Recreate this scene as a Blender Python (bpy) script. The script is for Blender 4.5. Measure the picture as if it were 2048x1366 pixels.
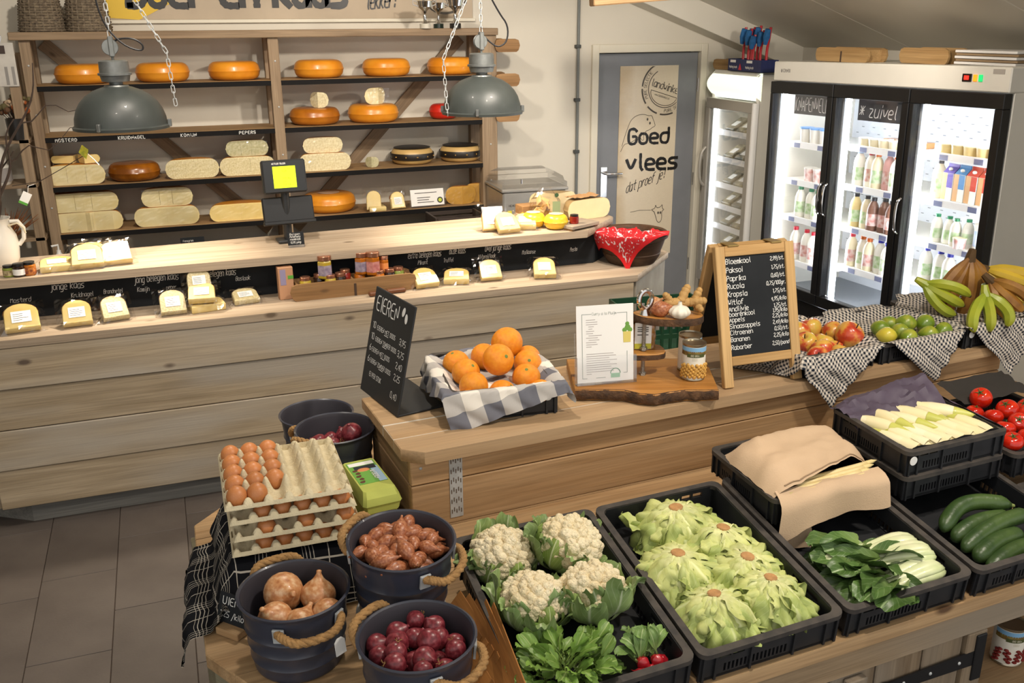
import bpy, bmesh, math, random
from math import sin, cos, pi, radians as rad, sqrt, hypot, atan2
from mathutils import Matrix, Vector, noise as mnoise

for o in list(bpy.data.objects):
    bpy.data.objects.remove(o, do_unlink=True)
SC = bpy.context.scene
COL = SC.collection
rnd = random.Random(7)

# ------------------------------------------------------------------ camera
cd = bpy.data.cameras.new('camera')
cd.sensor_width = 36.0
cd.lens = 1888.0 / 2048.0 * 36.0
cd.clip_start = 0.05
cam = bpy.data.objects.new('camera', cd)
COL.objects.link(cam)
_y, _p, _r = rad(19.92), rad(18.68), rad(-0.40)
_f = Vector((sin(_y) * cos(_p), cos(_y) * cos(_p), -sin(_p)))
_rt = Vector((cos(_y), -sin(_y), 0))
_up = _rt.cross(_f)
_r2 = cos(_r) * _rt + sin(_r) * _up
_u2 = -sin(_r) * _rt + cos(_r) * _up
mw = Matrix((_r2, _u2, -_f)).transposed().to_4x4()
mw.translation = Vector((0, 0, 2.25))
cam.matrix_world = mw
SC.camera = cam
cd.dof.use_dof = False

# ------------------------------------------------------------------ world, lights, exposure
SC.view_settings.view_transform = 'Standard'
SC.view_settings.look = 'None'
SC.view_settings.gamma = 1.0
SC.view_settings.use_curve_mapping = False
SC.view_settings.exposure = 0.55
wd = bpy.data.worlds.new('world')
SC.world = wd
wd.use_nodes = True
bg = wd.node_tree.nodes['Background']
bg.inputs[0].default_value = (1.0, 0.97, 0.93, 1)
bg.inputs[1].default_value = 0.68


def spot(name, loc, target, power, size=80, blend=0.6, radius=0.06, col=(1, 0.86, 0.68)):
    l = bpy.data.lights.new(name, 'SPOT')
    l.energy = power
    l.spot_size = rad(size)
    l.spot_blend = blend
    l.shadow_soft_size = radius
    l.color = col
    o = bpy.data.objects.new(name, l)
    COL.objects.link(o)
    o.location = loc
    d = Vector(target) - Vector(loc)
    o.rotation_euler = d.to_track_quat('-Z', 'Y').to_euler()
    return o


WARM = (1, 0.895, 0.77)
for _n, (_l, _t, _pw, _sz) in enumerate((  # all out of view; those on back wall and cooler are added fill
        ((1.55, 1.25, 3.05), (1.15, 1.9, 0.9), 70, 105),
        ((0.75, 3.1, 3.2), (0.35, 2.2, 1.0), 60, 85),
        ((2.5, 1.6, 2.7), (2.2, 2.2, 1.0), 45, 105),
        ((0.3, 3.9, 3.5), (0.4, 6.5, 1.5), 130, 105),  # this and the next two: fill added to brighten the back wall
        ((1.9, 3.8, 2.9), (2.3, 6.6, 1.5), 110, 115),
        ((3.2, 3.6, 2.45), (3.4, 6.6, 1.3), 45, 125),
        ((-0.5, 2.6, 3.6), (-0.3, 4.5, 0.6), 90, 95),
        ((1.5, 3.2, 3.0), (1.3, 4.6, 0.6), 75, 110),
        ((2.3, 3.5, 2.75), (4.0, 4.7, 1.4), 55, 110))):  # fill added to brighten the cooler's header and side
    spot('ceiling_and_fill_spot', _l, _t, _pw, _sz, 0.8, 0.06, WARM)


# ------------------------------------------------------------------ helpers: colour and material
def lin(c):
    return c / 12.92 if c <= 0.04045 else ((c + 0.055) / 1.055) ** 2.4


def C(r, g=None, b=None):
    if g is None:
        r, g, b = (int(r[i:i + 2], 16) for i in (0, 2, 4))
    return (lin(r / 255), lin(g / 255), lin(b / 255), 1.0)


MATS = {}
ORD = ('first', 'second', 'third', 'fourth', 'fifth', 'sixth', 'seventh', 'eighth', 'ninth')


def nodemat(name):
    m = bpy.data.materials.new(name)
    m.use_nodes = True
    nt = m.node_tree
    b = nt.nodes['Principled BSDF']
    return m, nt, b


def ND(nt, t, **kw):
    n = nt.nodes.new(t)
    for k, v in kw.items():
        setattr(n, k, v)
    return n


def ramp(nt, stops):
    n = nt.nodes.new('ShaderNodeValToRGB')
    e = n.color_ramp.elements
    while len(e) < len(stops):
        e.new(0.5)
    for i, (p, c) in enumerate(stops):
        e[i].position = p
        e[i].color = c
    return n


def mix(nt, fac, a, b, mode='MIX'):
    n = ND(nt, 'ShaderNodeMix', data_type='RGBA', blend_type=mode)
    for s, v in ((0, fac), (6, a), (7, b)):
        if hasattr(v, 'is_output') or hasattr(v, 'links'):
            nt.links.new(v, n.inputs[s])
        else:
            n.inputs[s].default_value = v
    return n.outputs[2]


def mat(name, col, rough=0.5, metal=0.0, var=0.0, vscale=8.0, col2=None, bump=0.0, bscale=60.0, rand=0.0,
        trans=0.0, alpha=1.0, emit=0.0, sss=0.0, coat=0.0, spec=0.5, ecol=None):
    """plain procedural material: base colour, noise variation towards col2, fine bump, per-object tint"""
    if name in MATS:
        return MATS[name]
    m, nt, b = nodemat(name)
    c = C(col) if isinstance(col, str) else col
    b.inputs['Roughness'].default_value = rough
    b.inputs['Metallic'].default_value = metal
    b.inputs['Specular IOR Level'].default_value = spec
    b.inputs['Transmission Weight'].default_value = trans
    b.inputs['Alpha'].default_value = alpha
    b.inputs['Coat Weight'].default_value = coat
    if sss:
        b.inputs['Subsurface Weight'].default_value = sss
        b.inputs['Subsurface Radius'].default_value = (0.02, 0.012, 0.006)
    if emit:
        b.inputs['Emission Color'].default_value = c if ecol is None else C(ecol)
        b.inputs['Emission Strength'].default_value = emit
    b.inputs['Base Color'].default_value = c
    tc = ND(nt, 'ShaderNodeTexCoord')
    out = None
    if var or col2:
        c2 = C(col2) if col2 else tuple(x * (1 - var) for x in c[:3]) + (1,)
        n = ND(nt, 'ShaderNodeTexNoise')
        n.inputs['Scale'].default_value = vscale
        n.inputs['Detail'].default_value = 4
        nt.links.new(tc.outputs['Object'], n.inputs['Vector'])
        r = ramp(nt, [(0.35, c), (0.65, c2)])
        nt.links.new(n.outputs['Fac'], r.inputs['Fac'])
        out = r.outputs['Color']
    if rand:
        oi = ND(nt, 'ShaderNodeObjectInfo')
        mr = ND(nt, 'ShaderNodeMapRange')
        mr.inputs['To Min'].default_value = 1 - rand
        mr.inputs['To Max'].default_value = 1 + rand * 0.5
        nt.links.new(oi.outputs['Random'], mr.inputs['Value'])
        out = mix(nt, 1.0, out if out else c, mr.outputs['Result'], 'MULTIPLY')
    if out:
        nt.links.new(out, b.inputs['Base Color'])
    if bump:
        n = ND(nt, 'ShaderNodeTexNoise')
        n.inputs['Scale'].default_value = bscale
        n.inputs['Detail'].default_value = 3
        nt.links.new(tc.outputs['Object'], n.inputs['Vector'])
        bp = ND(nt, 'ShaderNodeBump')
        bp.inputs['Strength'].default_value = bump
        bp.inputs['Distance'].default_value = 0.01
        nt.links.new(n.outputs['Fac'], bp.inputs['Height'])
        nt.links.new(bp.outputs['Normal'], b.inputs['Normal'])
    MATS[name] = m
    return m


def wood(name, c1, c2, knot='4a3826', axis=0, grain=1.0, rough=0.65, rand=0.12, grey=None, knots=True):
    """sawn timber: grain stretched along the board's own axis, knots, weathered grey patches, per-board tint"""
    if name in MATS:
        return MATS[name]
    m, nt, b = nodemat(name)
    b.inputs['Roughness'].default_value = rough
    b.inputs['Specular IOR Level'].default_value = 0.3
    tc = ND(nt, 'ShaderNodeTexCoord')
    oi = ND(nt, 'ShaderNodeObjectInfo')
    off = ND(nt, 'ShaderNodeVectorMath', operation='SCALE')
    cb = ND(nt, 'ShaderNodeCombineXYZ')
    for i in range(3):
        nt.links.new(oi.outputs['Random'], cb.inputs[i])
    nt.links.new(cb.outputs[0], off.inputs[0])
    off.inputs['Scale'].default_value = 37.0
    add = ND(nt, 'ShaderNodeVectorMath', operation='ADD')
    nt.links.new(tc.outputs['Object'], add.inputs[0])
    nt.links.new(off.outputs[0], add.inputs[1])

    def mapped(s_long, s_cross):
        mp = ND(nt, 'ShaderNodeMapping')
        s = [s_cross * grain] * 3
        s[axis] = s_long * grain
        mp.inputs['Scale'].default_value = s
        nt.links.new(add.outputs[0], mp.inputs['Vector'])
        return mp.outputs[0]
    n1 = ND(nt, 'ShaderNodeTexNoise')
    n1.inputs['Scale'].default_value = 1.0
    n1.inputs['Detail'].default_value = 5
    n1.inputs['Distortion'].default_value = 0.6
    nt.links.new(mapped(1.3, 22), n1.inputs['Vector'])
    r1 = ramp(nt, [(0.3, C(c1)), (0.7, C(c2))])
    nt.links.new(n1.outputs['Fac'], r1.inputs['Fac'])
    col = r1.outputs['Color']
    n2 = ND(nt, 'ShaderNodeTexNoise')
    n2.inputs['Scale'].default_value = 1.0
    n2.inputs['Detail'].default_value = 3
    nt.links.new(mapped(4, 160), n2.inputs['Vector'])
    r2 = ramp(nt, [(0.35, (0.72, 0.72, 0.72, 1)), (0.6, (1.06, 1.06, 1.06, 1))])
    nt.links.new(n2.outputs['Fac'], r2.inputs['Fac'])
    col = mix(nt, 0.6, col, r2.outputs['Color'], 'MULTIPLY')
    if grey:
        n3 = ND(nt, 'ShaderNodeTexNoise')
        n3.inputs['Scale'].default_value = 1.0
        n3.inputs['Detail'].default_value = 2
        nt.links.new(mapped(0.9, 4), n3.inputs['Vector'])
        r3 = ramp(nt, [(0.42, (0, 0, 0, 1)), (0.62, (0.75, 0.75, 0.75, 1))])
        nt.links.new(n3.outputs['Fac'], r3.inputs['Fac'])
        col = mix(nt, r3.outputs['Color'], col, C(grey))
    if knots:
        v = ND(nt, 'ShaderNodeTexVoronoi')
        v.inputs['Scale'].default_value = 1.0
        nt.links.new(mapped(2.6, 5.5), v.inputs['Vector'])
        r4 = ramp(nt, [(0.045, (1, 1, 1, 1)), (0.10, (0, 0, 0, 1))])
        nt.links.new(v.outputs['Distance'], r4.inputs['Fac'])
        col = mix(nt, r4.outputs['Color'], col, C(knot))
    mr = ND(nt, 'ShaderNodeMapRange')
    mr.inputs['To Min'].default_value = 1 - rand
    mr.inputs['To Max'].default_value = 1 + rand
    nt.links.new(oi.outputs['Random'], mr.inputs['Value'])
    col = mix(nt, 1.0, col, mr.outputs['Result'], 'MULTIPLY')
    nt.links.new(col, b.inputs['Base Color'])
    bp = ND(nt, 'ShaderNodeBump')
    bp.inputs['Strength'].default_value = 0.25
    bp.inputs['Distance'].default_value = 0.002
    nt.links.new(n2.outputs['Fac'], bp.inputs['Height'])
    nt.links.new(bp.outputs['Normal'], b.inputs['Normal'])
    MATS[name] = m
    return m


def glassmat(name, tint=(1, 1, 1, 1), gloss=0.08, rough=0.02):
    """thin clear sheet: transparent with a fresnel-weighted reflection"""
    if name in MATS:
        return MATS[name]
    m, nt, b = nodemat(name)
    nt.nodes.remove(b)
    out = nt.nodes['Material Output']
    t = ND(nt, 'ShaderNodeBsdfTransparent')
    t.inputs[0].default_value = tint
    g = ND(nt, 'ShaderNodeBsdfGlossy')
    g.inputs['Roughness'].default_value = rough
    lw = ND(nt, 'ShaderNodeLayerWeight')
    lw.inputs[0].default_value = 0.15
    mr = ND(nt, 'ShaderNodeMapRange')
    mr.inputs['To Min'].default_value = gloss
    mr.inputs['To Max'].default_value = 0.7
    nt.links.new(lw.outputs['Fresnel'], mr.inputs['Value'])
    ms = ND(nt, 'ShaderNodeMixShader')
    nt.links.new(mr.outputs['Result'], ms.inputs[0])
    nt.links.new(t.outputs[0], ms.inputs[1])
    nt.links.new(g.outputs[0], ms.inputs[2])
    nt.links.new(ms.outputs[0], out.inputs[0])
    MATS[name] = m
    return m


def gingham(name, c_light, c_dark, cell, mid=0.5, rough=0.9, thin=None):
    """woven check from the cloth's own UVs (in metres): dark bands crossing both ways"""
    if name in MATS:
        return MATS[name]
    m, nt, b = nodemat(name)
    b.inputs['Roughness'].default_value = rough
    b.inputs['Specular IOR Level'].default_value = 0.1
    uv = ND(nt, 'ShaderNodeUVMap')
    sp = ND(nt, 'ShaderNodeSeparateXYZ')
    nt.links.new(uv.outputs[0], sp.inputs[0])

    def band(i):
        d = ND(nt, 'ShaderNodeMath', operation='DIVIDE')
        d.inputs[1].default_value = cell * 2
        nt.links.new(sp.outputs[i], d.inputs[0])
        f = ND(nt, 'ShaderNodeMath', operation='FRACT')
        nt.links.new(d.outputs[0], f.inputs[0])
        g = ND(nt, 'ShaderNodeMath', operation='LESS_THAN')
        g.inputs[1].default_value = mid if thin is None else thin
        nt.links.new(f.outputs[0], g.inputs[0])
        return g.outputs[0]
    a = ND(nt, 'ShaderNodeMath', operation='ADD' if thin is None else 'MAXIMUM')
    nt.links.new(band(0), a.inputs[0])
    nt.links.new(band(1), a.inputs[1])
    h = ND(nt, 'ShaderNodeMath', operation='MULTIPLY')
    h.inputs[1].default_value = 0.5 if thin is None else 1.0
    nt.links.new(a.outputs[0], h.inputs[0])
    nt.links.new(mix(nt, h.outputs[0], C(c_light), C(c_dark)), b.inputs['Base Color'])
    MATS[name] = m
    return m


# ------------------------------------------------------------------ helpers: geometry
class G:
    def __init__(s):
        s.v, s.f, s.uv = [], [], None

    def add(s, vs, fs, M=None):
        o = len(s.v)
        if M is not None:
            vs = [M @ Vector(v) for v in vs]
        s.v += [tuple(v) for v in vs]
        s.f += [tuple(i + o for i in f) for f in fs]
        return s

    def box(s, x0, x1, y0, y1, z0, z1, c=0.0, M=None):
        if c <= 0:
            vs = [(x, y, z) for x in (x0, x1) for y in (y0, y1) for z in (z0, z1)]
            return s.add(vs, [(0, 1, 3, 2), (4, 6, 7, 5), (0, 4, 5, 1), (2, 3, 7, 6), (0, 2, 6, 4), (1, 5, 7, 3)], M)
        c = min(c, (x1 - x0) / 2.1, (y1 - y0) / 2.1, (z1 - z0) / 2.1)
        vs, idx = [], {}
        for ix, x in enumerate((x0, x1)):
            for iy, y in enumerate((y0, y1)):
                for iz, z in enumerate((z0, z1)):
                    for ax in range(3):
                        p = [x, y, z]
                        for k, (q, i) in enumerate(((c, ix), (c, iy), (c, iz))):
                            if k != ax:
                                p[k] += q if i == 0 else -q
                        idx[ix, iy, iz, ax] = len(vs)
                        vs.append(tuple(p))
        fs = []
        for ax in range(3):
            o1, o2 = (ax + 1) % 3, (ax + 2) % 3
            for sd in (0, 1):
                q = []
                for a, b_ in ((0, 0), (1, 0), (1, 1), (0, 1)):
                    k = [0, 0, 0]
                    k[ax], k[o1], k[o2] = sd, a, b_
                    q.append(idx[k[0], k[1], k[2], ax])
                fs.append(tuple(q if sd else q[::-1]))
        for ax in range(3):
            o1, o2 = (ax + 1) % 3, (ax + 2) % 3
            for a in (0, 1):
                for b_ in (0, 1):
                    k0, k1 = [0] * 3, [0] * 3
                    k0[ax], k1[ax] = 0, 1
                    k0[o1] = k1[o1] = a
                    k0[o2] = k1[o2] = b_
                    q = (idx[(*k0, o1)], idx[(*k1, o1)], idx[(*k1, o2)], idx[(*k0, o2)])
                    fs.append(q if a == b_ else q[::-1])
        for ix in (0, 1):
            for iy in (0, 1):
                for iz in (0, 1):
                    q = tuple(idx[ix, iy, iz, a] for a in range(3))
                    fs.append(q if (ix + iy + iz) % 2 else q[::-1])
        return s.add(vs, fs, M)

    def lathe(s, prof, n=24, M=None, a0=0.0, a1=2 * pi, capends=True):
        full = abs(a1 - a0 - 2 * pi) < 1e-6
        m = n if full else n + 1
        k = len(prof)
        vs = [(r * cos(a0 + (a1 - a0) * i / n), r * sin(a0 + (a1 - a0) * i / n), z) for i in range(m) for r, z in prof]
        fs = []
        for i in range(n):
            j = (i + 1) % m
            for t in range(k - 1):
                fs.append((i * k + t, j * k + t, j * k + t + 1, i * k + t + 1))
        if not full and capends:
            fs.append(tuple(range(k - 1, -1, -1))[::-1] if False else tuple(range(k)))
            fs.append(tuple((m - 1) * k + t for t in range(k - 1, -1, -1)))
        return s.add(vs, fs, M)

    def tube(s, pts, r, n=8, M=None, closed=False, flat=1.0):
        pts = [Vector(p) for p in pts]
        k = len(pts)
        rr = r if isinstance(r, (list, tuple)) else [r] * k
        vs, fs = [], []
        up = Vector((0, 0, 1))
        t0 = (pts[1] - pts[0]).normalized()
        if abs(t0.dot(up)) > 0.9:
            up = Vector((0, 1, 0))
        u = (up - t0 * up.dot(t0)).normalized()
        for i in range(k):
            a = pts[(i - 1) % k] if (closed or i) else pts[0]
            b = pts[(i + 1) % k] if (closed or i < k - 1) else pts[-1]
            t = (b - a)
            t = t.normalized() if t.length > 1e-9 else t0
            u = u - t * u.dot(t)
            u = u.normalized() if u.length > 1e-6 else t.orthogonal().normalized()
            w = t.cross(u)
            for q in range(n):
                an = 2 * pi * q / n
                vs.append(pts[i] + u * (cos(an) * rr[i] * flat) + w * (sin(an) * rr[i]))
        for i in range(k if closed else k - 1):
            j = (i + 1) % k
            for q in range(n):
                p = (q + 1) % n
                fs.append((i * n + q, i * n + p, j * n + p, j * n + q))
        if not closed:
            fs.append(tuple(range(n))[::-1])
            fs.append(tuple((k - 1) * n + q for q in range(n)))
        return s.add(vs, fs, M)

    def ball(s, c, r, nu=12, nv=8, M=None):
        r = (r, r, r) if not isinstance(r, (tuple, list)) else r
        prof = [(max(1e-5, sin(pi * i / nv)), -cos(pi * i / nv)) for i in range(nv + 1)]
        T = Matrix.Translation(Vector(c)) @ Matrix.Diagonal((*r, 1))
        return s.lathe(prof, nu, (M @ T) if M is not None else T)

    def prism(s, poly, z0, z1, M=None, c=0.0):
        n = len(poly)
        if c:
            cx = sum(p[0] for p in poly) / n
            cy = sum(p[1] for p in poly) / n

            def ins(p):
                d = hypot(p[0] - cx, p[1] - cy)
                return (cx + (p[0] - cx) * (1 - c / d), cy + (p[1] - cy) * (1 - c / d))
            sm = [ins(p) for p in poly]
            L = [(sm, z0), (poly, z0 + c), (poly, z1 - c), (sm, z1)]
        else:
            L = [(poly, z0), (poly, z1)]
        vs = [(p[0], p[1], z) for P, z in L for p in P]
        fs = [tuple(range(n))[::-1], tuple((len(L) - 1) * n + i for i in range(n))]
        for l in range(len(L) - 1):
            for i in range(n):
                j = (i + 1) % n
                fs.append((l * n + i, l * n + j, (l + 1) * n + j, (l + 1) * n + i))
        return s.add(vs, fs, M)

    def grid(s, fn, nu, nv, M=None, uvfn=None):
        vs = [fn(i / nu, j / nv) for j in range(nv + 1) for i in range(nu + 1)]
        fs = [(j * (nu + 1) + i, j * (nu + 1) + i + 1, (j + 1) * (nu + 1) + i + 1, (j + 1) * (nu + 1) + i)
              for j in range(nv) for i in range(nu)]
        if uvfn:
            s.uv = [uvfn(i / nu, j / nv) for j in range(nv + 1) for i in range(nu + 1)]
        return s.add(vs, fs, M)

    def mesh(s, name, m=None, smooth=40):
        me = bpy.data.meshes.new(name)
        me.from_pydata(s.v, [], s.f)
        if s.uv:
            l = me.uv_layers.new(name='UVMap')
            for lp in me.loops:
                l.data[lp.index].uv = s.uv[lp.vertex_index]
        if smooth:
            me.polygons.foreach_set('use_smooth', [True] * len(me.polygons))
            if smooth < 180:
                me.set_sharp_from_angle(angle=rad(smooth))
        if m:
            me.materials.append(m)
        me.update()
        return me

    def obj(s, name, m, parent=None, loc=None, rot=None, smooth=40, label=None):
        return mobj(name, s.mesh(name, m, smooth), parent, loc, rot, label)


def mobj(name, me, parent=None, loc=None, rot=None, label=None):
    o = bpy.data.objects.new(name, me)
    COL.objects.link(o)
    if parent:
        o.parent = parent
    if loc:
        o.location = loc
    if rot:
        o.rotation_euler = rot
    if label:
        o['label'] = label
    return o


def tag(o, label, cat, group=None):
    o['label'] = label
    o['category'] = cat
    if group:
        o['group'] = group
    return o


def thing(name, label, cat, loc=(0, 0, 0), rz=0.0, group=None, rot=None):
    o = bpy.data.objects.new(name, None)
    COL.objects.link(o)
    o.empty_display_size = 0.05
    o.location = loc
    o.rotation_euler = rot if rot else (0, 0, rz)
    return tag(o, label, cat, group)


def dup(root, label=None, loc=None, rz=None, rot=None, scale=None, group=None, name=None):
    r = root.copy()
    COL.objects.link(r)
    if name:
        r.name = name
    if loc:
        r.location = loc
    if rz is not None:
        r.rotation_euler = (0, 0, rz)
    if rot:
        r.rotation_euler = rot
    if scale:
        r.scale = (scale,) * 3 if not isinstance(scale, tuple) else scale
    if label:
        r['label'] = label
    if group:
        r['group'] = group
    for ch in list(root.children):
        c = ch.copy()
        COL.objects.link(c)
        c.parent = r
        for g in list(ch.children):
            d = g.copy()
            COL.objects.link(d)
            d.parent = c
    return r


def struct(o):
    o['kind'] = 'structure'
    return o


def TR(x=0, y=0, z=0):
    return Matrix.Translation((x, y, z))


def RX(a):
    return Matrix.Rotation(a, 4, 'X')


def RY(a):
    return Matrix.Rotation(a, 4, 'Y')


def RZ(a):
    return Matrix.Rotation(a, 4, 'Z')


def SCL(x, y=None, z=None):
    return Matrix.Diagonal((x, x if y is None else y, x if z is None else z, 1))


def nz(p, s=1.0):
    return mnoise.noise(Vector(p) * s)


def chaikin(pts, n=1, closed=False):
    for _ in range(n):
        q = [] if closed else [pts[0]]
        m = len(pts)
        for i in range(m if closed else m - 1):
            a, b = Vector(pts[i]), Vector(pts[(i + 1) % m])
            q += [a * 0.75 + b * 0.25, a * 0.25 + b * 0.75]
        if not closed:
            q.append(pts[-1])
        pts = q
    return pts


# ------------------------------------------------------------------ single-stroke handwriting
FONT = {}
for _l in '''a 461605031232430|4642;b 0802324345360605;c 4616050312 42;d 484212030516 46;e 04444536160503 1242;f 48281712|0636
g 46160503124246|46413000;h 0802|0516364542;i 1612|1817;j 26211000|2827;k 0802|460442;l 181322;m 0602|05162622|25364642
n 0602|0516364542;o 160503123243453616;p 0600|063645433202;q 461605031242|4640;r 0602|041636;s 4616051434433202;t 28233242|0646
u 060312324346|4642;v 062246;w 0612243246;x 0642|4602;y 0623|461000;z 06460242;A 022842|1434;B 02083847463505|3544433202
C 47381807031232 43;D 020828464422 02;E 48080242|0535;F 480802|0535;G 473818070312324345 25;H 0802|4842|0545;I 1812;J 3833221203
K 0802|480542;L 080242;M 0208254842;N 02084248;O 180703123243473818;P 02083847463505;R 02083847463505|2542;S 473818070615354443321203
T 0848|2822;U 080312324348;V 082248;W 0812253248;X 0842|4802;Y 082548|2522;Z 08480242;0 180703123243473818;1 072822;2 071838474602 42
3 071838474635 15|354443321203;4 32380444;5 48080535444332 02;6 38050312324344 3505;7 084812;8 180706154443321203041546473818
9 420 ;, 13 01;. 1213;/ 0048;! 2824|2322;- 0545;: 1615|1312;' 1816;* 0545|2723|0743|4703;+ 0545|2723;( 280503 20'''.replace('\n', ';').split(';'):
    _k, _v = _l[0], _l[2:].replace(' ', '')
    FONT[_k] = [[(int(a[i]), int(a[i + 1])) for i in range(0, len(a) - 1, 2)] for a in _v.split('|')]
FONT['9'] = [[(4, 6), (3, 5), (1, 5), (0, 6), (0, 7), (1, 8), (3, 8), (4, 7), (4, 5), (1, 2)]]
FONT['8'] = [[(1, 8), (0, 7), (0, 6), (1, 5), (3, 5), (4, 4), (4, 3), (3, 2), (1, 2), (0, 3), (0, 4), (1, 5)],
             [(3, 5), (4, 6), (4, 7), (3, 8), (1, 8)]]
FONT['a'] = [[(4, 6), (1, 6), (0, 5), (0, 3), (1, 2), (3, 2), (4, 4)], [(4, 6), (4, 2)]]
FONT['g'] = [[(4, 6), (1, 6), (0, 5), (0, 3), (1, 2), (3, 2), (4, 4)], [(4, 6), (4, 1), (3, 0), (0, 0)]]


def ink(g, text, x, y, cap, w=0.1, M=None, slant=0.0, jit=0.0, track=1.0, bold=None, curve=None, rs=None):
    """stroke lettering as thin flat ribbons in the local XY plane; cap = capital height, w = stroke width / cap"""
    rs = rs or random.Random(hash(text) % 1000 if False else len(text) * 31 + int(abs(x) * 1000))
    u = cap / 6.0
    hw = cap * w * 0.5
    cx = x
    ws = min(1.0, track * 1.05)
    for ch in text:
        if ch == ' ':
            cx += u * 3.6 * track
            continue
        st = FONT.get(ch) or FONT.get(ch.lower()) or []
        wid = max([p[0] for a in st for p in a] + [1])
        dy = rs.uniform(-jit, jit) * cap
        for a in st:
            pts = [Vector((cx + p[0] * u * 0.92 * ws + slant * (p[1] - 2) * u, y + (p[1] - 2) * u + dy, 0)) for p in a]
            if len(pts) > 2:
                pts = chaikin(pts, 2)
            if len(pts) < 2:
                continue
            vs, n = [], len(pts)
            for i, p in enumerate(pts):
                t = pts[min(i + 1, n - 1)] - pts[max(i - 1, 0)]
                t = t.normalized() if t.length > 1e-9 else Vector((1, 0, 0))
                nn = Vector((-t.y, t.x, 0)) * hw * rs.uniform(0.85, 1.15)
                if i == 0:
                    p = p - t * hw * 0.6
                if i == n - 1:
                    p = p + t * hw * 0.6
                vs += [p + nn, p - nn]
            if curve:
                vs = [Vector(curve(v.x, v.y)) for v in vs]
            g.add(vs, [(2 * i + 1, 2 * i + 3, 2 * i + 2, 2 * i) for i in range(n - 1)], M)
        cx += (wid * 0.92 + 1.5) * u * track
    return cx


def inkw(text, cap, track=1.0):
    w = 0
    for ch in text:
        st = FONT.get(ch) or FONT.get(ch.lower()) or []
        w += cap / 6 * 3.6 * track if ch == ' ' else (max([p[0] for a in st for p in a] + [1]) * 0.92 + 1.5) * cap / 6 * track
    return w


def face_m(o, right, up):
    """matrix placing local XY lettering on a plane through o"""
    r, u = Vector(right).normalized(), Vector(up).normalized()
    n = r.cross(u)
    m = Matrix((r, u, n)).transposed().to_4x4()
    m.translation = Vector(o)
    return m
# ------------------------------------------------------------------ shared materials
W_COUNTER = wood('weathered_scaffold_wood', 'b3a288', '96856b', knot='5d5044', grey='a8a196', rand=0.10)
W_TOP = wood('pale_scaffold_wood', 'b5a48f', '9c8a74', knot='6b5b4a', rand=0.06)
W_ISLAND = wood('warm_pine_board', 'b8976f', '9a7851', knot='5e432c', rand=0.10)
W_ISLTOP = wood('pine_top_board', 'b99a73', '9c7d5a', knot='5f4530', rand=0.08, grey='a88f70')
W_RACK = wood('rack_wood', '9c866b', '7d6851', rand=0.08)
W_RACKZ = wood('rack_wood_upright', '9f8a70', '816c55', axis=2, rand=0.08)
W_OLD = wood('old_crate_wood', '9a7750', '7a5935', rand=0.1)
W_BARN = wood('barn_door_wood', '8b7a63', '66543f', axis=2, grey='847a6c', rand=0.15)
W_FRAME = wood('light_oak', 'c39e6a', 'ab844f', rand=0.05, knots=True)
W_FRAMEZ = wood('light_oak_upright', 'c8a673', 'b08b58', axis=2, rand=0.05)
WHITE_WALL = mat('white_wall_paint', 'd3cdbf', 0.8, var=0.05, vscale=1.5)
CEIL = mat('glossy_ceiling_panel', 'c9c4b6', 0.35, var=0.05, vscale=2)
BLACKBOARD = mat('blackboard_paint', '1b1e21', 0.8, var=0.25, vscale=5, col2='24272a', spec=0.25)
CHALK = mat('white_chalk', 'e4e4e0', 0.9)
BLACKSTRIP = mat('black_shelf_strip', '0f0d0d', 0.7, spec=0.2)
STEEL = mat('brushed_steel', 'b5b2ac', 0.35, metal=0.55, var=0.1)
GALV = mat('galvanised_steel', 'bfc3c3', 0.45, metal=0.2, var=0.25, vscale=25)
CHROME = mat('chrome', 'd9d9d9', 0.12, metal=1.0)
BLACKPL = mat('black_plastic', '151618', 0.45, var=0.2, vscale=20)
WHITEPL = mat('white_plastic', 'e6e5e1', 0.4)
PAPER = mat('white_paper', 'efeeea', 0.8)
FILM = glassmat('clear_film', gloss=0.10, rough=0.12)
GLASS = glassmat('clear_glass', gloss=0.05, rough=0.01)
ACRYL = glassmat('clear_acrylic', gloss=0.08, rough=0.03)

# ------------------------------------------------------------------ room
TILE = mat('brown_grey_floor_tile', '625a54', 0.55, var=0.3, vscale=4, col2='564e49', rand=0.12, bump=0.05, bscale=90)
GROUT = mat('dark_grout', '4b3f36', 0.9)
fl = struct(G().box(-2.6, 4.75, -1.5, 6.65, -0.1, -0.006).obj('floor', GROUT))
tm = {}
offs = {-3: 0.25, -2: 0.37, -1: 0.04, 0: 0.17, 1: 0.40, 2: 0.1}
for ci in range(-3, 3):
    x0 = -0.405 + 0.3 * ci + (0.0 if ci else 0.0)
    for k in range(3, 9):
        y0 = 0.6 * k + offs[ci]
        if y0 + 0.6 < 2.3 or y0 > 4.7:
            continue
        if 'a' not in tm:
            tm['a'] = G().box(0.0015, 0.2985, 0.0015, 0.5985, -0.0055, 0.0, 0.0012).mesh('tile', TILE)
        mobj('tile', tm['a'], fl, (x0 + 0.3, y0, 0))
FARFL = mat('far_floor', '5d5550', 0.55, var=0.25, vscale=3)
for bx_ in ((-2.6, -1.01, -1.5, 6.65), (0.8, 4.75, -1.5, 6.65), (-1.0, 0.79, 5.9, 6.65), (-1.0, 0.79, -1.5, 1.7)):
    G().box(bx_[0], bx_[1], bx_[2], bx_[3], -0.0055, -0.0005).obj('floor_covering', FARFL, fl)

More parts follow.
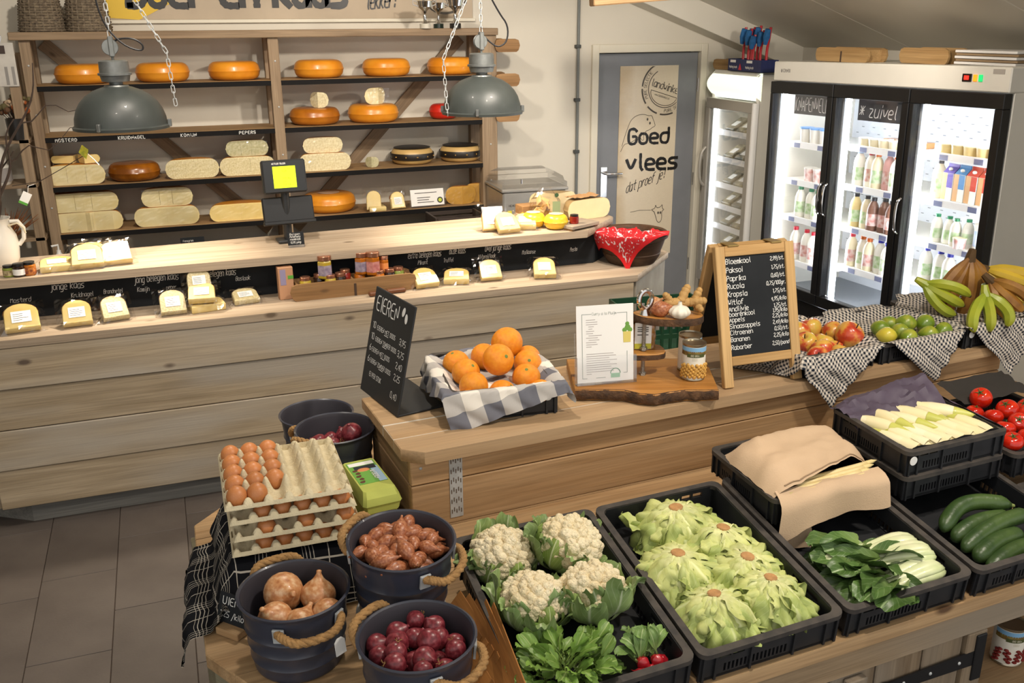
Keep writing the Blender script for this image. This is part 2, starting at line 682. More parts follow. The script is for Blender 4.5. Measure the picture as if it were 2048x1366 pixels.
# back wall with the doorway, built as one shell
g = G()
DX0, DX1, DZ = 3.10, 3.975, 2.035
g.box(-2.6, DX0, 6.65, 6.8, 0, 4.6)
g.box(DX1, 4.75, 6.65, 6.8, 0, 2.7)
g.box(DX0, DX1, 6.65, 6.8, DZ, 2.9)
wb = struct(g.obj('wall_back', WHITE_WALL, smooth=0))
struct(G().box(4.75, 4.85, 1.0, 6.8, 0, 2.4).obj('wall_right', WHITE_WALL, smooth=0))
struct(G().box(-2.75, -2.6, 1.0, 6.8, 0, 4.9).obj('wall_left', WHITE_WALL, smooth=0))
# store room seen through the gap of the door
struct(G().box(2.9, 4.3, 7.6, 7.65, 0, 2.4).box(2.85, 2.9, 6.8, 7.65, 0, 2.4).box(4.3, 4.35, 6.8, 7.65, 0, 2.4)
       .box(2.85, 4.35, 6.8, 7.65, 2.4, 2.45).obj('wall_storeroom', mat('storeroom_wood', '4a3522', 0.8), smooth=0))


def ceil_z(x):
    return 2.53 - 0.363 * (x - 3.43)


cl = bpy.data.objects.new('ceiling', None)
COL.objects.link(cl)
struct(cl)
ys = [0.2, 1.4, 2.6, 3.8, 5.20, 6.8]
SLOPE = atan2(0.363, 1)
for a, b in zip(ys[:-1], ys[1:]):
    vs, x0, x1 = [], -2.7, 4.85
    g = G()
    M = Matrix(((1, 0, -0.363 * 0, 0), (0, 1, 0, 0), (-0.363, 0, 1, 2.53 + 0.363 * 3.43), (0, 0, 0, 1)))
    g.box(x0, x1, a + 0.004, b - 0.004, 0, 0.06, 0.003, M)
    g.obj('ceiling_panel', CEIL, cl)
    if b < 6:
        G().box(x0, x1, b - 0.004, b + 0.004, 0.004, 0.05, 0, M).obj('panel_joint', WHITE_WALL, cl)
# sloping white rafter along the back wall
M = Matrix(((1, 0, 0, 0), (0, 1, 0, 0), (-0.363, 0, 1, 2.348 + 0.363 * 3.43), (0, 0, 0, 1)))
struct(G().box(2.2, 4.75, 6.42, 6.65, 0, 0.185, 0.004, M).obj('trim_1', mat('white_trim', 'd8d3c6', 0.6), smooth=0))
# wooden tie beam whose lower corner reaches into the picture
bm_ = thing('timber_tie_beam', 'brown timber tie beam end at the top edge above the grey door', 'beam', (2.36, 4.96, 2.335), rz=rad(8))
G().box(-0.07, 3.0, 0, 0.14, 0, 0.16, 0.006).obj('beam', W_ISLAND, bm_)
bm_.rotation_euler = (0, rad(-4), rad(-14))
bm_['kind'] = 'structure'
for k_ in ('label', 'category'):
    del bm_[k_]
bm_.name = 'trim_2'

# door, frame, printed panel
FRAMEP = mat('cream_frame_paint', 'd6d0bf', 0.5)
df = struct(G().box(DX0 - 0.05, DX0 + 0.005, 6.625, 6.8, 0, DZ + 0.055, 0.004)
            .box(DX1 - 0.005, DX1 + 0.05, 6.625, 6.8, 0, DZ + 0.055, 0.004)
            .box(DX0 + 0.005, DX1 - 0.005, 6.625, 6.8, DZ - 0.005, DZ + 0.055, 0.004).obj('trim_3', FRAMEP))
DOORG = mat('grey_door_paint', '7d8085', 0.42, var=0.06)
dr = bpy.data.objects.new('door_1', None)
COL.objects.link(dr)
struct(dr)
dr.location = (DX1 - 0.008, 6.69, 0)
dr.rotation_euler = (0, 0, rad(-2.5))
DW = 0.828
G().box(-DW, 0, -0.02, 0.02, 0.01, DZ - 0.012, 0.004).obj('door_leaf', DOORG, dr)
BURLAP, nt, bb = nodemat('printed_burlap_panel')
bb.inputs['Roughness'].default_value = 0.28
tcn = ND(nt, 'ShaderNodeTexCoord')
w1 = ND(nt, 'ShaderNodeTexNoise')
w1.inputs['Scale'].default_value = 3.5
w1.inputs['Detail'].default_value = 3
nt.links.new(tcn.outputs['Object'], w1.inputs['Vector'])
sx = ND(nt, 'ShaderNodeSeparateXYZ')
nt.links.new(tcn.outputs['Object'], sx.inputs[0])
ma = ND(nt, 'ShaderNodeMath', operation='MULTIPLY_ADD')
nt.links.new(w1.outputs['Fac'], ma.inputs[0])
ma.inputs[1].default_value = 0.25
nt.links.new(sx.outputs[0], ma.inputs[2])
rp = ramp(nt, [(0.05, C('b59a72')), (0.13, C('c9b592')), (0.22, C('ddd0b8'))])
nt.links.new(ma.outputs[0], rp.inputs['Fac'])
ck = ND(nt, 'ShaderNodeTexBrick')
ck.inputs['Scale'].default_value = 45
ck.inputs['Color1'].default_value = (1, 1, 1, 1)
ck.inputs['Color2'].default_value = (0.92, 0.92, 0.92, 1)
ck.inputs['Mortar'].default_value = (0.75, 0.72, 0.66, 1)
nt.links.new(tcn.outputs['Object'], ck.inputs['Vector'])
mp_ = ND(nt, 'ShaderNodeMapping')
mp_.inputs['Rotation'].default_value = (rad(90), 0, 0)
nt.links.new(tcn.outputs['Object'], mp_.inputs['Vector'])
nt.links.new(mp_.outputs[0], ck.inputs['Vector'])
nt.links.new(mix(nt, 0.6, rp.outputs['Color'], ck.outputs['Color'], 'MULTIPLY'), bb.inputs['Base Color'])
PX0, PX1 = -DW + 0.175, -0.165      # printed panel extents on the door
pn = G().box(0, PX1 - PX0, -0.004, 0, 0.45, 1.93).obj('printed_panel', BURLAP, dr, loc=(PX0, -0.0205, 0), smooth=0)
INK = mat('black_print', '1b1918', 0.4)
INKG = mat('dark_grey_print', '4a443c', 0.4)
PW = PX1 - PX0
g = G()
FM = face_m((0, -0.006, 0), (1, 0, 0), (0, 0, 1))
ink(g, 'Goed', 0.085, 1.345, 0.115, 0.19, FM, track=0.92)
ink(g, 'vlees', 0.075, 1.14, 0.125, 0.19, FM, track=0.92)
ink(g, 'dat proef je!', 0.075, 0.955, 0.075, 0.075, FM, slant=0.2, track=0.335 / inkw('dat proef je!', 0.075), curve=lambda x, y: (x, y + (x - 0.05) * 0.32, 0))
g.obj('slogan_print', INK, pn, smooth=0)
g = G()
SC_, SR = (0.385, 1.76), 0.205


def clipx(v):
    return (min(max(v[0], 0.005), PW - 0.005), min(max(v[1], 0.47), 1.925), 0)


def arcband(g, c, r0, r1, a0, a1, n=20):
    vs = []
    for i in range(n + 1):
        a = a0 + (a1 - a0) * i / n
        for r in (r0, r1):
            vs.append(clipx((c[0] + r * cos(a), c[1] + r * sin(a))))
    g.add(vs, [(2 * i, 2 * i + 1, 2 * i + 3, 2 * i + 2) for i in range(n)], FM)


for a0, a1 in ((100, 175), (180, 214), (222, 250), (258, 290), (300, 330)):
    arcband(g, SC_, SR - 0.012, SR, rad(a0), rad(a1), 12)
arcband(g, SC_, SR - 0.062, SR - 0.056, rad(120), rad(330), 24)


def rot15(x, y, a=rad(-17)):
    return clipx((SC_[0] + (x - SC_[0]) * cos(a) - (y - SC_[1]) * sin(a), SC_[1] + (x - SC_[0]) * sin(a) + (y - SC_[1]) * cos(a)))


ink(g, 'landwinkel', SC_[0] - 0.125, SC_[1] - 0.015, 0.055, 0.11, FM, track=0.62, curve=lambda x, y: rot15(x, y))
for i in range(16):
    a, b = rad(205 + i * 9.5), rad(205 + i * 9.5 + 9.5)
hp = [rot15(SC_[0] + 0.115 * cos(rad(a)), SC_[1] - 0.045 + 0.085 * sin(rad(a))) for a in range(180, 361, 12)]
g.tube([FM @ Vector(p) for p in hp + [hp[0]]], 0.0022, 4)
ink(g, 'www.landwinkel.nl', SC_[0] - 0.075, SC_[1] - 0.075, 0.018, 0.1, FM, track=0.6, curve=lambda x, y: rot15(x, y))
for tx, r0_, st_, sgn in (('PURE SELECTIE', SR - 0.043, 205, -1), ('PURE SELECTIE', SR - 0.043, 268, 1)):
    arcl = lambda x, y, r0_=r0_, st_=st_: clipx((SC_[0] + (r0_ + y) * cos(rad(st_) - x / r0_), SC_[1] + (r0_ + y) * sin(rad(st_) - x / r0_))) if sgn < 0 else \
        clipx((SC_[0] + (r0_ + 0.02 - y) * cos(rad(st_) + x / r0_), SC_[1] + (r0_ + 0.02 - y) * sin(rad(st_) + x / r0_)))
    ink(g, tx, 0, 0, 0.024, 0.12, FM, track=0.8, curve=arcl)
g.obj('stamp_print', INKG, pn, smooth=0)
g = G()
pig = [(0.03, 1.33), (0.05, 1.40), (0.075, 1.47), (0.10, 1.53), (0.15, 1.565), (0.21, 1.57), (0.25, 1.555), (0.275, 1.56), (0.285, 1.535),
       (0.30, 1.505), (0.31, 1.475), (0.285, 1.468), (0.265, 1.45), (0.225, 1.44), (0.21, 1.40), (0.215, 1.37), (0.195, 1.372), (0.18, 1.41),
       (0.14, 1.375), (0.09, 1.352), (0.05, 1.35), (0.02, 1.29)]
cow = [(0.33, 0.80), (0.30, 0.82), (0.335, 0.825), (0.34, 0.86), (0.35, 0.83), (0.385, 0.835), (0.40, 0.86), (0.40, 0.82), (0.42, 0.815),
       (0.395, 0.80), (0.40, 0.74), (0.385, 0.71), (0.36, 0.715), (0.345, 0.76), (0.33, 0.80)]
g.tube([FM @ Vector((x, y, 0)) for x, y in chaikin([Vector((x, y, 0)) for x, y in pig], 1) for x, y in ((x, y),)] if False else
       [FM @ Vector(p) for p in chaikin([Vector((x, y, 0)) for x, y in pig], 2)], 0.0018, 4)
g.tube([FM @ Vector(p) for p in chaikin([Vector((x, y, 0)) for x, y in cow], 1)], 0.0022, 4)
g.tube([FM @ Vector((x, y, 0)) for x, y in ((0.3, 0.815), (0.2, 0.82), (0.12, 0.81))], 0.0016, 4)
for x, y in ((0.24, 1.53), (0.262, 1.5), (0.365, 0.79), (0.385, 0.79)):
    g.ball(FM @ Vector((x, y, 0)), (0.007, 0.002, 0.011), 8, 6)
g.obj('animal_drawing', INKG, pn, smooth=0)
dh = G()
dh.box(-0.028, 0.028, -0.008, 0, 0.94, 1.18, 0.003)
hd = dh.obj('handle_plate', CHROME, dr, loc=(-DW + 0.06, -0.021, 0))
G().tube([(0, 0, 1.13), (0, -0.05, 1.13), (0.012, -0.06, 1.13), (0.13, -0.06, 1.13)], 0.009, 10).obj('lever', CHROME, hd)
for z in (0.35, 1.05, 1.78):
    G().lathe([(0.0001, -0.05), (0.008, -0.05), (0.008, 0.05), (0.0001, 0.05)], 10).obj('hinge', CHROME, dr, loc=(0.008, -0.03, z))

# surface conduit with clips
cp = thing('wall_conduit', 'thin grey conduit running up the white wall beside the door', 'pipe', (2.935, 6.63, 0))
G().tube([(0, 0, 0.9), (0, 0, 2.6)], 0.011, 10).obj('pipe', mat('grey_conduit', '6f7371', 0.5), cp)
for z in (1.32, 1.70, 2.08):
    G().box(-0.024, 0.018, -0.014, 0.02, z - 0.012, z + 0.012, 0.003).obj('clip', mat('dark_clip', '3f4241', 0.5), cp)

# printed banner high on the wall
BANNER = mat('beige_banner_print', 'b9a993', 0.7, var=0.15, vscale=3)
bn = thing('wall_banner', 'long beige printed banner with black lettering high above the cheese rack', 'banner', (0, 6.635, 2.28))
G().box(-0.36, 2.13, 0, 0.014, 0.0, 0.62, 0.002).obj('panel', BANNER, bn)
G().box(-0.38, 2.15, -0.006, 0.015, -0.022, 0.0, 0.003).obj('lower_rail', FRAMEP, bn)
G().prism([(-0.33, 0.02), (-0.05, 0.0), (0.15, 0.10), (0.28, 0.26), (0.28, 0.6), (-0.33, 0.6)], 0, 0.002, face_m((0, -0.001, 0), (1, 0, 0), (0, 0, 1))).obj('yellow_patch', mat('yellow_print', 'd9b53a', 0.6), bn)
g = G()
FM2 = face_m((0, -0.0035, 0), (1, 0, 0), (0, 0, 1))
xx = ink(g, 'Boer en Kaas', -0.10, 0.082, 0.20, 0.21, FM2, track=1.38 / inkw('Boer en Kaas', 0.20))
g.obj('lettering', INK, bn, smooth=0)
g = G()
ink(g, 'lekker!', 1.385, 0.055, 0.11, 0.09, FM2, slant=0.2, track=0.20 / inkw('lekker!', 0.11), curve=lambda x, y: (x, y + (x - 1.33) * 0.08, 0))
g.obj('lettering', INK, bn, smooth=0)
g = G()
for a0, a1 in ((150, 200), (205, 250), (255, 300), (305, 350)):
    vs = [FM2 @ Vector((1.93 + r * cos(rad(a0 + (a1 - a0) * i / 10)), 0.21 + r * sin(rad(a0 + (a1 - a0) * i / 10)), 0)) for i in range(11) for r in (0.17, 0.185)]
    g.add(vs, [(2 * i, 2 * i + 1, 2 * i + 3, 2 * i + 2) for i in range(10)])
vs = [FM2 @ Vector((1.93 + r * cos(rad(190 + 14 * i)), 0.21 + r * sin(rad(190 + 14 * i)), 0)) for i in range(11) for r in (0.125, 0.13)]
g.add(vs, [(2 * i, 2 * i + 1, 2 * i + 3, 2 * i + 2) for i in range(10)])
g.obj('stamp_print', INKG, bn, smooth=0)
# ------------------------------------------------------------------ cheese rack against the back wall
rk = thing('cheese_rack', 'tall open timber cheese rack with two bays and black-edged shelves on the back wall', 'shelving', (0, 6.3, 0))
SH = (1.915, 1.62, 1.325, 1.035)
BAYS = ((-0.655, 0.68), (0.745, 2.075))
G().box(-0.76, 2.19, -0.03, 0.30, 2.17, 2.215, 0.004).obj('top_board', W_RACK, rk)
for x0, x1 in ((-0.715, -0.655), (0.68, 0.745), (2.075, 2.185)):
    G().box(x0, x1, -0.005, 0.06, 0.85, 2.17, 0.003).obj('front_upright', W_RACKZ, rk)
    G().box(x0, x1, 0.26, 0.32, 0.85, 2.17, 0.003).obj('rear_upright', W_RACKZ, rk)
SHELFTOP = wood('shelf_board', 'a5855c', '8c6e49', rand=0.05, knots=False)
for i, z in enumerate(SH):
    for bi, (x0, x1) in enumerate(BAYS):
        b = G().box(x0 - 0.02, x1 + 0.02, 0.002, 0.34, z - 0.022, z, 0.002).obj('shelf_board', SHELFTOP, rk)
        st_ = G().box(x0 - 0.001, x1 + 0.001, -0.006, 0.0018, z - 0.032, z - 0.002, 0.001).obj('edge_strip', BLACKSTRIP, b)
        if i == 1 and bi == 0:
            for t, x, w in (('MOSTERD', -0.602, .125), ('KRUIDNAGEL', -0.253, .159), ('KOMIJN', .108, .1), ('PEPERS', .458, .107)):
                g = G()
                cap = 0.018
                ink(g, t, 0, 0, cap, 0.16, face_m((x, -0.0075, z - 0.0285), (1, 0, 0), (0, 0, 1)), track=w / inkw(t, cap))
                g.obj('chalk_name', CHALK, b, smooth=0)
for x0, z0, x1, z1 in ((-0.62, 2.15, 0.63, 0.90), (2.03, 2.15, 0.80, 0.90)):
    a = atan2(z1 - z0, x1 - x0)
    L = hypot(z1 - z0, x1 - x0)
    G().box(0, L, -0.012, 0.010, -0.04, 0.04, 0.002).obj('diagonal_brace', W_RACK, rk, (x0, 0.334, z0), (0, -a, 0))
for x in (-0.685, 0.712, 2.13):
    for z in (2.03, 1.75, 1.45, 1.2):
        G().ball((0, 0, 0), (0.006, 0.003, 0.006), 8, 6).obj('screw_head', GALV, rk, (x + 0.005, -0.006, z))

# low dark worktop under the rack
bc = thing('back_worktop', 'dark worktop running along the wall below the cheese rack', 'worktop', (0.9, 6.3, 0))
G().box(-1.65, 2.05, -0.25, 0.335, 0.80, 0.84, 0.004).obj('top', mat('grey_brown_worktop', '94887a', 0.5, var=0.2), bc)
G().box(-1.6, 2.0, -0.2, 0.33, 0.0, 0.799, 0.004).obj('cabinet', mat('dark_cabinet', '3c342d', 0.6), bc)

# ------------------------------------------------------------------ cheeses
def cheesemat(name, c1, c2, rough=0.35, dark=None):
    return mat(name, c1, rough, var=0.2, vscale=9, col2=c2, coat=0.15, sss=0.05, rand=0.06)


RIND = cheesemat('orange_wax_rind', 'e0952a', 'd2821c', 0.32)
RIND2 = cheesemat('brown_orange_rind', 'bd7420', '9e5a14', 0.3)
RINDD = cheesemat('dark_amber_rind', '9c5d16', '6f3d0c', 0.25)
RINDR = cheesemat('red_wax_rind', 'c22818', 'a81a10', 0.35)
RINDK = mat('black_wax_rind', '231d18', 0.4, var=0.2)
PASTE = cheesemat('pale_yellow_paste', 'e3d6a8', 'dac890', 0.45)
PASTEY = cheesemat('yellow_paste', 'ecd592', 'e2c678', 0.45)
CUMIN = mat('herbed_paste', 'e2d6ab', 0.5, col2='c8b888', vscale=120)
GREENP = mat('grey_green_paste', 'c2bb94', 0.5, col2='aaa478', vscale=70)
BLUEP = mat('speckled_paste', 'e4d9b2', 0.5, col2='cdbd90', vscale=80)
SHINE = glassmat('cling_film', gloss=0.07, rough=0.14)


def wheelprof(R, h, r=None):
    r = r or h * 0.42
    pr = [(1e-4, 0)]
    for i in range(6):
        a = -pi / 2 + (pi / 2) * i / 5
        pr.append((R - r + r * cos(a), r + r * sin(a)))
    pr.append((R + 0.004, h / 2))
    for i in range(6):
        a = (pi / 2) * i / 5
        pr.append((R - r + r * cos(a), h - r + r * sin(a)))
    pr.append((1e-4, h + 0.002))
    return pr


def wheel(name, label, x, z, R=0.152, h=0.112, m=RIND, y=6.10, group=None):
    x, y, R = x * (y + 0.37) / y, y + 0.37, R * 1.04
    t = G().lathe(wheelprof(R, h), 40).obj(name, m, None, (x, y, z), (0, 0, rnd.uniform(0, 6)))
    return tag(t, label, 'cheese', group)


def cutcheese(name, label, x, z, w, h, paste, rind=RIND, y=6.03, a=0.0, frac=0.5, group=None, film=True, dy=0.0, seams=()):
    """part of a wheel: rind all round, flat cut face towards the counter, shrink film over it"""
    if y > 5.5:                      # pieces on the rack shelves
        x, y, w = x * (y + 0.345) / y, y + 0.345, w * 1.05
    R = w / 2
    t = thing(name, label, 'cheese', (x, y + dy, z), a, group)
    da = pi * frac
    a0, a1 = pi / 2 - da, pi / 2 + da
    pr = wheelprof(R, h)
    g = G()
    g.lathe(pr, 28, None, a0, a1, capends=False)
    g.obj('rind', rind, t)
    sm = [(max(r - 0.004, 1e-4), 0.003 + z_ * (1 - 0.006 / h)) for r, z_ in pr]
    g = G()
    for an, s in ((a0, 1), (a1, -1)):
        d = Vector((cos(an), sin(an), 0))
        vs = [d * r + Vector((0, 0, z_)) for r, z_ in pr]
        g.add(vs, [tuple(range(len(vs))) if s > 0 else tuple(range(len(vs)))[::-1]])
    g.obj('cut_face', paste, t)
    for sx_ in seams:
        G().box(sx_ * R - 0.0012, sx_ * R + 0.0012, -0.0025, 0, 0.012, h - 0.012).obj('film_seam', SHINE, t)
    if film:
        g = G()
        rs = random.Random(int(abs(x * 1000)))

        def fn(u, v):
            X = (u * 2 - 1) * R * 0.97
            return (X, -0.004 - 0.005 * abs(nz((u * 9, v * 5, x * 7))) - 0.002 * rs.random(), h * (0.06 + 0.88 * v))
        g.grid(fn, 18, 8)
        g.obj('film_wrap', SHINE, t, smooth=0)
    return t


S1, S2, S3, S4 = [s + 0.001 for s in SH]
TOPROW = 'whole orange cheese wheels on the top shelf'
for i, (x, nm) in enumerate(((-0.385, 'leftmost whole orange cheese wheel on top shelf, behind lamp socket'), (0.045, 'whole orange cheese wheel second from left on top shelf, behind chain'),
                             (0.450, 'whole orange cheese wheel beside centre upright, left bay of top shelf'), (0.955, 'whole orange cheese wheel just right of centre upright on top shelf'),
                             (1.378, 'whole orange cheese wheel fifth from left on top shelf'), (1.80, 'whole orange cheese wheel at right end of top shelf, behind lamp socket'))):
    wheel('whole_cheese', nm, x, S1, group=TOPROW)
wheel('whole_cheese', 'brownish orange cheese wheel under speckled wedge, second shelf right bay', 0.91, S2, R=0.156, h=0.105, m=RIND2)
wheel('whole_cheese', 'bright orange cheese wheel under pale block, second shelf right bay', 1.28, S2, R=0.162, h=0.115, m=RIND)
wheel('whole_cheese', 'red waxed cheese wheel half hidden behind right lamp', 1.745, S2, R=0.095, h=0.10, m=RINDR)
cutcheese('cheese_wedge', 'speckled cheese wedge standing on brownish orange wheel', 0.925, S2 + 0.108, 0.13, 0.098, BLUEP, RIND2, y=6.04, frac=0.36, a=rad(-30))
cutcheese('cheese_wedge', 'pale cheese block standing on bright orange wheel', 1.305, S2 + 0.118, 0.17, 0.105, PASTE, RIND, y=6.04, frac=0.36, a=rad(24))
cutcheese('cheese_half', 'film-wrapped pale half cheese at left end of third shelf, orange slice on it', -0.495, S3, 0.315, 0.118, PASTE, RIND, y=6.0, seams=(-0.3, 0.35))
cutcheese('cheese_wedge', 'brown-rinded cheese wedge lying on the leftmost half of the third shelf', -0.50, S3 + 0.122, 0.26, 0.045, PASTEY, RIND2, y=6.06, frac=0.22, a=rad(30), film=False)
cutcheese('cheese_wedge', 'orange-rinded yellow cheese slice on top of leftmost half, third shelf', -0.44, S3 + 0.122, 0.18, 0.05, PASTEY, RIND, y=6.02, frac=0.25, a=rad(-20), film=False)
wheel('whole_cheese', 'glossy dark amber cheese wheel on third shelf of left bay', -0.18, S3, R=0.148, h=0.105, m=RINDD, y=6.08)
cutcheese('cheese_half', 'film-wrapped cumin half cheese right of dark amber wheel', 0.147, S3, 0.305, 0.118, CUMIN, RIND, y=6.0, seams=(-0.25,))
cutcheese('cheese_half', 'speckled half cheese beside centre upright, lower of two, third shelf', 0.468, S3, 0.325, 0.115, CUMIN, RIND, y=6.0, seams=(0.1,))
cutcheese('cheese_half', 'grey-green half cheese stacked on speckled half beside centre upright', 0.476, S3 + 0.118, 0.25, 0.098, GREENP, RIND2, y=6.02, seams=(-0.3, 0.2))
cutcheese('cheese_half', 'large speckled half cheese, lower of pair right of centre upright', 0.94, S3, 0.32, 0.112, BLUEP, RIND, y=6.0)
cutcheese('cheese_half', 'smaller speckled half cheese, upper of pair right of centre upright', 0.935, S3 + 0.115, 0.245, 0.098, BLUEP, RIND, y=6.02)
cutcheese('cheese_wedge', 'small grey cheese wedge between speckled halves and black-banded wheels', 1.235, S3, 0.105, 0.068, GREENP, RIND2, y=6.02, frac=0.3, a=rad(-20))


def banded(label, x):
    t = thing('whole_cheese', label, 'cheese', (x * 6.48 / 6.12, 6.48, S3), 0)
    R, h = 0.146, 0.108
    G().lathe(wheelprof(R, h), 40).obj('paste_body', mat('buff_rind', 'c9a76a', 0.4, var=0.15), t)
    G().lathe([(R - 0.03, h * 0.985), (R - 0.018, h + 0.001), (R - 0.03, h + 0.004), (1e-4, h + 0.005)], 40).obj('top_label', RINDK, t)
    G().lathe([(R + 0.0045, h * 0.30), (R + 0.006, h * 0.33), (R + 0.0065, h * 0.66), (R + 0.0045, h * 0.70)], 40).obj('black_band', RINDK, t)
    g = G()
    for k in range(5):
        a = rad(-150 + 30 * k)
        g.ball(((R + 0.0068) * cos(a), (R + 0.0068) * sin(a), h * 0.5), (0.004, 0.004, 0.005) if k % 2 else (0.007, 0.007, 0.004), 8, 4)
    g.obj('band_print', mat('gold_print', 'b98f45', 0.4), t)
    return t


banded('black-banded cheese wheel left of the pair on third shelf, right bay', 1.528)
banded('black-banded cheese wheel at right end of third shelf, by upright', 1.86)
cutcheese('cheese_half', 'long film-wrapped pale half cheese, top of left stack on lowest shelf', -0.48, S4 + 0.122, 0.385, 0.115, PASTE, RIND, y=6.0, seams=(-0.22, 0.25))
cutcheese('cheese_half', 'pale half cheese at the bottom of the left stack, lowest shelf', -0.47, S4, 0.388, 0.118, PASTE, RIND, y=6.0, film=False)
cutcheese('cheese_quarter', 'film-wrapped quarter cheese standing before left stack on lowest shelf', -0.452, S4, 0.255, 0.115, PASTE, RIND, y=5.985, frac=0.33, dy=0.0, seams=(0.1,))
bpy.context.view_layer.update()
cutcheese('cheese_half', 'film-wrapped half cheese, bottom of middle stack on lowest shelf', -0.028, S4, 0.37, 0.118, PASTE, RIND, y=6.0)
cutcheese('cheese_half', 'film-wrapped half cheese, top of middle stack on lowest shelf', -0.015, S4 + 0.121, 0.29, 0.115, PASTE, RIND, y=6.01, seams=(-0.3, 0.2))
cutcheese('cheese_half', 'low yellow half cheese left of the scale display, lowest shelf', 0.402, S4, 0.37, 0.108, PASTEY, RIND, y=6.0)
wheel('whole_cheese', 'orange cheese wheel with paper label right of scale display, lowest shelf', 0.965, S4, R=0.172, h=0.118, m=RIND, y=6.12)
lb = G().lathe([(0.075, 0.1215), (0.04, 0.1225), (1e-4, 0.1225)], 24).obj('paper_label', mat('pinkish_label', 'c7a07e', 0.7), bpy.data.objects[[o.name for o in bpy.data.objects if o.get('label', '').startswith('orange cheese wheel with paper')][0]])


def slab(g, w, d, h, n=8, M=None):
    """cut of cheese seen from above: straight front, rounded back rind"""
    poly = [(-w / 2, 0), (w / 2, 0), (w / 2 * 0.98, d * 0.62)]
    for i in range(1, n):
        a = pi * i / n
        poly.append((w / 2 * 0.98 * cos(a), d * 0.62 + d * 0.38 * sin(a)))
    poly.append((-w / 2 * 0.98, d * 0.62))
    return g.prism(poly, 0, h, M, c=0.004)


def packed(label, loc, tilt=32, rz=0, w=0.115, d=0.125, h=0.032, paste=PASTEY, group=None, lab=True, seed=1):
    """vacuum-packed piece: cheese, rind edge, film with crumpled seams, white weight label"""
    t = thing('packed_cheese', label, 'cheese', loc, 0, group)
    t.rotation_euler = (rad(tilt), 0, rad(rz))
    slab(G(), w, d, h).obj('cheese', paste, t)
    g = G()
    n = 10
    pl = [((w / 2 + 0.0012) * cos(pi * i / n), d * 0.62 + (d * 0.38 + 0.0012) * sin(pi * i / n)) for i in range(n + 1)]
    vs = [(x, y, z) for x, y in pl for z in (0.005, h - 0.005)]
    g.add(vs, [(2 * i, 2 * i + 2, 2 * i + 3, 2 * i + 1) for i in range(n)])
    g.obj('rind', RIND2, t)
    rs = random.Random(seed)
    g = G()

    def fn(u, v):
        x = (u - 0.5) * (w + 0.055)
        y = -0.02 + v * (d + 0.05)
        ex, ey = max(0, abs(x) - w / 2), max(0, -y, y - d)
        e = max(ex, ey)
        z = h + 0.0015 if e <= 0 else max(0.004, h - e * 1.5) + rs.uniform(-0.006, 0.007)
        return (x, y, z + 0.001)
    g.grid(fn, 12, 12)
    g.obj('film', FILM, t, smooth=0)
    if lab:
        lbm = G().box(-w * 0.28, w * 0.28, d * 0.22, d * 0.66, h + 0.002, h + 0.0032).obj('label', PAPER, t)
        g = G()
        for k in range(4):
            g.box(-w * 0.23, w * rs.uniform(0.0, 0.2), d * (0.3 + 0.08 * k), d * (0.315 + 0.08 * k), h + 0.0032, h + 0.0036)
        g.obj('label_print', INK, lbm)
    return t


packed('upright packed cheese wedge with labels, lowest shelf beside info card', (1.305, 6.355, S4), 75, -10, 0.10, 0.13, 0.04, PASTEY, seed=3, lab=False)
packed('flat packed cheese lying before upright wedge on lowest shelf', (1.322, 6.305, S4), 3, 0, 0.115, 0.09, 0.03, PASTEY, seed=4, lab=False)
packed('labelled packed cheese standing left of the info card', (1.465, 6.34, S4), 70, 8, 0.10, 0.115, 0.035, PASTEY, seed=5)
cutcheese('cheese_quarter', 'ochre quarter cheese in film right of info card, lowest shelf', 1.83, S4, 0.22, 0.125, mat('ochre_paste', 'c99a45', 0.45, var=0.2), RIND2, y=6.0, frac=0.4)
cutcheese('cheese_quarter', 'ochre quarter cheese against right upright of lowest shelf', 1.965, S4, 0.20, 0.13, mat('ochre_paste', 'c99a45', 0.45), RIND2, y=6.05, frac=0.3, a=rad(15))
ic = thing('info_card', 'white printed card in clear stand on lowest cheese shelf', 'sign', (1.68, 6.325, S4), 0, rot=(rad(-12), 0, rad(3)))
G().box(-0.13, 0.13, 0, 0.003, 0, 0.145).obj('acrylic_sheet', ACRYL, ic)
G().box(-0.12, 0.12, -0.0015, -0.0005, 0.012, 0.125).obj('paper', PAPER, ic)
g = G()
for k, (x0, x1) in enumerate(((-0.09, 0.07), (-0.075, 0.02), (-0.075, 0.01), (-0.075, 0.045))):
    z = (0.098, 0.066, 0.05, 0.034)[k]
    g.box(x0, x1, -0.0022, -0.0016, z, z + 0.005)
g.obj('text_lines', INKG, ic)
G().lathe([(1e-4, 0), (0.021, 0), (0.021, 0.0006), (1e-4, 0.0006)], 20, RX(pi / 2)).obj('logo', mat('dark_logo', '2b2b20', 0.5), ic, (0.09, -0.0017, 0.045))
G().lathe([(1e-4, 0), (0.013, 0), (0.013, 0.0006), (1e-4, 0.0006)], 20, RX(pi / 2)).obj('logo_centre', mat('lime_print', 'c3cf4b', 0.5), ic, (0.09, -0.0025, 0.045))

# things on the rack's top board
WICKER = mat('dark_wicker', '5d5143', 0.8, col2='82745f', vscale=60)


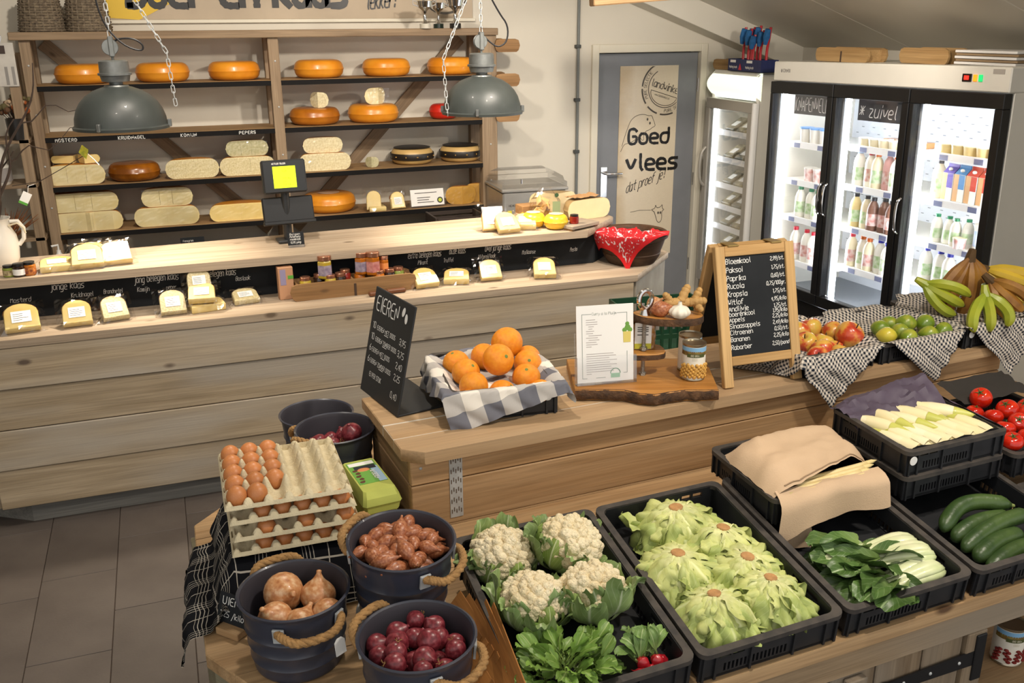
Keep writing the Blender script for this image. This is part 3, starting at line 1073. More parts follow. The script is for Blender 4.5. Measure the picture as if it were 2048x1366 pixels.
def basket(label, x):
    t = thing('wicker_basket', label, 'basket', (x, 6.42, 2.216), 0)
    g = G()
    n, rows = 22, 15
    for r in range(rows):
        z = 0.008 + r * 0.0145
        R = 0.125 - 0.028 * r / rows
        pts = [((R + (0.0045 if (i + r) % 2 else -0.0035)) * cos(2 * pi * i / n), (R + (0.0045 if (i + r) % 2 else -0.0035)) * sin(2 * pi * i / n), z) for i in range(n)]
        g.tube(pts, 0.0068, 5, closed=True)
    g.obj('woven_wall', WICKER, t)
    G().lathe([(1e-4, 0.0), (0.118, 0.0), (0.118, 0.008), (1e-4, 0.008)], 22).obj('base', WICKER, t)
    g = G()
    for i in range(n):
        a = 2 * pi * i / n
        g.tube([(0.124 * cos(a), 0.124 * sin(a), 0.0), (0.097 * cos(a), 0.097 * sin(a), 0.225)], 0.005, 5)
    g.obj('stakes', WICKER, t)
    return t


basket('dark upturned wicker basket nearest the left end of the rack top', -0.585)
basket('dark upturned wicker basket beside the lamp chain on rack top', -0.335)


def trophy(label, x, y, s, basemat):
    t = thing('trophy_cup', label, 'trophy', (x, y, 2.216), 0)
    t.scale = (s,) * 3
    G().lathe([(1e-4, 0), (0.034, 0), (0.034, 0.028), (1e-4, 0.028)], 20).obj('base', basemat, t)
    G().lathe([(1e-4, 0.028), (0.022, 0.03), (0.009, 0.05), (0.013, 0.07), (0.007, 0.085), (0.016, 0.105), (0.044, 0.125), (0.052, 0.16), (0.048, 0.162), (0.035, 0.13), (1e-4, 0.12)], 24).obj('cup', CHROME, t)
    for sgn in (-1, 1):
        G().tube([(sgn * 0.045, 0, 0.13), (sgn * 0.072, 0, 0.14), (sgn * 0.075, 0, 0.165), (sgn * 0.052, 0, 0.158)], 0.003, 6).obj('handle', CHROME, t)
    return t


trophy('silver trophy cup with pale base, leftmost of three on the rack', 1.69, 6.28, 1.05, mat('pale_stone', 'b9b4a6', 0.3))
trophy('silver trophy cup with dark green base, middle of three on the rack', 1.82, 6.42, 1.0, mat('dark_green_stone', '1d2a24', 0.3))
trophy('silver trophy cup with black base, rightmost of three on the rack', 1.895, 6.28, 1.1, mat('black_stone', '201d1c', 0.3))


def brickmould(label, loc, rz=0, L=0.30, W=0.13, Hh=0.085, cells=2, rot=None, m=None):
    """old wooden brick mould: long box with rounded lugs at the ends, cross divider and iron straps"""
    m = m or W_OLD
    t = thing('wooden_brick_mould', label, 'box', loc, rz, rot=rot)
    for y in (-W / 2, W / 2 - 0.014):
        poly = [(-L / 2 - 0.015, 0.012)] + [(-L / 2 - 0.025, Hh * 0.5), (-L / 2 - 0.015, Hh * 0.9), (-L / 2 + 0.01, Hh), (L / 2 - 0.01, Hh),
                                            (L / 2 + 0.015, Hh * 0.9), (L / 2 + 0.025, Hh * 0.5), (L / 2 + 0.015, 0.012), (L / 2, 0), (-L / 2, 0)]
        G().prism(poly[::-1], 0, 0.014, Matrix.Translation((0, y + 0.014, 0)) @ RX(pi / 2)).obj('side_board', m, t)
    for k in range(cells + 1):
        x = -L / 2 + 0.012 + (L - 0.036) * k / cells
        G().box(x, x + 0.012, -W / 2 + 0.014, W / 2 - 0.014, 0.0, Hh - 0.01, 0.002).obj('cross_board', m, t)
    G().box(-L / 2 + 0.01, L / 2 - 0.01, -W / 2 + 0.014, W / 2 - 0.014, 0.001, 0.01).obj('bottom', m, t)
    for k in range(1, cells):
        x = -L / 2 + L * k / cells
        G().box(x - 0.006, x + 0.006, -W / 2 - 0.003, -W / 2, 0.0, Hh * 0.75, 0.001).obj('iron_strap', mat('rusty_iron', '3d2c20', 0.7), t)
    return t


for i, (z, lbl) in enumerate(((2.06, 'top of three wooden moulds on the rack side by the white wall'), (1.835, 'middle of three wooden moulds on the rack side'), (1.60, 'lowest of three wooden moulds on the rack side, behind lamp rim'))):
    brickmould(lbl, (2.255, 6.42, z), 0, 0.13, 0.30, 0.085, 1)

# dark goods on the worktop under the rack
pc = thing('price_card', 'small black chalk card standing under the left bay of the rack', 'sign', (0.10, 6.02, 0.841), 0, rot=(rad(-8), 0, 0))
G().box(-0.07, 0.07, 0, 0.006, 0, 0.17, 0.001).obj('card', BLACKBOARD, pc)
g = G()
for z, tx in ((0.145, 'Fenegriek'), (0.12, 'de Fuggers'), (0.085, 'Kaas 10,95')):
    ink(g, tx, -0.055, z, 0.011, 0.1, face_m((0, -0.001, 0), (1, 0, 0), (0, 0, 1)), track=0.8)
g.obj('chalk_text', CHALK, pc, smooth=0)
DARKBROWN = mat('dark_brown_plastic', '3d322b', 0.6, var=0.2)


def tray(label, x, y, w, d, h, rz=0):
    t = thing('dark_crate', label, 'crate', (x, y, 0.841), rz)
    for sx_ in (-1, 1):
        G().box(sx_ * w / 2 - 0.008, sx_ * w / 2 + 0.008, -d / 2, d / 2, 0, h, 0.002).obj('end_panel', DARKBROWN, t)
    for sy in (-1, 1):
        for k in range(2):
            G().box(-w / 2 + 0.008, w / 2 - 0.008, sy * d / 2 - 0.006, sy * d / 2 + 0.006, h * (0.1 + 0.48 * k), h * (0.45 + 0.48 * k), 0.002).obj('slat', DARKBROWN, t)
    G().box(-w / 2 + 0.008, w / 2 - 0.008, -d / 2 + 0.006, d / 2 - 0.006, 0, 0.01).obj('floor', DARKBROWN, t)
    return t


tray('low dark slatted crate under the left bay, right of black card', 0.45, 6.12, 0.25, 0.2, 0.06)
tray('dark slatted crate under the rack below the orange wheel', 1.25, 6.1, 0.38, 0.26, 0.07)
tray('dark slatted crate at right under the rack, lower one', 1.78, 6.12, 0.40, 0.3, 0.10)
t = tray('dark slatted crate stacked on the right crate under the rack', 1.82, 6.14, 0.34, 0.26, 0.075)
t.location.z = 0.943
cm = thing('cheese_scoop_mould', 'dark brown handled scoop lying in crate below the orange wheel', 'tool', (1.22, 6.08, 0.853), rad(10))
G().box(-0.09, 0.09, -0.06, 0.06, 0, 0.05, 0.012).obj('body', DARKBROWN, cm)
G().tube([(-0.06, 0, 0.05), (-0.06, 0, 0.095), (0.06, 0, 0.095), (0.06, 0, 0.05)], 0.013, 8).obj('handle', DARKBROWN, cm)
sp = thing('soap_dispenser', 'small white pump dispenser behind the counter at left', 'bottle', (-0.62, 5.75, 0.841))
G().lathe([(1e-4, 0), (0.03, 0), (0.031, 0.1), (0.012, 0.125), (0.012, 0.14), (1e-4, 0.14)], 16).obj('bottle', WHITEPL, sp)
G().tube([(0, 0, 0.14), (0, 0, 0.172), (-0.035, -0.01, 0.168)], 0.007, 8).obj('pump', WHITEPL, sp)
sp.location = (-0.66, 6.1, 0.841)

# vacuum sealing machine on the worktop end
vm = thing('vacuum_sealer', 'stainless vacuum sealing machine with clear domed lid behind the counter', 'machine', (2.33, 6.02, 0.84), rad(-3))
G().box(-0.25, 0.20, -0.16, 0.25, 0.0, 0.34, 0.01).obj('housing', STEEL, vm)
G().box(-0.26, 0.21, -0.17, 0.255, 0.34, 0.362, 0.006).obj('top_plate', STEEL, vm)
g = G()
pr = []
for k, (s, z) in enumerate(((1.0, 0.364), (1.0, 0.395), (0.93, 0.402), (0.90, 0.43), (0.72, 0.455), (0.70, 0.458))):
    pr.append([(-0.025 + sx_ * 0.228 * s, 0.045 + sy * 0.20 * s, z) for sx_, sy in ((-1, -1), (1, -1), (1, 1), (-1, 1))])
vs = [p for r in pr for p in r]
fs = [(4 * i + j, 4 * i + (j + 1) % 4, 4 * i + 4 + (j + 1) % 4, 4 * i + 4 + j) for i in range(5) for j in range(4)] + [(20, 21, 22, 23)]
g.add(vs, fs).obj('clear_lid', GLASS, vm, smooth=0)
G().box(-0.25, 0.20, -0.165, -0.155, 0.366, 0.392, 0.002).obj('lid_rim', ACRYL, vm)
for a_, b_, m_, nm in (((-0.22, -0.19), (0.19, 0.22), mat('yellow_sticker', 'd8cf3a', 0.5), 'sticker'), ((-0.12, -0.05), (0.08, 0.19), PAPER, 'paper_label'), ((-0.12, -0.05), (0.065, 0.08), mat('blue_print', '2a3c9c', 0.5), 'blue_strip')):
    G().box(a_[0], a_[1], -0.1625, -0.1605, b_[0], b_[1]).obj(nm, m_, vm)
g = G()
ink(g, 'HENKELMAN', -0.21, 0.245, 0.014, 0.16, face_m((0, -0.1612, 0), (1, 0, 0), (0, 0, 1)), track=0.9)
g.obj('nameplate', INKG, vm, smooth=0)
G().tube([(-0.12, -0.155, 0.395), (-0.12, -0.155, 0.425)], 0.005, 6).obj('lid_latch', CHROME, vm)
# ------------------------------------------------------------------ cheese counter
ct = thing('cheese_counter', 'long scaffold-wood cheese counter with black chalkboard upstand', 'counter', (0, 0, 0))
zs = [0.113, 0.309, 0.506, 0.703, 0.899]
SIDEP = mat('grey_side_panel', '9a9384', 0.6, var=0.2, vscale=6, col2='857c6d')
for i in range(4):
    dy = (0.006, 0.0, 0.004, -0.006)[i]
    G().box(-1.0 + 0.10, 2.335, -0.015, 0.015, 0, zs[i + 1] - zs[i] - 0.004, 0.003).obj('front_plank', W_COUNTER, ct, (0, 4.495 + dy, zs[i] + 0.002))
    a = rad(45)
    G().box(0, 0.52, -0.015, 0.015, 0, zs[i + 1] - zs[i] - 0.004, 0.003).obj('corner_plank', W_COUNTER, ct, (-0.905, 4.497 + dy, zs[i] + 0.002), (0, 0, rad(128)))
G().box(0, 0.56, -0.012, 0.012, 0.05, 0.899, 0.002).obj('end_panel', SIDEP, ct, (2.345, 4.492, 0), (0, 0, rad(45)))
G().prism([(-0.79, 4.56), (2.28, 4.56), (2.6, 4.88), (2.6, 5.2), (-1.2, 5.2), (-1.2, 4.83)], 0.0, 0.112).obj('plinth', wood('plinth_wood', '8b8983', '6d6d6a', knot='43403a', rand=0.03), ct, smooth=0)
G().prism([(-0.93, 4.470), (2.355, 4.470), (2.775, 4.89), (2.775, 5.0), (-1.4, 5.0), (-1.4, 4.94)], 0.90, 0.937, c=0.003).obj('lower_shelf_board', W_TOP, ct)
G().prism([(-1.45, 4.825), (2.25, 4.825), (2.45, 5.02), (2.45, 5.28), (-1.45, 5.1)], 0.9372, 1.116).obj('counter_body', mat('counter_core', '3a352f', 0.8), ct, smooth=0)
bbd = G().box(-1.40, 2.245, 4.81, 4.822, 0.938, 1.116, 0.001).obj('chalkboard', BLACKBOARD, ct)
G().box(0, 0.27, -0.006, 0.006, 0.938, 1.116, 0.001).obj('chalkboard_return', BLACKBOARD, ct, (2.249, 4.820, 0), (0, 0, rad(45)))
G().prism([(-1.45, 4.69), (2.15, 4.69), (2.45, 4.99), (2.45, 5.34), (1.7, 5.26), (-1.45, 5.11)], 1.117, 1.157, c=0.003).obj('upper_top_board', W_TOP, ct)
g = G()
for t_, x, z, w in [('Mosterd', -0.76, 1.017, 0.09), ('jonge kaas', -0.581, 1.06, 0.148), ('Kruidnagel', -0.498, 1.016, 0.099), ('Brandnetel', -0.354, 1.019, 0.087), ('jong belegen kaas', -0.21, 1.06, 0.206), ('Komijn', -0.202, 1.014, 0.057), ('peper', -0.069, 1.012, 0.048), ('belegen kaas', 0.129, 1.056, 0.14), ('Boslook', 0.264, 1.024, 0.072), ('extra belegen kaas', 1.156, 1.058, 0.185), ('Pikant', 1.209, 1.02, 0.055), ('oude kaas', 1.385, 1.062, 0.094), ('Truffel', 1.352, 1.02, 0.056), ('Overjarige kaas', 1.589, 1.061, 0.153), ('Ui/prei/look', 1.55, 1.023, 0.102), ('Italiaanse', 1.805, 1.025, 0.082), ('Pesto', 2.097, 1.017, 0.045)]:
    big = z > 1.04
    cap = 0.033 if big else 0.022
    g = G()
    tr_ = w / inkw(t_, cap)
    ink(g, t_, x, z, cap, 0.095, face_m((0, 4.8092, 0), (1, 0, 0), (0, 0, 1)), slant=0.12, jit=0.05, track=tr_)
    g.obj('chalk_lettering', CHALK, bbd, smooth=0)

# packed cheeses along the lower shelf
LS = 0.938
packed('packed mustard cheese at far left end of the counter shelf', (-0.69, 4.565, LS), 38, 8, 0.145, 0.14, 0.036, seed=11)
packed('packed clove cheese, second from left on the counter shelf', (-0.462, 4.57, LS), 42, 5, 0.125, 0.125, 0.036, seed=12)
packed('packed green-speckled cheese, third from left on the counter shelf', (-0.30, 4.60, LS), 40, 12, 0.115, 0.125, 0.034, CUMIN, seed=13)
packed('packed cumin cheese left of the stacked packs on the counter shelf', (-0.045, 4.60, LS), 42, 3, 0.118, 0.125, 0.034, CUMIN, seed=14)
packed('lowest pack in the small stack of cheeses below the chalk word beleger', (0.115, 4.595, LS), 6, 10, 0.16, 0.11, 0.036, seed=15)
packed('middle pack in the small stack of cheeses, bright label', (0.088, 4.60, LS + 0.042), 30, -4, 0.125, 0.115, 0.034, seed=16)
packed('topmost pack leaning on the chalkboard in the small cheese stack', (0.085, 4.69, LS + 0.085), 62, 4, 0.11, 0.10, 0.034, CUMIN, seed=17)
packed('flat packed cheese alone below the chalk word Boslook', (0.30, 4.66, LS), 22, 10, 0.125, 0.10, 0.03, CUMIN, seed=18)
packed('packed cheese just right of the jar box on the counter shelf', (1.21, 4.625, LS), 32, 6, 0.125, 0.12, 0.034, seed=19)
packed('orange-edged packed cheese below the chalk word Truffel', (1.37, 4.635, LS), 16, -18, 0.135, 0.12, 0.034, seed=20)
packed('packed cheese standing below the chalk words Overjarige kaas', (1.565, 4.64, LS), 48, -3, 0.115, 0.115, 0.034, seed=21)
packed('packed cheese wedge nearest the wooden bowl on the counter shelf', (1.85, 4.575, LS), 28, -16, 0.12, 0.14, 0.034, seed=22)
# on the upper top
UT = 1.158
packed('flat packed cheese at left on the counter top beside jars', (-0.53, 4.755, UT), 10, 6, 0.15, 0.12, 0.032, seed=31)
packed('brightly lit packed cheese, middle of three at left on counter top', (-0.40, 4.77, UT), 42, 4, 0.14, 0.12, 0.04, seed=32)
packed('packed cheese in folded film behind middle pack on counter top', (-0.39, 4.885, UT), 50, -6, 0.13, 0.10, 0.034, seed=33)
packed('packed cheese, rightmost of the left group on counter top', (-0.272, 4.80, UT), 40, 10, 0.135, 0.12, 0.036, seed=34)
packed('packed cheese leaning at back of right group on counter top', (1.655, 4.86, UT), 58, -8, 0.12, 0.13, 0.036, seed=35)
packed('packed cheese at front of right group on counter top', (1.715, 4.77, UT), 40, 4, 0.125, 0.125, 0.036, seed=36)
packed('packed cheese lying beside the yellow baby wheels on counter top', (1.83, 4.82, UT), 22, -20, 0.12, 0.12, 0.036, seed=37)
YWAX = mat('yellow_wax', 'e8bb2c', 0.3, var=0.08, coat=0.3)
for lbl, x, y in (('small yellow waxed cheese, left of the two baby wheels on counter top', 1.905, 4.89), ('small yellow waxed cheese, right of the two baby wheels on counter top', 2.005, 4.80)):
    t = thing('baby_cheese', lbl, 'cheese', (x, y, UT))
    G().lathe(wheelprof(0.066, 0.082, 0.034), 32).obj('wax', YWAX, t)
    G().lathe([(0.04, 0.0845), (0.02, 0.0855), (1e-4, 0.0855)], 24).obj('label', mat('cream_label', 'd9c48f', 0.6), t)

# big cut cheeses on the right end of the counter
LIGHTP = mat('ivory_paste', 'dcc89a', 0.5, var=0.12)
cutcheese('cheese_half', 'large ivory half cheese at the right end of the counter top', 2.29, UT, 0.30, 0.115, LIGHTP, mat('grey_brown_rind', 'a58a5e', 0.6, var=0.2), y=4.98, a=rad(12), film=False)
cutcheese('cheese_wedge', 'ivory cheese wedge behind the large half at the counter end', 2.15, UT, 0.36, 0.13, LIGHTP, mat('grey_brown_rind', 'a58a5e', 0.6), y=5.13, a=rad(-8), frac=0.3, film=False)
pbk = thing('cheese_paper', 'crumpled brown paper on the large ivory half cheese', 'paper', (2.27, 5.03, UT + 0.118), rad(15))


def _cr(u, v):
    return ((u - 0.5) * 0.2, (v - 0.5) * 0.1, 0.012 + 0.012 * nz((u * 6, v * 4, 3.1)))


G().grid(_cr, 12, 6).obj('sheet', mat('brown_paper', 'b28a5e', 0.8), pbk, smooth=0)
wb_ = thing('slate_serving_board', 'small grey wooden serving board under a little jar', 'board', (2.13, 4.79, UT), rad(24))
G().box(-0.11, 0.11, -0.07, 0.07, 0.008, 0.028, 0.003).obj('board', wood('grey_board', '9b8d7c', '84776a', knots=False), wb_)
for sx_ in (-1, 1):
    G().box(sx_ * 0.095 - 0.01, sx_ * 0.095 + 0.01, -0.06, 0.06, 0, 0.008).obj('foot', W_OLD, wb_)

HONEY = mat('amber_honey', 'b0641a', 0.15, var=0.3, vscale=20, coat=0.5)
MUST = mat('mustard_yellow_jam', 'b49a34', 0.2, var=0.2, coat=0.5)
REDJ = mat('red_jam', '7c1f16', 0.15, coat=0.5)
DARKJ = mat('dark_jam', '2a1a14', 0.15, coat=0.5)
GREENJ = mat('green_spread', '7e8b3a', 0.25, coat=0.4)
COPPER = mat('copper_lid', 'b58066', 0.3, metal=0.8)
BLACKLID = mat('black_lid', '1a1817', 0.35)


def jar(label, loc, r, h, fill, lidm, lab=None, hexa=True, group=None, name='preserve_jar', rz=0.3):
    t = thing(name, label, 'jar', loc, rz, group)
    n = 6 if hexa else 20
    sm = 20 if hexa else 40
    G().lathe([(1e-4, 0), (r * 0.92, 0), (r, h * 0.04), (r, h * 0.74), (r * 0.8, h * 0.82), (1e-4, h * 0.82)], n).obj('filled_glass', fill, t, smooth=sm)
    G().lathe([(r * 0.86, h * 0.80), (r * 0.9, h * 0.81), (r * 0.9, h * 0.985), (r * 0.86, h), (1e-4, h)], 20).obj('lid', lidm, t)
    if lab:
        G().lathe([(r * 1.012, h * 0.14), (r * 1.012, h * 0.6)], n, None, 0, 2 * pi).obj('label', lab, t, smooth=sm)
    return t


jar('tiny jar with black lid standing on the grey serving board', (2.10, 4.765, UT + 0.0285), 0.026, 0.05, REDJ, BLACKLID, hexa=False)
FLOR = mat('patterned_paper_label', 'c9b98d', 0.6, col2='5b4a2c', vscale=60)
jar('small jar with green paper label, leftmost of three on counter top', (-0.735, 4.755, UT), 0.026, 0.052, GREENJ, BLACKLID, FLOR, False)
jar('small jar with white paper label, middle of three on counter top', (-0.69, 4.742, UT), 0.028, 0.06, DARKJ, BLACKLID, PAPER, False)
jar('small jar with orange flower label, rightmost of three on counter top', (-0.648, 4.752, UT), 0.028, 0.062, HONEY, BLACKLID, mat('orange_flower_label', 'c47a35', 0.6, col2='6d2c14', vscale=70), False)

# old mould filled with jars on the counter shelf
mb = brickmould('old wooden divided box full of jars on the counter shelf', (0.83, 4.69, LS), rad(1.5), 0.60, 0.13, 0.085, 2)
bx, by = 0.83, 4.69
LAV = mat('lavender_label', 'a59aa6', 0.6, col2='7d6f86', vscale=40)
PINK = mat('pink_label', 'c58b84', 0.6, col2='a9605f', vscale=40)
for k, (dx, dy, z) in enumerate(((-0.24, -0.02, 0.012), (-0.165, 0.02, 0.012), (-0.115, -0.02, 0.012), (-0.06, 0.0, 0.012), (-0.03, 0.03, 0.02), (0.045, 0.02, 0.012), (0.135, -0.02, 0.012), (0.195, -0.005, 0.012), (0.245, 0.01, 0.012))):
    jar('low jar inside the old divided box, %s from the left' % ORD[k], (bx + dx, by + dy, LS + z + 0.012), 0.029, 0.086, (MUST, DARKJ, MUST, DARKJ, REDJ, HONEY, HONEY, DARKJ, GREENJ)[k], COPPER, None, False, group='low jars inside the divided box')
jar('tall six-sided jar with lavender label at left on the jar box', (bx - 0.135, by, LS + 0.09), 0.038, 0.115, MUST, COPPER, LAV)
jar('tall six-sided honey jar with lavender label behind on the jar box', (bx + 0.055, by + 0.015, LS + 0.09), 0.036, 0.112, HONEY, COPPER, LAV)
jar('tall six-sided honey jar with pink label in front on the jar box', (bx + 0.11, by - 0.01, LS + 0.088), 0.038, 0.118, HONEY, COPPER, PINK)
jar('small six-sided honey jar with orange label, rightmost on the jar box', (bx + 0.172, by + 0.015, LS + 0.085), 0.026, 0.09, HONEY, COPPER, mat('orange_label', 'd98a4a', 0.6))
cb_ = thing('carton_box', 'slim kraft carton with lilac sticker left of the jar box', 'box', (0.495, 4.70, LS), rad(4))
G().box(-0.037, 0.037, -0.025, 0.025, 0, 0.165, 0.002).obj('carton', mat('kraft_card', 'b98c6a', 0.7), cb_)
G().box(-0.028, 0.0, -0.0258, -0.025, 0.075, 0.155).obj('sticker', mat('lilac_sticker', '8f87a5', 0.6), cb_)
G().box(0.01, 0.0375, -0.0262, 0.0, 0.105, 0.122).obj('green_flash', mat('green_print', '58a03a', 0.6), cb_)
CHOC = mat('brown_cake', '6e4125', 0.5, var=0.3)
for lbl, x, y, a in (('small wrapped brown bar in front of jar box, nearer one', 0.94, 4.585, 6), ('small wrapped brown bar in front of jar box, farther one', 1.035, 4.60, 3)):
    t = thing('wrapped_bar', lbl, 'snack', (x, y, LS), rad(a))
    G().box(-0.05, 0.05, -0.016, 0.016, 0.001, 0.022, 0.005).obj('bar', CHOC, t)
    G().grid(lambda u, v: ((u - 0.5) * 0.125, (v - 0.5) * 0.046, 0.0255 - 0.02 * max(0, abs(u - 0.5) - 0.4) * 10 * 0.5 + 0.002 * nz((u * 20, v * 9, x))), 12, 4).obj('wrapper', FILM, t, smooth=0)

# price card in clear foot on the counter top
pc = thing('price_card', 'tiny black chalk price card in clear foot below the scale', 'sign', (0.585, 4.86, UT), 0, rot=(rad(-10), 0, rad(3)))
G().box(-0.042, 0.042, 0, 0.004, 0.012, 0.078, 0.001).obj('card', BLACKBOARD, pc)
G().box(-0.04, 0.04, -0.012, 0.014, 0, 0.014).obj('clear_foot', ACRYL, pc)
g = G()
for z, tx in ((0.064, 'Belgen'), (0.051, 'Petersely'), (0.038, 'roomkaas'), (0.022, '12,95 p.kg')):
    ink(g, tx, -0.03, z, 0.010, 0.12, face_m((0, -0.0012, 0), (1, 0, 0), (0, 0, 1)), slant=0.1, track=0.055 / inkw(tx, 0.01))
g.obj('chalk_text', CHALK, pc, smooth=0)

# scale display on pole
sd = thing('scale_display', 'black customer scale display with lit yellow-green screen on a pole', 'scale', (0.565, 5.02, UT), rad(4))
BLK = mat('dark_grey_housing', '26282a', 0.4)
G().box(-0.06, 0.06, -0.05, 0.05, 0, 0.016, 0.004).obj('foot', BLK, sd)
G().tube([(0, 0, 0.01), (0, 0, 0.30)], 0.022, 12).obj('pole', BLK, sd)
hd = G().box(-0.112, 0.112, -0.022, 0.022, -0.085, 0.085, 0.008).obj('head', BLK, sd, (0, -0.012, 0.345), (rad(-8), 0, 0))
g = G()
ink(g, 'METTLER TOLEDO', -0.06, 0.062, 0.008, 0.16, face_m((0, -0.0228, 0), (1, 0, 0), (0, 0, 1)), track=0.75)
g.obj('maker_name', PAPER, hd, smooth=0)
SCRN = mat('lit_green_screen', 'c6e21a', 0.4, emit=1.1)
scr = G().box(-0.058, 0.058, -0.0235, -0.022, -0.058, 0.052).obj('screen', SCRN, hd)
g = G()
FMs = face_m((0, -0.0242, 0), (1, 0, 0), (0, 0, 1))
for z, tx in ((0.036, '0.000 kg'), (0.024, '0.000'), (-0.012, '0.00 /kg'), (-0.03, '0.00'), (-0.045, '0.00 EUR')):
    ink(g, tx, -0.01, z, 0.008, 0.13, FMs, track=0.8)
g.obj('digits', mat('lcd_digits', '4f6a10', 0.5), scr, smooth=0)
G().box(-0.132, 0.132, -0.012, 0.012, -0.075, 0.062, 0.006).obj('rear_keyboard', mat('black_housing', '161719', 0.4), sd, (0.01, -0.002, 0.175), (rad(-14), 0, 0))
G().box(-0.135, 0.135, -0.05, 0.0, -0.02, 0.0, 0.004).obj('keyboard_ledge', mat('black_housing', '161719', 0.4), sd, (0.01, 0.004, 0.11), (rad(-14), 0, 0))

# bag of crackers behind the baby wheels
bgk = thing('cracker_bag', 'clear bag of crackers with green label behind the yellow baby wheels', 'bag', (2.02, 5.0, UT), rad(-8))


def bagfn(w, d, h, seed, top=0.35):
    def fn(u, v):
        a = 2 * pi * u
        k = 1.0 if v < 0.62 else 1.0 - (1 - top) * ((v - 0.62) / 0.38)
        ex = (abs(cos(a)) ** 0.55) * (1 if cos(a) > 0 else -1)
        ey = (abs(sin(a)) ** 0.55) * (1 if sin(a) > 0 else -1)
        n = 1 + 0.10 * nz((ex * 2 + seed, ey * 2, v * 5)) + 0.05 * nz((ex * 7, ey * 7, v * 14 + seed))
        return (ex * w / 2 * k * n, ey * d / 2 * (k if v < 0.62 else k * k) * n, h * v)
    return fn


G().grid(bagfn(0.165, 0.11, 0.20, 2.0), 28, 16).obj('film_bag', FILM, bgk, smooth=0)
for k in range(9):
    G().box(-0.026, 0.026, -0.006, 0.006, -0.02, 0.02, 0.004).obj('cracker', mat('toasted_cracker', 'c99e63', 0.8, var=0.3, vscale=30), bgk, (rnd.uniform(-0.05, 0.05), rnd.uniform(-0.03, 0.03), 0.03 + 0.012 * k), (rnd.uniform(-1, 1), rnd.uniform(-1, 1), rnd.uniform(0, 3)))
G().box(0.03, 0.075, -0.0575, -0.0565, 0.03, 0.125).obj('label', mat('sage_label', '7d8b66', 0.6), bgk)
G().lathe([(1e-4, 0), (0.012, 0), (0.012, 0.001), (1e-4, 0.001)], 16, RX(pi / 2)).obj('seal', mat('dark_green_label', '2d4a2a', 0.6), bgk, (0.055, -0.05, 0.16))
kb = thing('wooden_block', 'plain wooden block behind the cracker bag on the counter', 'block', (1.99, 5.12, UT), rad(5))
G().box(-0.09, 0.09, -0.05, 0.05, 0.0, 0.085, 0.003).obj('block', W_OLD, kb)

# wooden bowl with red bandana
bw = thing('wooden_bowl', 'large dark wooden bowl at the right end of the counter shelf', 'bowl', (2.462, 4.765, LS))
G().lathe([(1e-4, 0), (0.135, 0), (0.158, 0.035), (0.168, 0.06), (0.166, 0.065), (0.178, 0.10), (0.192, 0.142), (0.206, 0.15), (0.21, 0.168), (0.20, 0.178), (0.185, 0.172), (0.168, 0.11), (0.14, 0.04), (1e-4, 0.025)], 44).obj('bowl', wood('dark_bowl_wood', '5b4330', '3e2c1e', knots=False, axis=0, rough=0.5), bw)
BAND, nt, b_ = nodemat('red_bandana_print')
b_.inputs['Roughness'].default_value = 0.85
uvn = ND(nt, 'ShaderNodeUVMap')
vo = ND(nt, 'ShaderNodeTexVoronoi')
vo.inputs['Scale'].default_value = 22
nt.links.new(uvn.outputs[0], vo.inputs['Vector'])
rv = ramp(nt, [(0.0, C('e3d6d8')), (0.14, C('d8ccd0')), (0.17, C('23263f')), (0.24, C('b5141c')), (0.70, C('b5141c')), (0.80, C('cfc6cc'))])
nt.links.new(vo.outputs['Distance'], rv.inputs['Fac'])
sx = ND(nt, 'ShaderNodeSeparateXYZ')
nt.links.new(uvn.outputs[0], sx.inputs[0])


def edge(i):
    s_ = ND(nt, 'ShaderNodeMath', operation='SUBTRACT')
    nt.links.new(sx.outputs[i], s_.inputs[0])
    s_.inputs[1].default_value = 0.5
    ab = ND(nt, 'ShaderNodeMath', operation='ABSOLUTE')
    nt.links.new(s_.outputs[0], ab.inputs[0])
    return ab.outputs[0]


mxn = ND(nt, 'ShaderNodeMath', operation='MAXIMUM')
nt.links.new(edge(0), mxn.inputs[0])
nt.links.new(edge(1), mxn.inputs[1])
gt = ND(nt, 'ShaderNodeMath', operation='GREATER_THAN')
gt.inputs[1].default_value = 0.43
nt.links.new(mxn.outputs[0], gt.inputs[0])
nt.links.new(mix(nt, gt.outputs[0], rv.outputs['Color'], C('c8121a')), b_.inputs['Base Color'])


def bandana(u, v):
    # square sheet turned 45 degrees: one corner hangs far over the front rim, the rest lies crumpled in the bowl
    s, t_ = u - 0.5, v - 0.5
    x = (s - t_) * 0.27 - 0.045
    y = (s + t_) * 0.34 - 0.075
    r = hypot(x, y)
    R = 0.205
    w = 0.02 * nz((u * 5, v * 5, 1.0)) + 0.012 * nz((u * 13, v * 13, 4.0))
    if y < 0.0 and r > R - 0.02:
        e = r - (R - 0.02)
        d = Vector((x / r, y / r, 0))
        ro = R + 0.010 + 0.008 * sin(e * 30) - max(0, e - 0.03) * 0.22
        return (d.x * ro, d.y * ro, 0.188 - max(0, e - 0.03) * 1.1 + w * 0.2)
    k = min(1, r / R)
    kk = max(0, 1 - k)
    xx_, yy_ = x * 0.9, y * 0.9
    q = hypot(xx_, yy_)
    lim = 0.165
    if q > lim and y > -0.02:
        xx_, yy_ = xx_ * lim / q, yy_ * lim / q
    return (xx_, yy_, 0.187 - 0.035 * kk + w * 2.2 * min(1, kk * 4 + 0.15) - (0.03 if y > 0.02 else 0) * min(1, y * 12))


bd = G().grid(bandana, 44, 44, uvfn=lambda u, v: (u, v)).obj('red_bandana', BAND, None, (2.455, 4.765, LS), (0, 0, rad(-24)), smooth=180)
tag(bd, 'red paisley bandana draped over the wooden bowl rim', 'cloth')

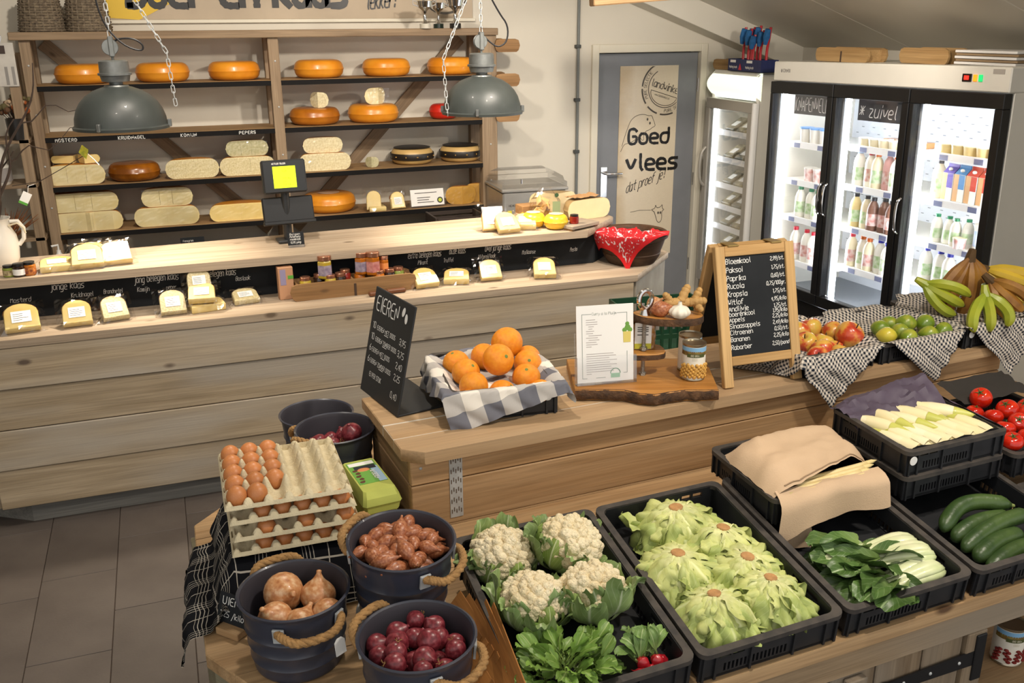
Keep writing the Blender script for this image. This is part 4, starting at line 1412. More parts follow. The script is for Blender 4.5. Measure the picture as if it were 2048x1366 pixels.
# ------------------------------------------------------------------ decorations at the left end
jg = thing('ceramic_jug', 'white ceramic jug holding twisted bare branches at the left edge', 'vase', (-0.80, 5.02, UT))
WCER = mat('white_glaze', 'dcd8ce', 0.15, coat=0.5)
G().lathe([(1e-4, 0), (0.07, 0), (0.085, 0.03), (0.092, 0.09), (0.085, 0.14), (0.066, 0.18), (0.064, 0.21), (0.072, 0.225), (0.066, 0.225), (0.058, 0.2), (1e-4, 0.12)], 32).obj('body', WCER, jg)
G().tube([(0.065, 0, 0.205), (0.10, 0.0, 0.205), (0.12, 0, 0.17), (0.115, 0, 0.12), (0.09, 0, 0.09)], 0.01, 8).obj('handle', WCER, jg)
G().tube([(0.06, -0.03, 0.19), (0.10, -0.03, 0.20), (0.125, -0.03, 0.175), (0.13, -0.03, 0.15)], 0.004, 6).obj('cord', mat('pale_cord', 'cfc2a6', 0.9), jg)
BARK = mat('dark_twig_bark', '3f3128', 0.8, var=0.3, vscale=40)
rs = random.Random(5)
br = thing('twisted_branches', 'twisted dark bare branches standing in the white jug', 'branches', (-0.80, 5.02, UT + 0.13))
for k, (tx, tz, wig) in enumerate(((0.08, 0.72, 0.05), (0.30, 0.80, 0.04), (-0.05, 0.6, 0.06), (0.18, 0.55, 0.04), (0.02, 0.78, 0.05), (0.10, 0.4, 0.03))):
    pts = []
    for i in range(15):
        s = i / 14
        pts.append((tx * s ** 1.4 + wig * sin(s * 9 + k) * s, 0.05 * (k - 2.5) / 3 * s, tz * s))
    cpts = chaikin([Vector(p) for p in pts], 1)
    G().tube(cpts, [0.0115 * (1 - 0.8 * i / len(cpts)) for i in range(len(cpts))], 6).obj('branch', BARK, br)
    if k < 5:
        p0 = Vector(pts[9])
        q = [p0 + Vector(((0.05 + 0.12 * s) * (1 if k % 2 else -0.4) * s * 2, 0, 0.12 * s + 0.05 * sin(s * 12 + k) * s)) for s in [i / 9 for i in range(10)]]
        G().tube(q, [0.0045 * (1 - 0.7 * i / 9) for i in range(10)], 5).obj('twig', BARK, br)
gt_ = thing('gift_tag', 'white and green gift tag hanging from a branch at left', 'tag', (-0.63, 4.98, 1.50), rot=(0, rad(30), 0))
G().box(-0.02, 0.02, -0.001, 0.001, -0.06, 0, 0.0005).obj('card', PAPER, gt_)
G().box(-0.02, 0.02, -0.0018, -0.0011, -0.06, -0.048).obj('green_edge', mat('green_print', '58a03a', 0.6), gt_)
G().tube([(0, 0, 0), (-0.01, 0, 0.03), (0.01, 0, 0.05)], 0.0015, 5).obj('string', PAPER, gt_)
gt2 = thing('gift_tag', 'yellow butterfly tag on a twig below the left lamp', 'tag', (-0.36, 4.95, 1.685), rot=(0, rad(-12), 0))
G().prism([(-0.022, 0), (0, -0.04), (0.024, 0.0), (0.004, 0.03)], 0, 0.002, RX(pi / 2)).obj('card', mat('yellow_green_card', 'b3b02e', 0.6, col2='7a8a24', vscale=60), gt2)
G().tube([(0.01, 0, -0.01), (0.03, 0, -0.045), (0.045, 0, -0.08)], 0.002, 5).obj('string', PAPER, gt2)
G().tube([(-0.005, 0, -0.02), (-0.10, 0.02, -0.05), (-0.24, 0.04, -0.09), (-0.36, 0.06, -0.08)], 0.002, 5).obj('twig', BARK, gt2)

lr = thing('corner_rack', 'narrow wooden corner rack holding decorations left of the cheese rack', 'shelf', (-0.86, 6.25, 0))
for z in (1.04, 1.36, 1.62):
    G().box(-0.25, 0.14, -0.02, 0.25, z - 0.022, z, 0.002).obj('shelf_board', W_RACK, lr)
G().box(0.08, 0.135, -0.02, 0.03, 0.84, 2.10, 0.003).obj('front_post', W_RACKZ, lr)
G().box(0.08, 0.135, 0.2, 0.25, 0.84, 2.10, 0.003).obj('rear_post', W_RACKZ, lr)
lr.location.x = -0.87
wl = thing('white_lantern', 'white glazed storm lantern on the corner rack at left edge', 'lantern', (-0.95, 6.30, 1.361))
G().lathe([(1e-4, 0), (0.075, 0), (0.085, 0.02), (0.085, 0.10), (0.07, 0.115), (0.07, 0.235), (0.06, 0.25), (1e-4, 0.25)], 24).obj('body', WCER, wl)
G().lathe([(0.0875, 0.02), (0.0875, 0.10)], 24).obj('grey_band', mat('grey_glaze', '9a9490', 0.3), wl)
pt = thing('dried_flower_pot', 'black pot of dried flowers on the corner rack beside the cheese rack', 'plant', (-0.79, 6.27, 1.621))
G().lathe([(1e-4, 0), (0.052, 0), (0.058, 0.12), (0.05, 0.12), (0.048, 0.09), (1e-4, 0.09)], 24).obj('pot', mat('black_glaze', '191716', 0.3), pt)
rs = random.Random(9)
for k in range(26):
    a, rr, hh = rs.uniform(0, 6.28), rs.uniform(0.01, 0.11), rs.uniform(0.15, 0.24)
    q = (rr * cos(a), rr * sin(a) * 0.6, hh)
    G().tube([(0, 0, 0.09), (q[0] * 0.5, q[1] * 0.5, hh * 0.7), q], 0.002, 4).obj('stem', BARK, pt)
    G().ball(q, rs.uniform(0.01, 0.022), 7, 5).obj('flower_head', (mat('rust_petals', '8f4a1c', 0.9), mat('dry_olive', '5b5334', 0.9), mat('dry_brown', '5a3f2a', 0.9), mat('pale_dry', 'b39a7d', 0.9))[k % 4], pt)
dg = thing('dried_grass_wreath', 'rust brown dried grass bundle on the corner rack low at left', 'decoration', (-0.93, 6.22, 1.041))
for k in range(46):
    a = rs.uniform(-0.9, 0.9)
    L = rs.uniform(0.16, 0.26)
    y = rs.uniform(-0.06, 0.06)
    G().tube([(rs.uniform(-0.03, 0.03), y, 0.004), (sin(a) * L * 0.6, y, cos(a) * L * 0.5), (sin(a) * L, y + rs.uniform(-.02, .02), cos(a) * L * 0.75 + 0.01)], [0.004, 0.003, 0.001], 4).obj('grass_blade', mat('rust_grass', '8a5228', 0.9, rand=0.3), dg)
hb = thing('hanging_box', 'white box with grey print hanging at the top left corner', 'box', (-0.80, 6.24, 1.92), 0)
G().box(-0.065, 0.065, -0.02, 0.02, 0, 0.24, 0.003).obj('carton', mat('white_grey_card', 'c9c5bd', 0.6, var=0.2, vscale=10), hb)
G().box(-0.03, 0.02, -0.021, -0.0202, 0.18, 0.225).obj('dark_print', mat('dark_brown_print', '3c2e28', 0.6), hb)
for x in (-0.045, 0.01, 0.045):
    G().box(x - 0.008, x + 0.008, -0.021, -0.0202, 0.01, 0.11).obj('grey_print', mat('grey_print', '8a8783', 0.6), hb)
G().tube([(0, 0, 0.24), (0.01, 0, 0.27), (0, 0, 0.292)], 0.002, 5).obj('hanger', CHROME, hb)

# ------------------------------------------------------------------ pendant lamps
ENAM = mat('grey_green_enamel', '3d4240', 0.45, var=0.15, vscale=12, coat=0.05)
ENIN = mat('white_enamel_inside', 'd8d6cc', 0.5)
CAST = mat('cast_aluminium', '7d807e', 0.42, metal=0.6, var=0.2, vscale=30)
CABLE = mat('black_cable', '17171a', 0.5)


def chain(g, p0, p1, link=0.036, r=0.0022, w=0.0075):
    p0, p1 = Vector(p0), Vector(p1)
    d = p1 - p0
    n = max(1, int(d.length / (link * 0.80)))
    q = d.to_track_quat('Z', 'Y').to_matrix().to_4x4()
    for i in range(n):
        c = p0 + d * ((i + 0.5) / n)
        M = Matrix.Translation(c) @ q @ RZ(pi / 2 * (i % 2))
        hl = link / 2
        pts = [(w * cos(a), 0, (hl - w) * (1 if a < pi else -1) + w * sin(a)) for a in [2 * pi * k / 12 for k in range(12)]]
        g.tube([M @ Vector(p) for p in pts], r, 5, closed=True)


def lamp(label, x, y, z, tail, cab, power):
    t = thing('pendant_lamp', label, 'lamp', (x, y, z))
    R = 0.208
    pr = [(R + 0.004, 0.0), (R + 0.006, 0.012), (R - 0.004, 0.018), (R - 0.007, 0.05), (R - 0.020, 0.09), (R - 0.038, 0.12), (R - 0.065, 0.148), (R - 0.10, 0.171), (R - 0.14, 0.186), (0.05, 0.191), (0.03, 0.192)]
    G().lathe(pr, 48).obj('shade', ENAM, t)
    pi_ = [(R + 0.001, 0.001), (R - 0.010, 0.02), (R - 0.014, 0.05), (R - 0.028, 0.09), (R - 0.046, 0.117), (R - 0.073, 0.143), (R - 0.108, 0.165), (0.02, 0.182)]
    G().lathe(pi_, 48).obj('shade_lining', ENIN, t)
    G().lathe([(1e-4, 0.189), (0.055, 0.189), (0.052, 0.196), (0.030, 0.198), (0.030, 0.210), (0.060, 0.212), (0.066, 0.238), (0.074, 0.240), (0.074, 0.249), (0.066, 0.251), (0.064, 0.300), (0.056, 0.306), (1e-4, 0.306)], 28).obj('socket_housing', CAST, t)
    G().tube([(0, 0, 0.298), (0, 0, 0.33)], 0.006, 8).obj('eye_bolt', CAST, t)
    pl = G().lathe([(1e-4, -0.012), (0.034, -0.012), (0.036, -0.008), (0.028, -0.003), (0.028, 0.003), (0.036, 0.008), (0.034, 0.012), (1e-4, 0.012)], 24, RX(pi / 2)).obj('pulley', CAST, t, (-0.005, 0, 0.362))
    G().box(-0.012, 0.012, -0.018, 0.018, 0.32, 0.41, 0.004).obj('pulley_bracket', CAST, t)
    g = G()
    chain(g, (0, 0, 0.405), (0, 0, 1.3))
    g.obj('hanging_chain', GALV, t)
    g = G()
    for a, b in zip(tail[:-1], tail[1:]):
        chain(g, a, b)
    g.obj('loose_chain', GALV, t)
    G().tube(chaikin([Vector(p) for p in cab], 2), 0.0045, 6).obj('cable', CABLE, t)
    for a in (-115, -10, 150):
        M = RZ(rad(a)) @ TR(R + 0.004, 0, 0.004)
        G().box(-0.006, 0.012, -0.008, 0.008, 0, 0.035, 0.003, M).obj('clip', CAST, t)
    G().ball((0, 0, 0.09), (0.045, 0.045, 0.06), 16, 10).obj('bulb', mat('lamp_bulb', 'fff0d8', 0.3, emit=14, ecol='ffdcae'), t)
    l = bpy.data.lights.new('pendant_lamp_light', 'SPOT')
    l.energy = power
    l.spot_size = rad(105)
    l.spot_blend = 0.6
    l.shadow_soft_size = 0.05
    l.color = (1, 0.86, 0.68)
    lo = bpy.data.objects.new('pendant_lamp_light', l)
    COL.objects.link(lo)
    lo.parent = t
    lo.location = (0, 0, 0.02)
    return t


lamp('grey enamel pendant lamp hanging at left over the counter', -0.172, 4.85, 1.793, [(0.06, 0, 0.70), (0.235, -0.05, 0.335), (0.248, -0.05, 0.10)],
     [(-0.03, 0, 0.9), (-0.045, 0, 0.60), (-0.02, 0, 0.46), (0.05, -0.01, 0.37), (0.13, -0.01, 0.34), (0.14, -0.01, 0.37), (0.10, -0.01, 0.40), (0.04, 0, 0.40), (0.01, 0, 0.385)], 38)
lamp('grey enamel pendant lamp hanging at right over the counter', 1.60, 4.85, 1.795, [(-0.02, 0, 0.70), (-0.22, -0.05, 0.28), (-0.205, -0.05, 0.0)],
     [(0.0, 0, 0.95), (0.03, 0, 0.62), (0.10, 0, 0.50), (0.145, -0.01, 0.44), (0.14, -0.01, 0.36), (0.09, -0.01, 0.33), (0.045, 0, 0.36), (0.02, 0, 0.385)], 38)
# ------------------------------------------------------------------ vegetable island
IR = rad(3.5)
isl = thing('vegetable_island', 'stepped pine vegetable island with raised back box and cabinet below', 'counter', (0.548, 2.36, 0), IR)
ZB, ZT = 0.86, 1.118


def iw(u, v, z=0.0):
    """island plan coordinates -> world"""
    return (0.548 + u * cos(IR) - v * sin(IR), 2.36 + u * sin(IR) + v * cos(IR), z)


UE = 2.31
for z0, z1 in ((ZB, 1.000), (1.003, 1.080)):
    G().box(0, UE, 0, 0.024, z0, z1, 0.003).obj('front_plank', W_ISLAND, isl)
    G().box(0.0, 0.024, 0.026, 0.41, z0, z1, 0.003).obj('side_plank', wood('pine_side', '9f8263', '806548', axis=1), isl)
    G().box(UE - 0.024, UE, 0.026, 0.41, z0, z1, 0.003).obj('side_plank', wood('pine_side', '9f8263', '806548', axis=1), isl)
G().box(0, UE, 0.386, 0.41, ZB, 1.08, 0.003).obj('rear_plank', W_ISLAND, isl)
G().prism([(-0.022, 0.015), (0.033, -0.034), (UE + 0.02, -0.034), (UE + 0.02, 0.0835), (-0.022, 0.0835)], 1.081, ZT, c=0.003).obj('top_plank', W_ISLTOP, isl)
G().box(-0.022, UE + 0.02, 0.0870, 0.191, 1.081, ZT, 0.003).obj('top_plank', W_ISLTOP, isl)
G().box(-0.022, UE + 0.02, 0.196, 0.435, 1.081, ZT, 0.003).obj('top_plank', W_ISLTOP, isl)
G().box(-0.021, UE, 0.083, 0.2, 1.083, 1.1168).obj('pale_joint', mat('pale_filler', 'c9c3b6', 0.7), isl)
stp = G().box(0.115, 0.155, -0.0022, 0.0, 0.878, 1.079, 0.0005).obj('nail_plate', GALV, isl)
g = G()
for r in range(6):
    for c_ in range(5):
        z = 0.892 + r * 0.032 + (0.006 if c_ % 2 else 0)
        g.box(0.119 + c_ * 0.0072, 0.1215 + c_ * 0.0072, -0.0030, -0.0022, z, z + 0.013)
g.obj('nail_slots', mat('dark_slot', '5b4a3a', 0.8), stp)
stp.data.transform(Matrix.Identity(4))
G().ball((0, 0, 0), (0.005, 0.003, 0.005), 8, 6).obj('screw_head', GALV, isl, (0.03, -0.001, 1.055))

# base planks with chamfered left end
OUT = [(-0.905, -0.33), (-0.339, -0.615), (0.296, -0.576), (0.378, -0.492), (0.66, -0.25)]


def uL(v):
    for (a, b), (c, d) in zip(OUT[:-1], OUT[1:]):
        if a <= v <= c:
            return b + (d - b) * (v - a) / (c - a)
    return OUT[-1][1]


W_BASE = wood('base_board_wood', 'bd9d74', '9f7e58', knot='5f4630', rand=0.08)
vs_ = [-0.905, -0.665, -0.442, -0.225, -0.008, 0.21, 0.43, 0.66]
for a, b in zip(vs_[:-1], vs_[1:]):
    a2, b2 = a + 0.0015, b - 0.0015
    mids = [v for v, _ in OUT if a2 < v < b2]
    poly = [(uL(a2), a2), (2.6, a2), (2.6, b2), (uL(b2), b2)] + [(uL(m_), m_) for m_ in mids[::-1]]
    G().prism(poly, 0.822, ZB, c=0.003).obj('base_plank', W_BASE, isl)
G().box(-0.30, 2.6, -0.900, 0.62, 0.824, 0.852).obj('pale_joint', mat('pale_filler', 'c9c3b6', 0.7), isl)
W_FASC = wood('fascia_wood', '9d876a', '7d684e', grey='8d8272', rand=0.05)
G().box(-0.31, 2.6, -0.897, -0.873, 0.745, 0.8215, 0.003).obj('fascia_board', W_FASC, isl)
SIDEL = wood('fascia_wood_side', '8f8a72', '77705a', axis=0, rand=0.05)
# slanted cladding below the chamfered corner
p0, p1 = (-0.30, -0.88), (-0.59, -0.325)
L = hypot(p1[0] - p0[0], p1[1] - p0[1])
G().box(0, L, -0.012, 0.012, 0.10, 0.8215, 0.003).obj('corner_panel', SIDEL, isl, (p0[0], p0[1], 0), (0, 0, atan2(p1[1] - p0[1], p1[0] - p0[0])))
G().box(-0.59, -0.566, -0.325, 0.3, 0.10, 0.8215, 0.003).obj('end_panel', SIDEL, isl)
G().box(-0.5, 1.20, -0.75, 0.4, 0.0, 0.82).obj('cabinet_core', mat('dark_inside', '2a2119', 0.9), isl)
# cabinet doors of upright barn boards
us = [-0.28, -0.10, 0.07, 0.24, 0.42, 0.58, 0.745, 0.76, 0.905, 1.06, 1.20]
for a, b in zip(us[:-1], us[1:]):
    if b - a < 0.03:
        continue
    G().box(a + 0.003, b - 0.003, -0.888, -0.866, 0.10, 0.742, 0.003).obj('door_board', W_BARN, isl)
G().box(1.205, 1.275, -0.897, -0.866, 0.0, 0.744, 0.003).obj('door_post', W_BARN, isl)
# z-brace on the door
bA, bB = (0.98, 0.735), (0.80, 0.30)
G().box(0.80, 0.86, -0.91, -0.889, 0.10, 0.735, 0.003).obj('door_stile', W_BARN, isl)
BLKI = mat('black_iron', '141416', 0.5, metal=0.3)
st2 = G().prism([(0.0, -0.016), (0.29, -0.022), (0.29, 0.022), (0.0, 0.016), (-0.018, 0.02), (-0.03, 0.0), (-0.018, -0.02)], 0, 0.005, RX(pi / 2), c=0.001).obj('strap_hinge', BLKI, isl, (0.945, -0.893, 0.665))
G().box(0.29, 0.325, -0.009, 0.0, -0.07, 0.07, 0.002).obj('hinge_plate', BLKI, st2)
for x, z in ((0.05, 0), (0.14, 0), (0.24, 0), (0.307, 0.05), (0.307, -0.05), (-0.012, 0)):
    G().ball((x, -0.0055, z), (0.005, 0.003, 0.005), 8, 6).obj('screw_head', GALV, st2)
G().prism([(0.0, -0.016), (0.20, -0.022), (0.20, 0.022), (0.0, 0.016), (-0.018, 0.02), (-0.03, 0.0), (-0.018, -0.02)], 0, 0.005, RX(pi / 2) @ RZ(pi), c=0.001).obj('strap_hinge', BLKI, isl, (0.70, -0.893, 0.665))
# open shelf niche right of the doors
G().box(1.28, 2.6, -0.86, -0.2, 0.36, 0.40, 0.003).obj('niche_shelf', W_BASE, isl)
G().box(1.28, 2.6, -0.2, -0.18, 0.0, 0.82).obj('niche_back', mat('niche_back_wood', '5e4a36', 0.8), isl)

# ------------------------------------------------------------------ crates
CRATE = mat('black_crate_plastic', '17191c', 0.5, var=0.25, vscale=14, col2='222326')
DUST = mat('dusty_crate_rim', '443e38', 0.7, var=0.3, vscale=25, col2='2c2927')


def slotwall(g, L, h, rows, M):
    """moulded wall with slots: rows = (z0, z1, first, last, count, bar width)"""
    t = 0.008
    z = 0.0
    for z0, z1, a, b, n, bw_ in rows:
        g.box(0, L, 0, t, z, z0, 0, M)
        p = (b - a - bw_ * (n - 1)) / n if n > 1 else b - a
        g.box(0, a, 0, t, z0, z1, 0, M)
        g.box(b, L, 0, t, z0, z1, 0, M)
        for k in range(n - 1):
            x = a + (k + 1) * p + k * bw_
            g.box(x, x + bw_, 0, t, z0, z1, 0, M)
        z = z1
    g.box(0, L, 0, t, z, h, 0, M)


def crate(label, loc, rz, w=0.4, d=0.6, h=0.082, tilt=0.0, shear=0.0, dot=None, name='plastic_crate'):
    t = thing(name, label, 'crate', loc)
    t.rotation_euler = (tilt, 0, rz)
    SH_ = Matrix(((1, shear, 0, 0), (0, 1, 0, 0), (0, 0, 1, 0), (0, 0, 0, 1)))
    i = 0.012
    G().box(i, w - i, i, d - i, 0.002, 0.008, 0, SH_).obj('floor', CRATE, t, smooth=0)

    def wall(nm, M, L):
        g = G()
        slotwall(g, L, h - 0.004, ((0.012, 0.034, L * 0.16, L * 0.62, 16, 0.005), (0.052, 0.066, L * 0.12, L * 0.30, 2, 0.006)), SH_ @ M)
        for x in (0.0, L * 0.085, L * 0.34, L * 0.66, L * 0.9, L - 0.006):
            g.box(x, x + 0.006, -0.006, 0, 0.0, h - 0.01, 0, SH_ @ M)
        g.obj(nm, CRATE, t, smooth=0)
    wall('front_wall', TR(i, i, 0), w - 2 * i)
    wall('rear_wall', TR(w - i, d - i, 0) @ RZ(pi), w - 2 * i)
    wall('side_wall', TR(i, d - i, 0) @ RZ(-pi / 2), d - 2 * i)
    wall('side_wall', TR(w - i, i, 0) @ RZ(pi / 2), d - 2 * i)
    # rounded rim swept round the top
    g = G()
    r = 0.025
    pts = []
    for cx_, cy_, a0 in ((w - r, d - r, 0), (r, d - r, 90), (r, r, 180), (w - r, r, 270)):
        for k in range(5):
            a = rad(a0 + 22.5 * k)
            pts.append((cx_ + r * cos(a), cy_ + r * sin(a)))
    n = len(pts)
    vs2 = []
    for x, y in pts:
        dx, dy = x - w / 2, y - d / 2
        nx = (w / 2 - 0.018) / (w / 2)
        ny = (d / 2 - 0.018) / (d / 2)
        inn = (w / 2 + dx * nx, d / 2 + dy * ny)
        vs2 += [(x, y, h - 0.012), (x, y, h), (inn[0], inn[1], h), (inn[0], inn[1], h - 0.012)]
    fs2 = [(4 * k + q, 4 * ((k + 1) % n) + q, 4 * ((k + 1) % n) + (q + 1) % 4, 4 * k + (q + 1) % 4) for k in range(n) for q in range(4)]
    g.add(vs2, fs2, SH_)
    g.obj('rim', DUST, t, smooth=30)
    if dot:
        G().lathe([(1e-4, 0), (0.013, 0), (0.013, 0.001), (1e-4, 0.001)], 18, RX(pi / 2)).obj('round_sticker', WHITEPL, t, dot)
    return t


TL = rad(5.5)
CR = rad(3.5)
SHR = 0.087
Z0 = ZB + 0.001
crate('black crate holding cauliflowers, rocket and radishes in front', (0.558, 1.46, Z0), CR, tilt=TL, shear=SHR)
crate('black crate full of upturned green lettuces', (0.966, 1.482, Z0), CR, tilt=TL, shear=SHR)
crate('black crate of pak choi in front of the asparagus sack', (1.376, 1.508, Z0), CR, tilt=TL, shear=SHR)
crate('black crate of cucumbers at the right', (1.788, 1.532, Z0), CR, tilt=TL, shear=SHR, w=0.42)
# battens that raise the crates at the back
for u0 in (0.10, 0.52, 0.93, 1.34):
    G().box(u0, u0 + 0.34, -0.30, -0.26, ZB, ZB + 0.040, 0.002).obj('crate_batten', W_BASE, isl)
crate('black crate holding the asparagus sack behind the pak choi', (1.40, 1.845, 0.978), CR, w=0.37, d=0.35, h=0.075, shear=0.10)
crate('black crate under the chicory crate, behind the cucumbers', (1.815, 1.83, 0.978), CR, w=0.385, d=0.35, h=0.072, shear=0.10)
crate('black crate of chicory with white sticker and purple paper', (1.815, 1.832, 1.051), CR, w=0.385, d=0.35, h=0.076, shear=0.10, dot=(0.02, 0.0, 0.05))
crate('black crate of tomatoes at the right edge', (2.235, 1.85, 0.965), CR, w=0.4, d=0.40, h=0.075, shear=0.05)
crate('black crate of small red peppers at the right edge under tomatoes', (2.225, 1.555, Z0), CR, w=0.4, d=0.28, h=0.095, shear=0.05)
crate('black crate of apples with checked cloth on the island top', (1.905, 2.425, ZT + 0.001), CR, w=0.32, d=0.36, h=0.075)
crate('black crate of limes with checked cloth on the island top', (2.235, 2.44, ZT + 0.001), CR, w=0.37, d=0.36, h=0.075)
crate('black crate of bananas with checked cloth at island end', (2.625, 2.465, ZT + 0.001), CR, w=0.36, d=0.38, h=0.085, dot=(0.03, 0.0, 0.055))
crate('black crate of oranges with grey checked cloth on the island top', (0.70, 2.485, ZT + 0.001), rad(-6), w=0.345, d=0.375, h=0.098, dot=(0.305, 0.0, 0.06))

# ------------------------------------------------------------------ cloths
GING = gingham('navy_gingham', 'd8cfc2', '1d2430', 0.0064)
GINGBIG = gingham('grey_block_check', 'e3ddd2', '6f7078', 0.055)
BAG = mat('natural_linen', 'c4a98a', 0.9, var=0.1, vscale=5, bump=0.15, bscale=300)


def drape(label, loc, rz, w, d, h, size, rot, m, seed, table=None, ox=0.0, oy=0.0, depth=0.05, n=64, amp=1.0, side=None):
    """cloth lining a crate: sinks inside, passes over the rim and hangs in folds outside"""
    a, b = w / 2 - 0.012, d / 2 - 0.012
    sx_, sy_ = size if isinstance(size, tuple) else (size, size)

    def fn(u, v):
        s, t_ = (u - 0.5) * sx_, (v - 0.5) * sy_
        x = s * cos(rot) - t_ * sin(rot) + ox
        y = s * sin(rot) + t_ * cos(rot) + oy
        ex, ey = abs(x) - a, abs(y) - b
        gx, gy = (1 if x > 0 else -1), (1 if y > 0 else -1)
        wr = amp * (0.010 * nz((x * 9 + seed, y * 9, 0.3)) + 0.006 * nz((x * 23, y * 23 + seed, 1.7)))
        if ex <= 0 and ey <= 0:
            e = min(-ex, -ey)
            k = min(1.0, e / 0.05)
            return (x, y, h + 0.004 - depth * (k * k * (3 - 2 * k)) + wr * (0.5 + k))
        hx, hy = max(0, ex - 0.022), max(0, ey - 0.022)
        hang = max(hx, hy)
        px_ = x if ex <= 0 else gx * (a + min(ex, 0.022) + 0.006 + hx * 0.10)
        py_ = y if ey <= 0 else gy * (b + min(ey, 0.022) + 0.006 + hy * 0.10)
        if hx > 0 and hy > 0:
            mn = min(hx, hy)
            px_ += gx * mn * 0.45
            py_ += gy * mn * 0.45
            hang = max(hx, hy) + 0.2 * mn
        z = h + 0.005 + (0.004 if hang < 0.01 else 0) - hang
        fold = amp * 0.012 * sin((x * 1.0 + y * 1.3) * 34 + seed) * min(1, hang / 0.05)
        if hx > hy:
            px_ += gx * (abs(fold) + abs(wr))
        else:
            py_ += gy * (abs(fold) + abs(wr))
        z += wr * 0.8
        if side and gx == side and hx > 0.06 and hx > hy:
            z = h + 0.004 - 0.06 + wr
        if table is not None and z < table + 0.004 and not (gy < 0 and hy >= hx):
            over = table + 0.004 - z
            if hx > hy:
                px_ += gx * over * 0.8
            else:
                py_ += gy * over * 0.8
            z = table + 0.004 + abs(wr) * 0.5
        return (px_, py_, z)
    o = G().grid(fn, n, n, uvfn=lambda u, v: (u * sx_, v * sy_)).obj('checked_cloth', m, None, loc, (0, 0, rz), smooth=180)
    c, s2 = cos(rz), sin(rz)
    o.location = (loc[0] + c * w / 2 - s2 * d / 2, loc[1] + s2 * w / 2 + c * d / 2, loc[2])
    return tag(o, label, 'cloth')


drape('navy and white checked cloth under the apples', (1.905, 2.425, ZT), CR, 0.32, 0.36, 0.075, 0.50, rad(38), GING, 1.0, 0.0, -0.03, -0.02, 0.03, 72)
drape('navy and white checked cloth under the limes', (2.235, 2.44, ZT), CR, 0.37, 0.36, 0.075, 0.47, rad(50), GING, 5.0, 0.0, 0.01, -0.02, 0.03, 72)
drape('navy and white checked cloth under the bananas', (2.625, 2.465, ZT), CR, 0.36, 0.38, 0.085, 0.52, rad(45), GING, 9.0, 0.0, 0.02, -0.03, 0.02, 72)
drape('large grey and white checked cloth under the oranges', (0.70, 2.485, ZT), rad(-6), 0.345, 0.375, 0.098, (0.42, 0.45), rad(15), GINGBIG, 3.0, 0.0, -0.02, -0.045, 0.035, 64)

# ------------------------------------------------------------------ fruit
ORANGE = mat('orange_peel', 'f49d20', 0.38, var=0.12, vscale=5, col2='ea8a10', bump=0.35, bscale=160, rand=0.06, sss=0.05)
g = G()
prof = [(max(1e-4, sin(pi * i / 18)), -cos(pi * i / 18) * 0.97) for i in range(19)]
prof[-1] = (1e-4, 0.93)
prof[-2] = (prof[-2][0], 0.945)
ORM = g.lathe(prof, 28).mesh('orange', ORANGE, 180)
NAV = G().lathe([(1.2e-1, 0.944), (0.06, 0.955), (1e-4, 0.958)], 10).mesh('navel', mat('stem_scar', '6c7a3a', 0.8))
opos = [(0.800, 2.735, 1.215, .040, 'orange at the back left corner of the orange crate'), (0.905, 2.765, 1.215, .041, 'orange at the back beside the tallest orange'),
        (0.975, 2.74, 1.262, .048, 'tallest orange on top of the heap at the back'), (0.905, 2.625, 1.252, .046, 'large orange on top of the heap facing front, stem scar visible'),
        (0.805, 2.645, 1.215, .041, 'yellowish orange left of the large front orange'), (1.015, 2.655, 1.215, .041, 'orange at right below the tallest orange'),
        (1.045, 2.73, 1.205, .038, 'small orange at the back right corner of the crate'), (0.80, 2.552, 1.205, .041, 'orange at the left side near the front cloth'),
        (0.98, 2.575, 1.20, .041, 'orange at the right side near the front cloth'), (0.775, 2.51, 1.172, .036, 'orange half sunk at front left behind the cloth'),
        (0.885, 2.53, 1.175, .040, 'orange half sunk at the front middle behind the cloth'), (1.0, 2.505, 1.172, .038, 'orange half sunk at front right behind the cloth')]
for x, y, z, r, lb_ in opos:
    o = thing('orange', lb_, 'orange', (x, y, z), group='oranges in the crate')
    o.rotation_euler = (rad(rnd.uniform(15, 75)), rad(rnd.uniform(-30, 30)), rnd.uniform(0, 6))
    if 'stem scar' in lb_:
        o.rotation_euler = (rad(62), 0, rad(18))
    o.scale = (r * 1.09,) * 3
    mobj('peel', ORM, o)
    mobj('stem_scar', NAV, o)


def fruitmat(name, stops, rough=0.3, sc=2.0, coat=0.25):
    m, nt, b = nodemat(name)
    b.inputs['Roughness'].default_value = rough
    b.inputs['Coat Weight'].default_value = coat
    tc = ND(nt, 'ShaderNodeTexCoord')
    oi = ND(nt, 'ShaderNodeObjectInfo')
    ad = ND(nt, 'ShaderNodeVectorMath', operation='ADD')
    sc_ = ND(nt, 'ShaderNodeVectorMath', operation='SCALE')
    cb = ND(nt, 'ShaderNodeCombineXYZ')
    nt.links.new(oi.outputs['Random'], cb.inputs[0])
    nt.links.new(oi.outputs['Random'], cb.inputs[2])
    nt.links.new(cb.outputs[0], sc_.inputs[0])
    sc_.inputs['Scale'].default_value = 50
    nt.links.new(tc.outputs['Object'], ad.inputs[0])
    nt.links.new(sc_.outputs[0], ad.inputs[1])
    n = ND(nt, 'ShaderNodeTexNoise')
    n.inputs['Scale'].default_value = sc
    n.inputs['Detail'].default_value = 3
    nt.links.new(ad.outputs[0], n.inputs['Vector'])
    r = ramp(nt, [(p, C(c)) for p, c in stops])
    nt.links.new(n.outputs['Fac'], r.inputs['Fac'])
    nt.links.new(r.outputs['Color'], b.inputs['Base Color'])
    MATS[name] = m
    return m


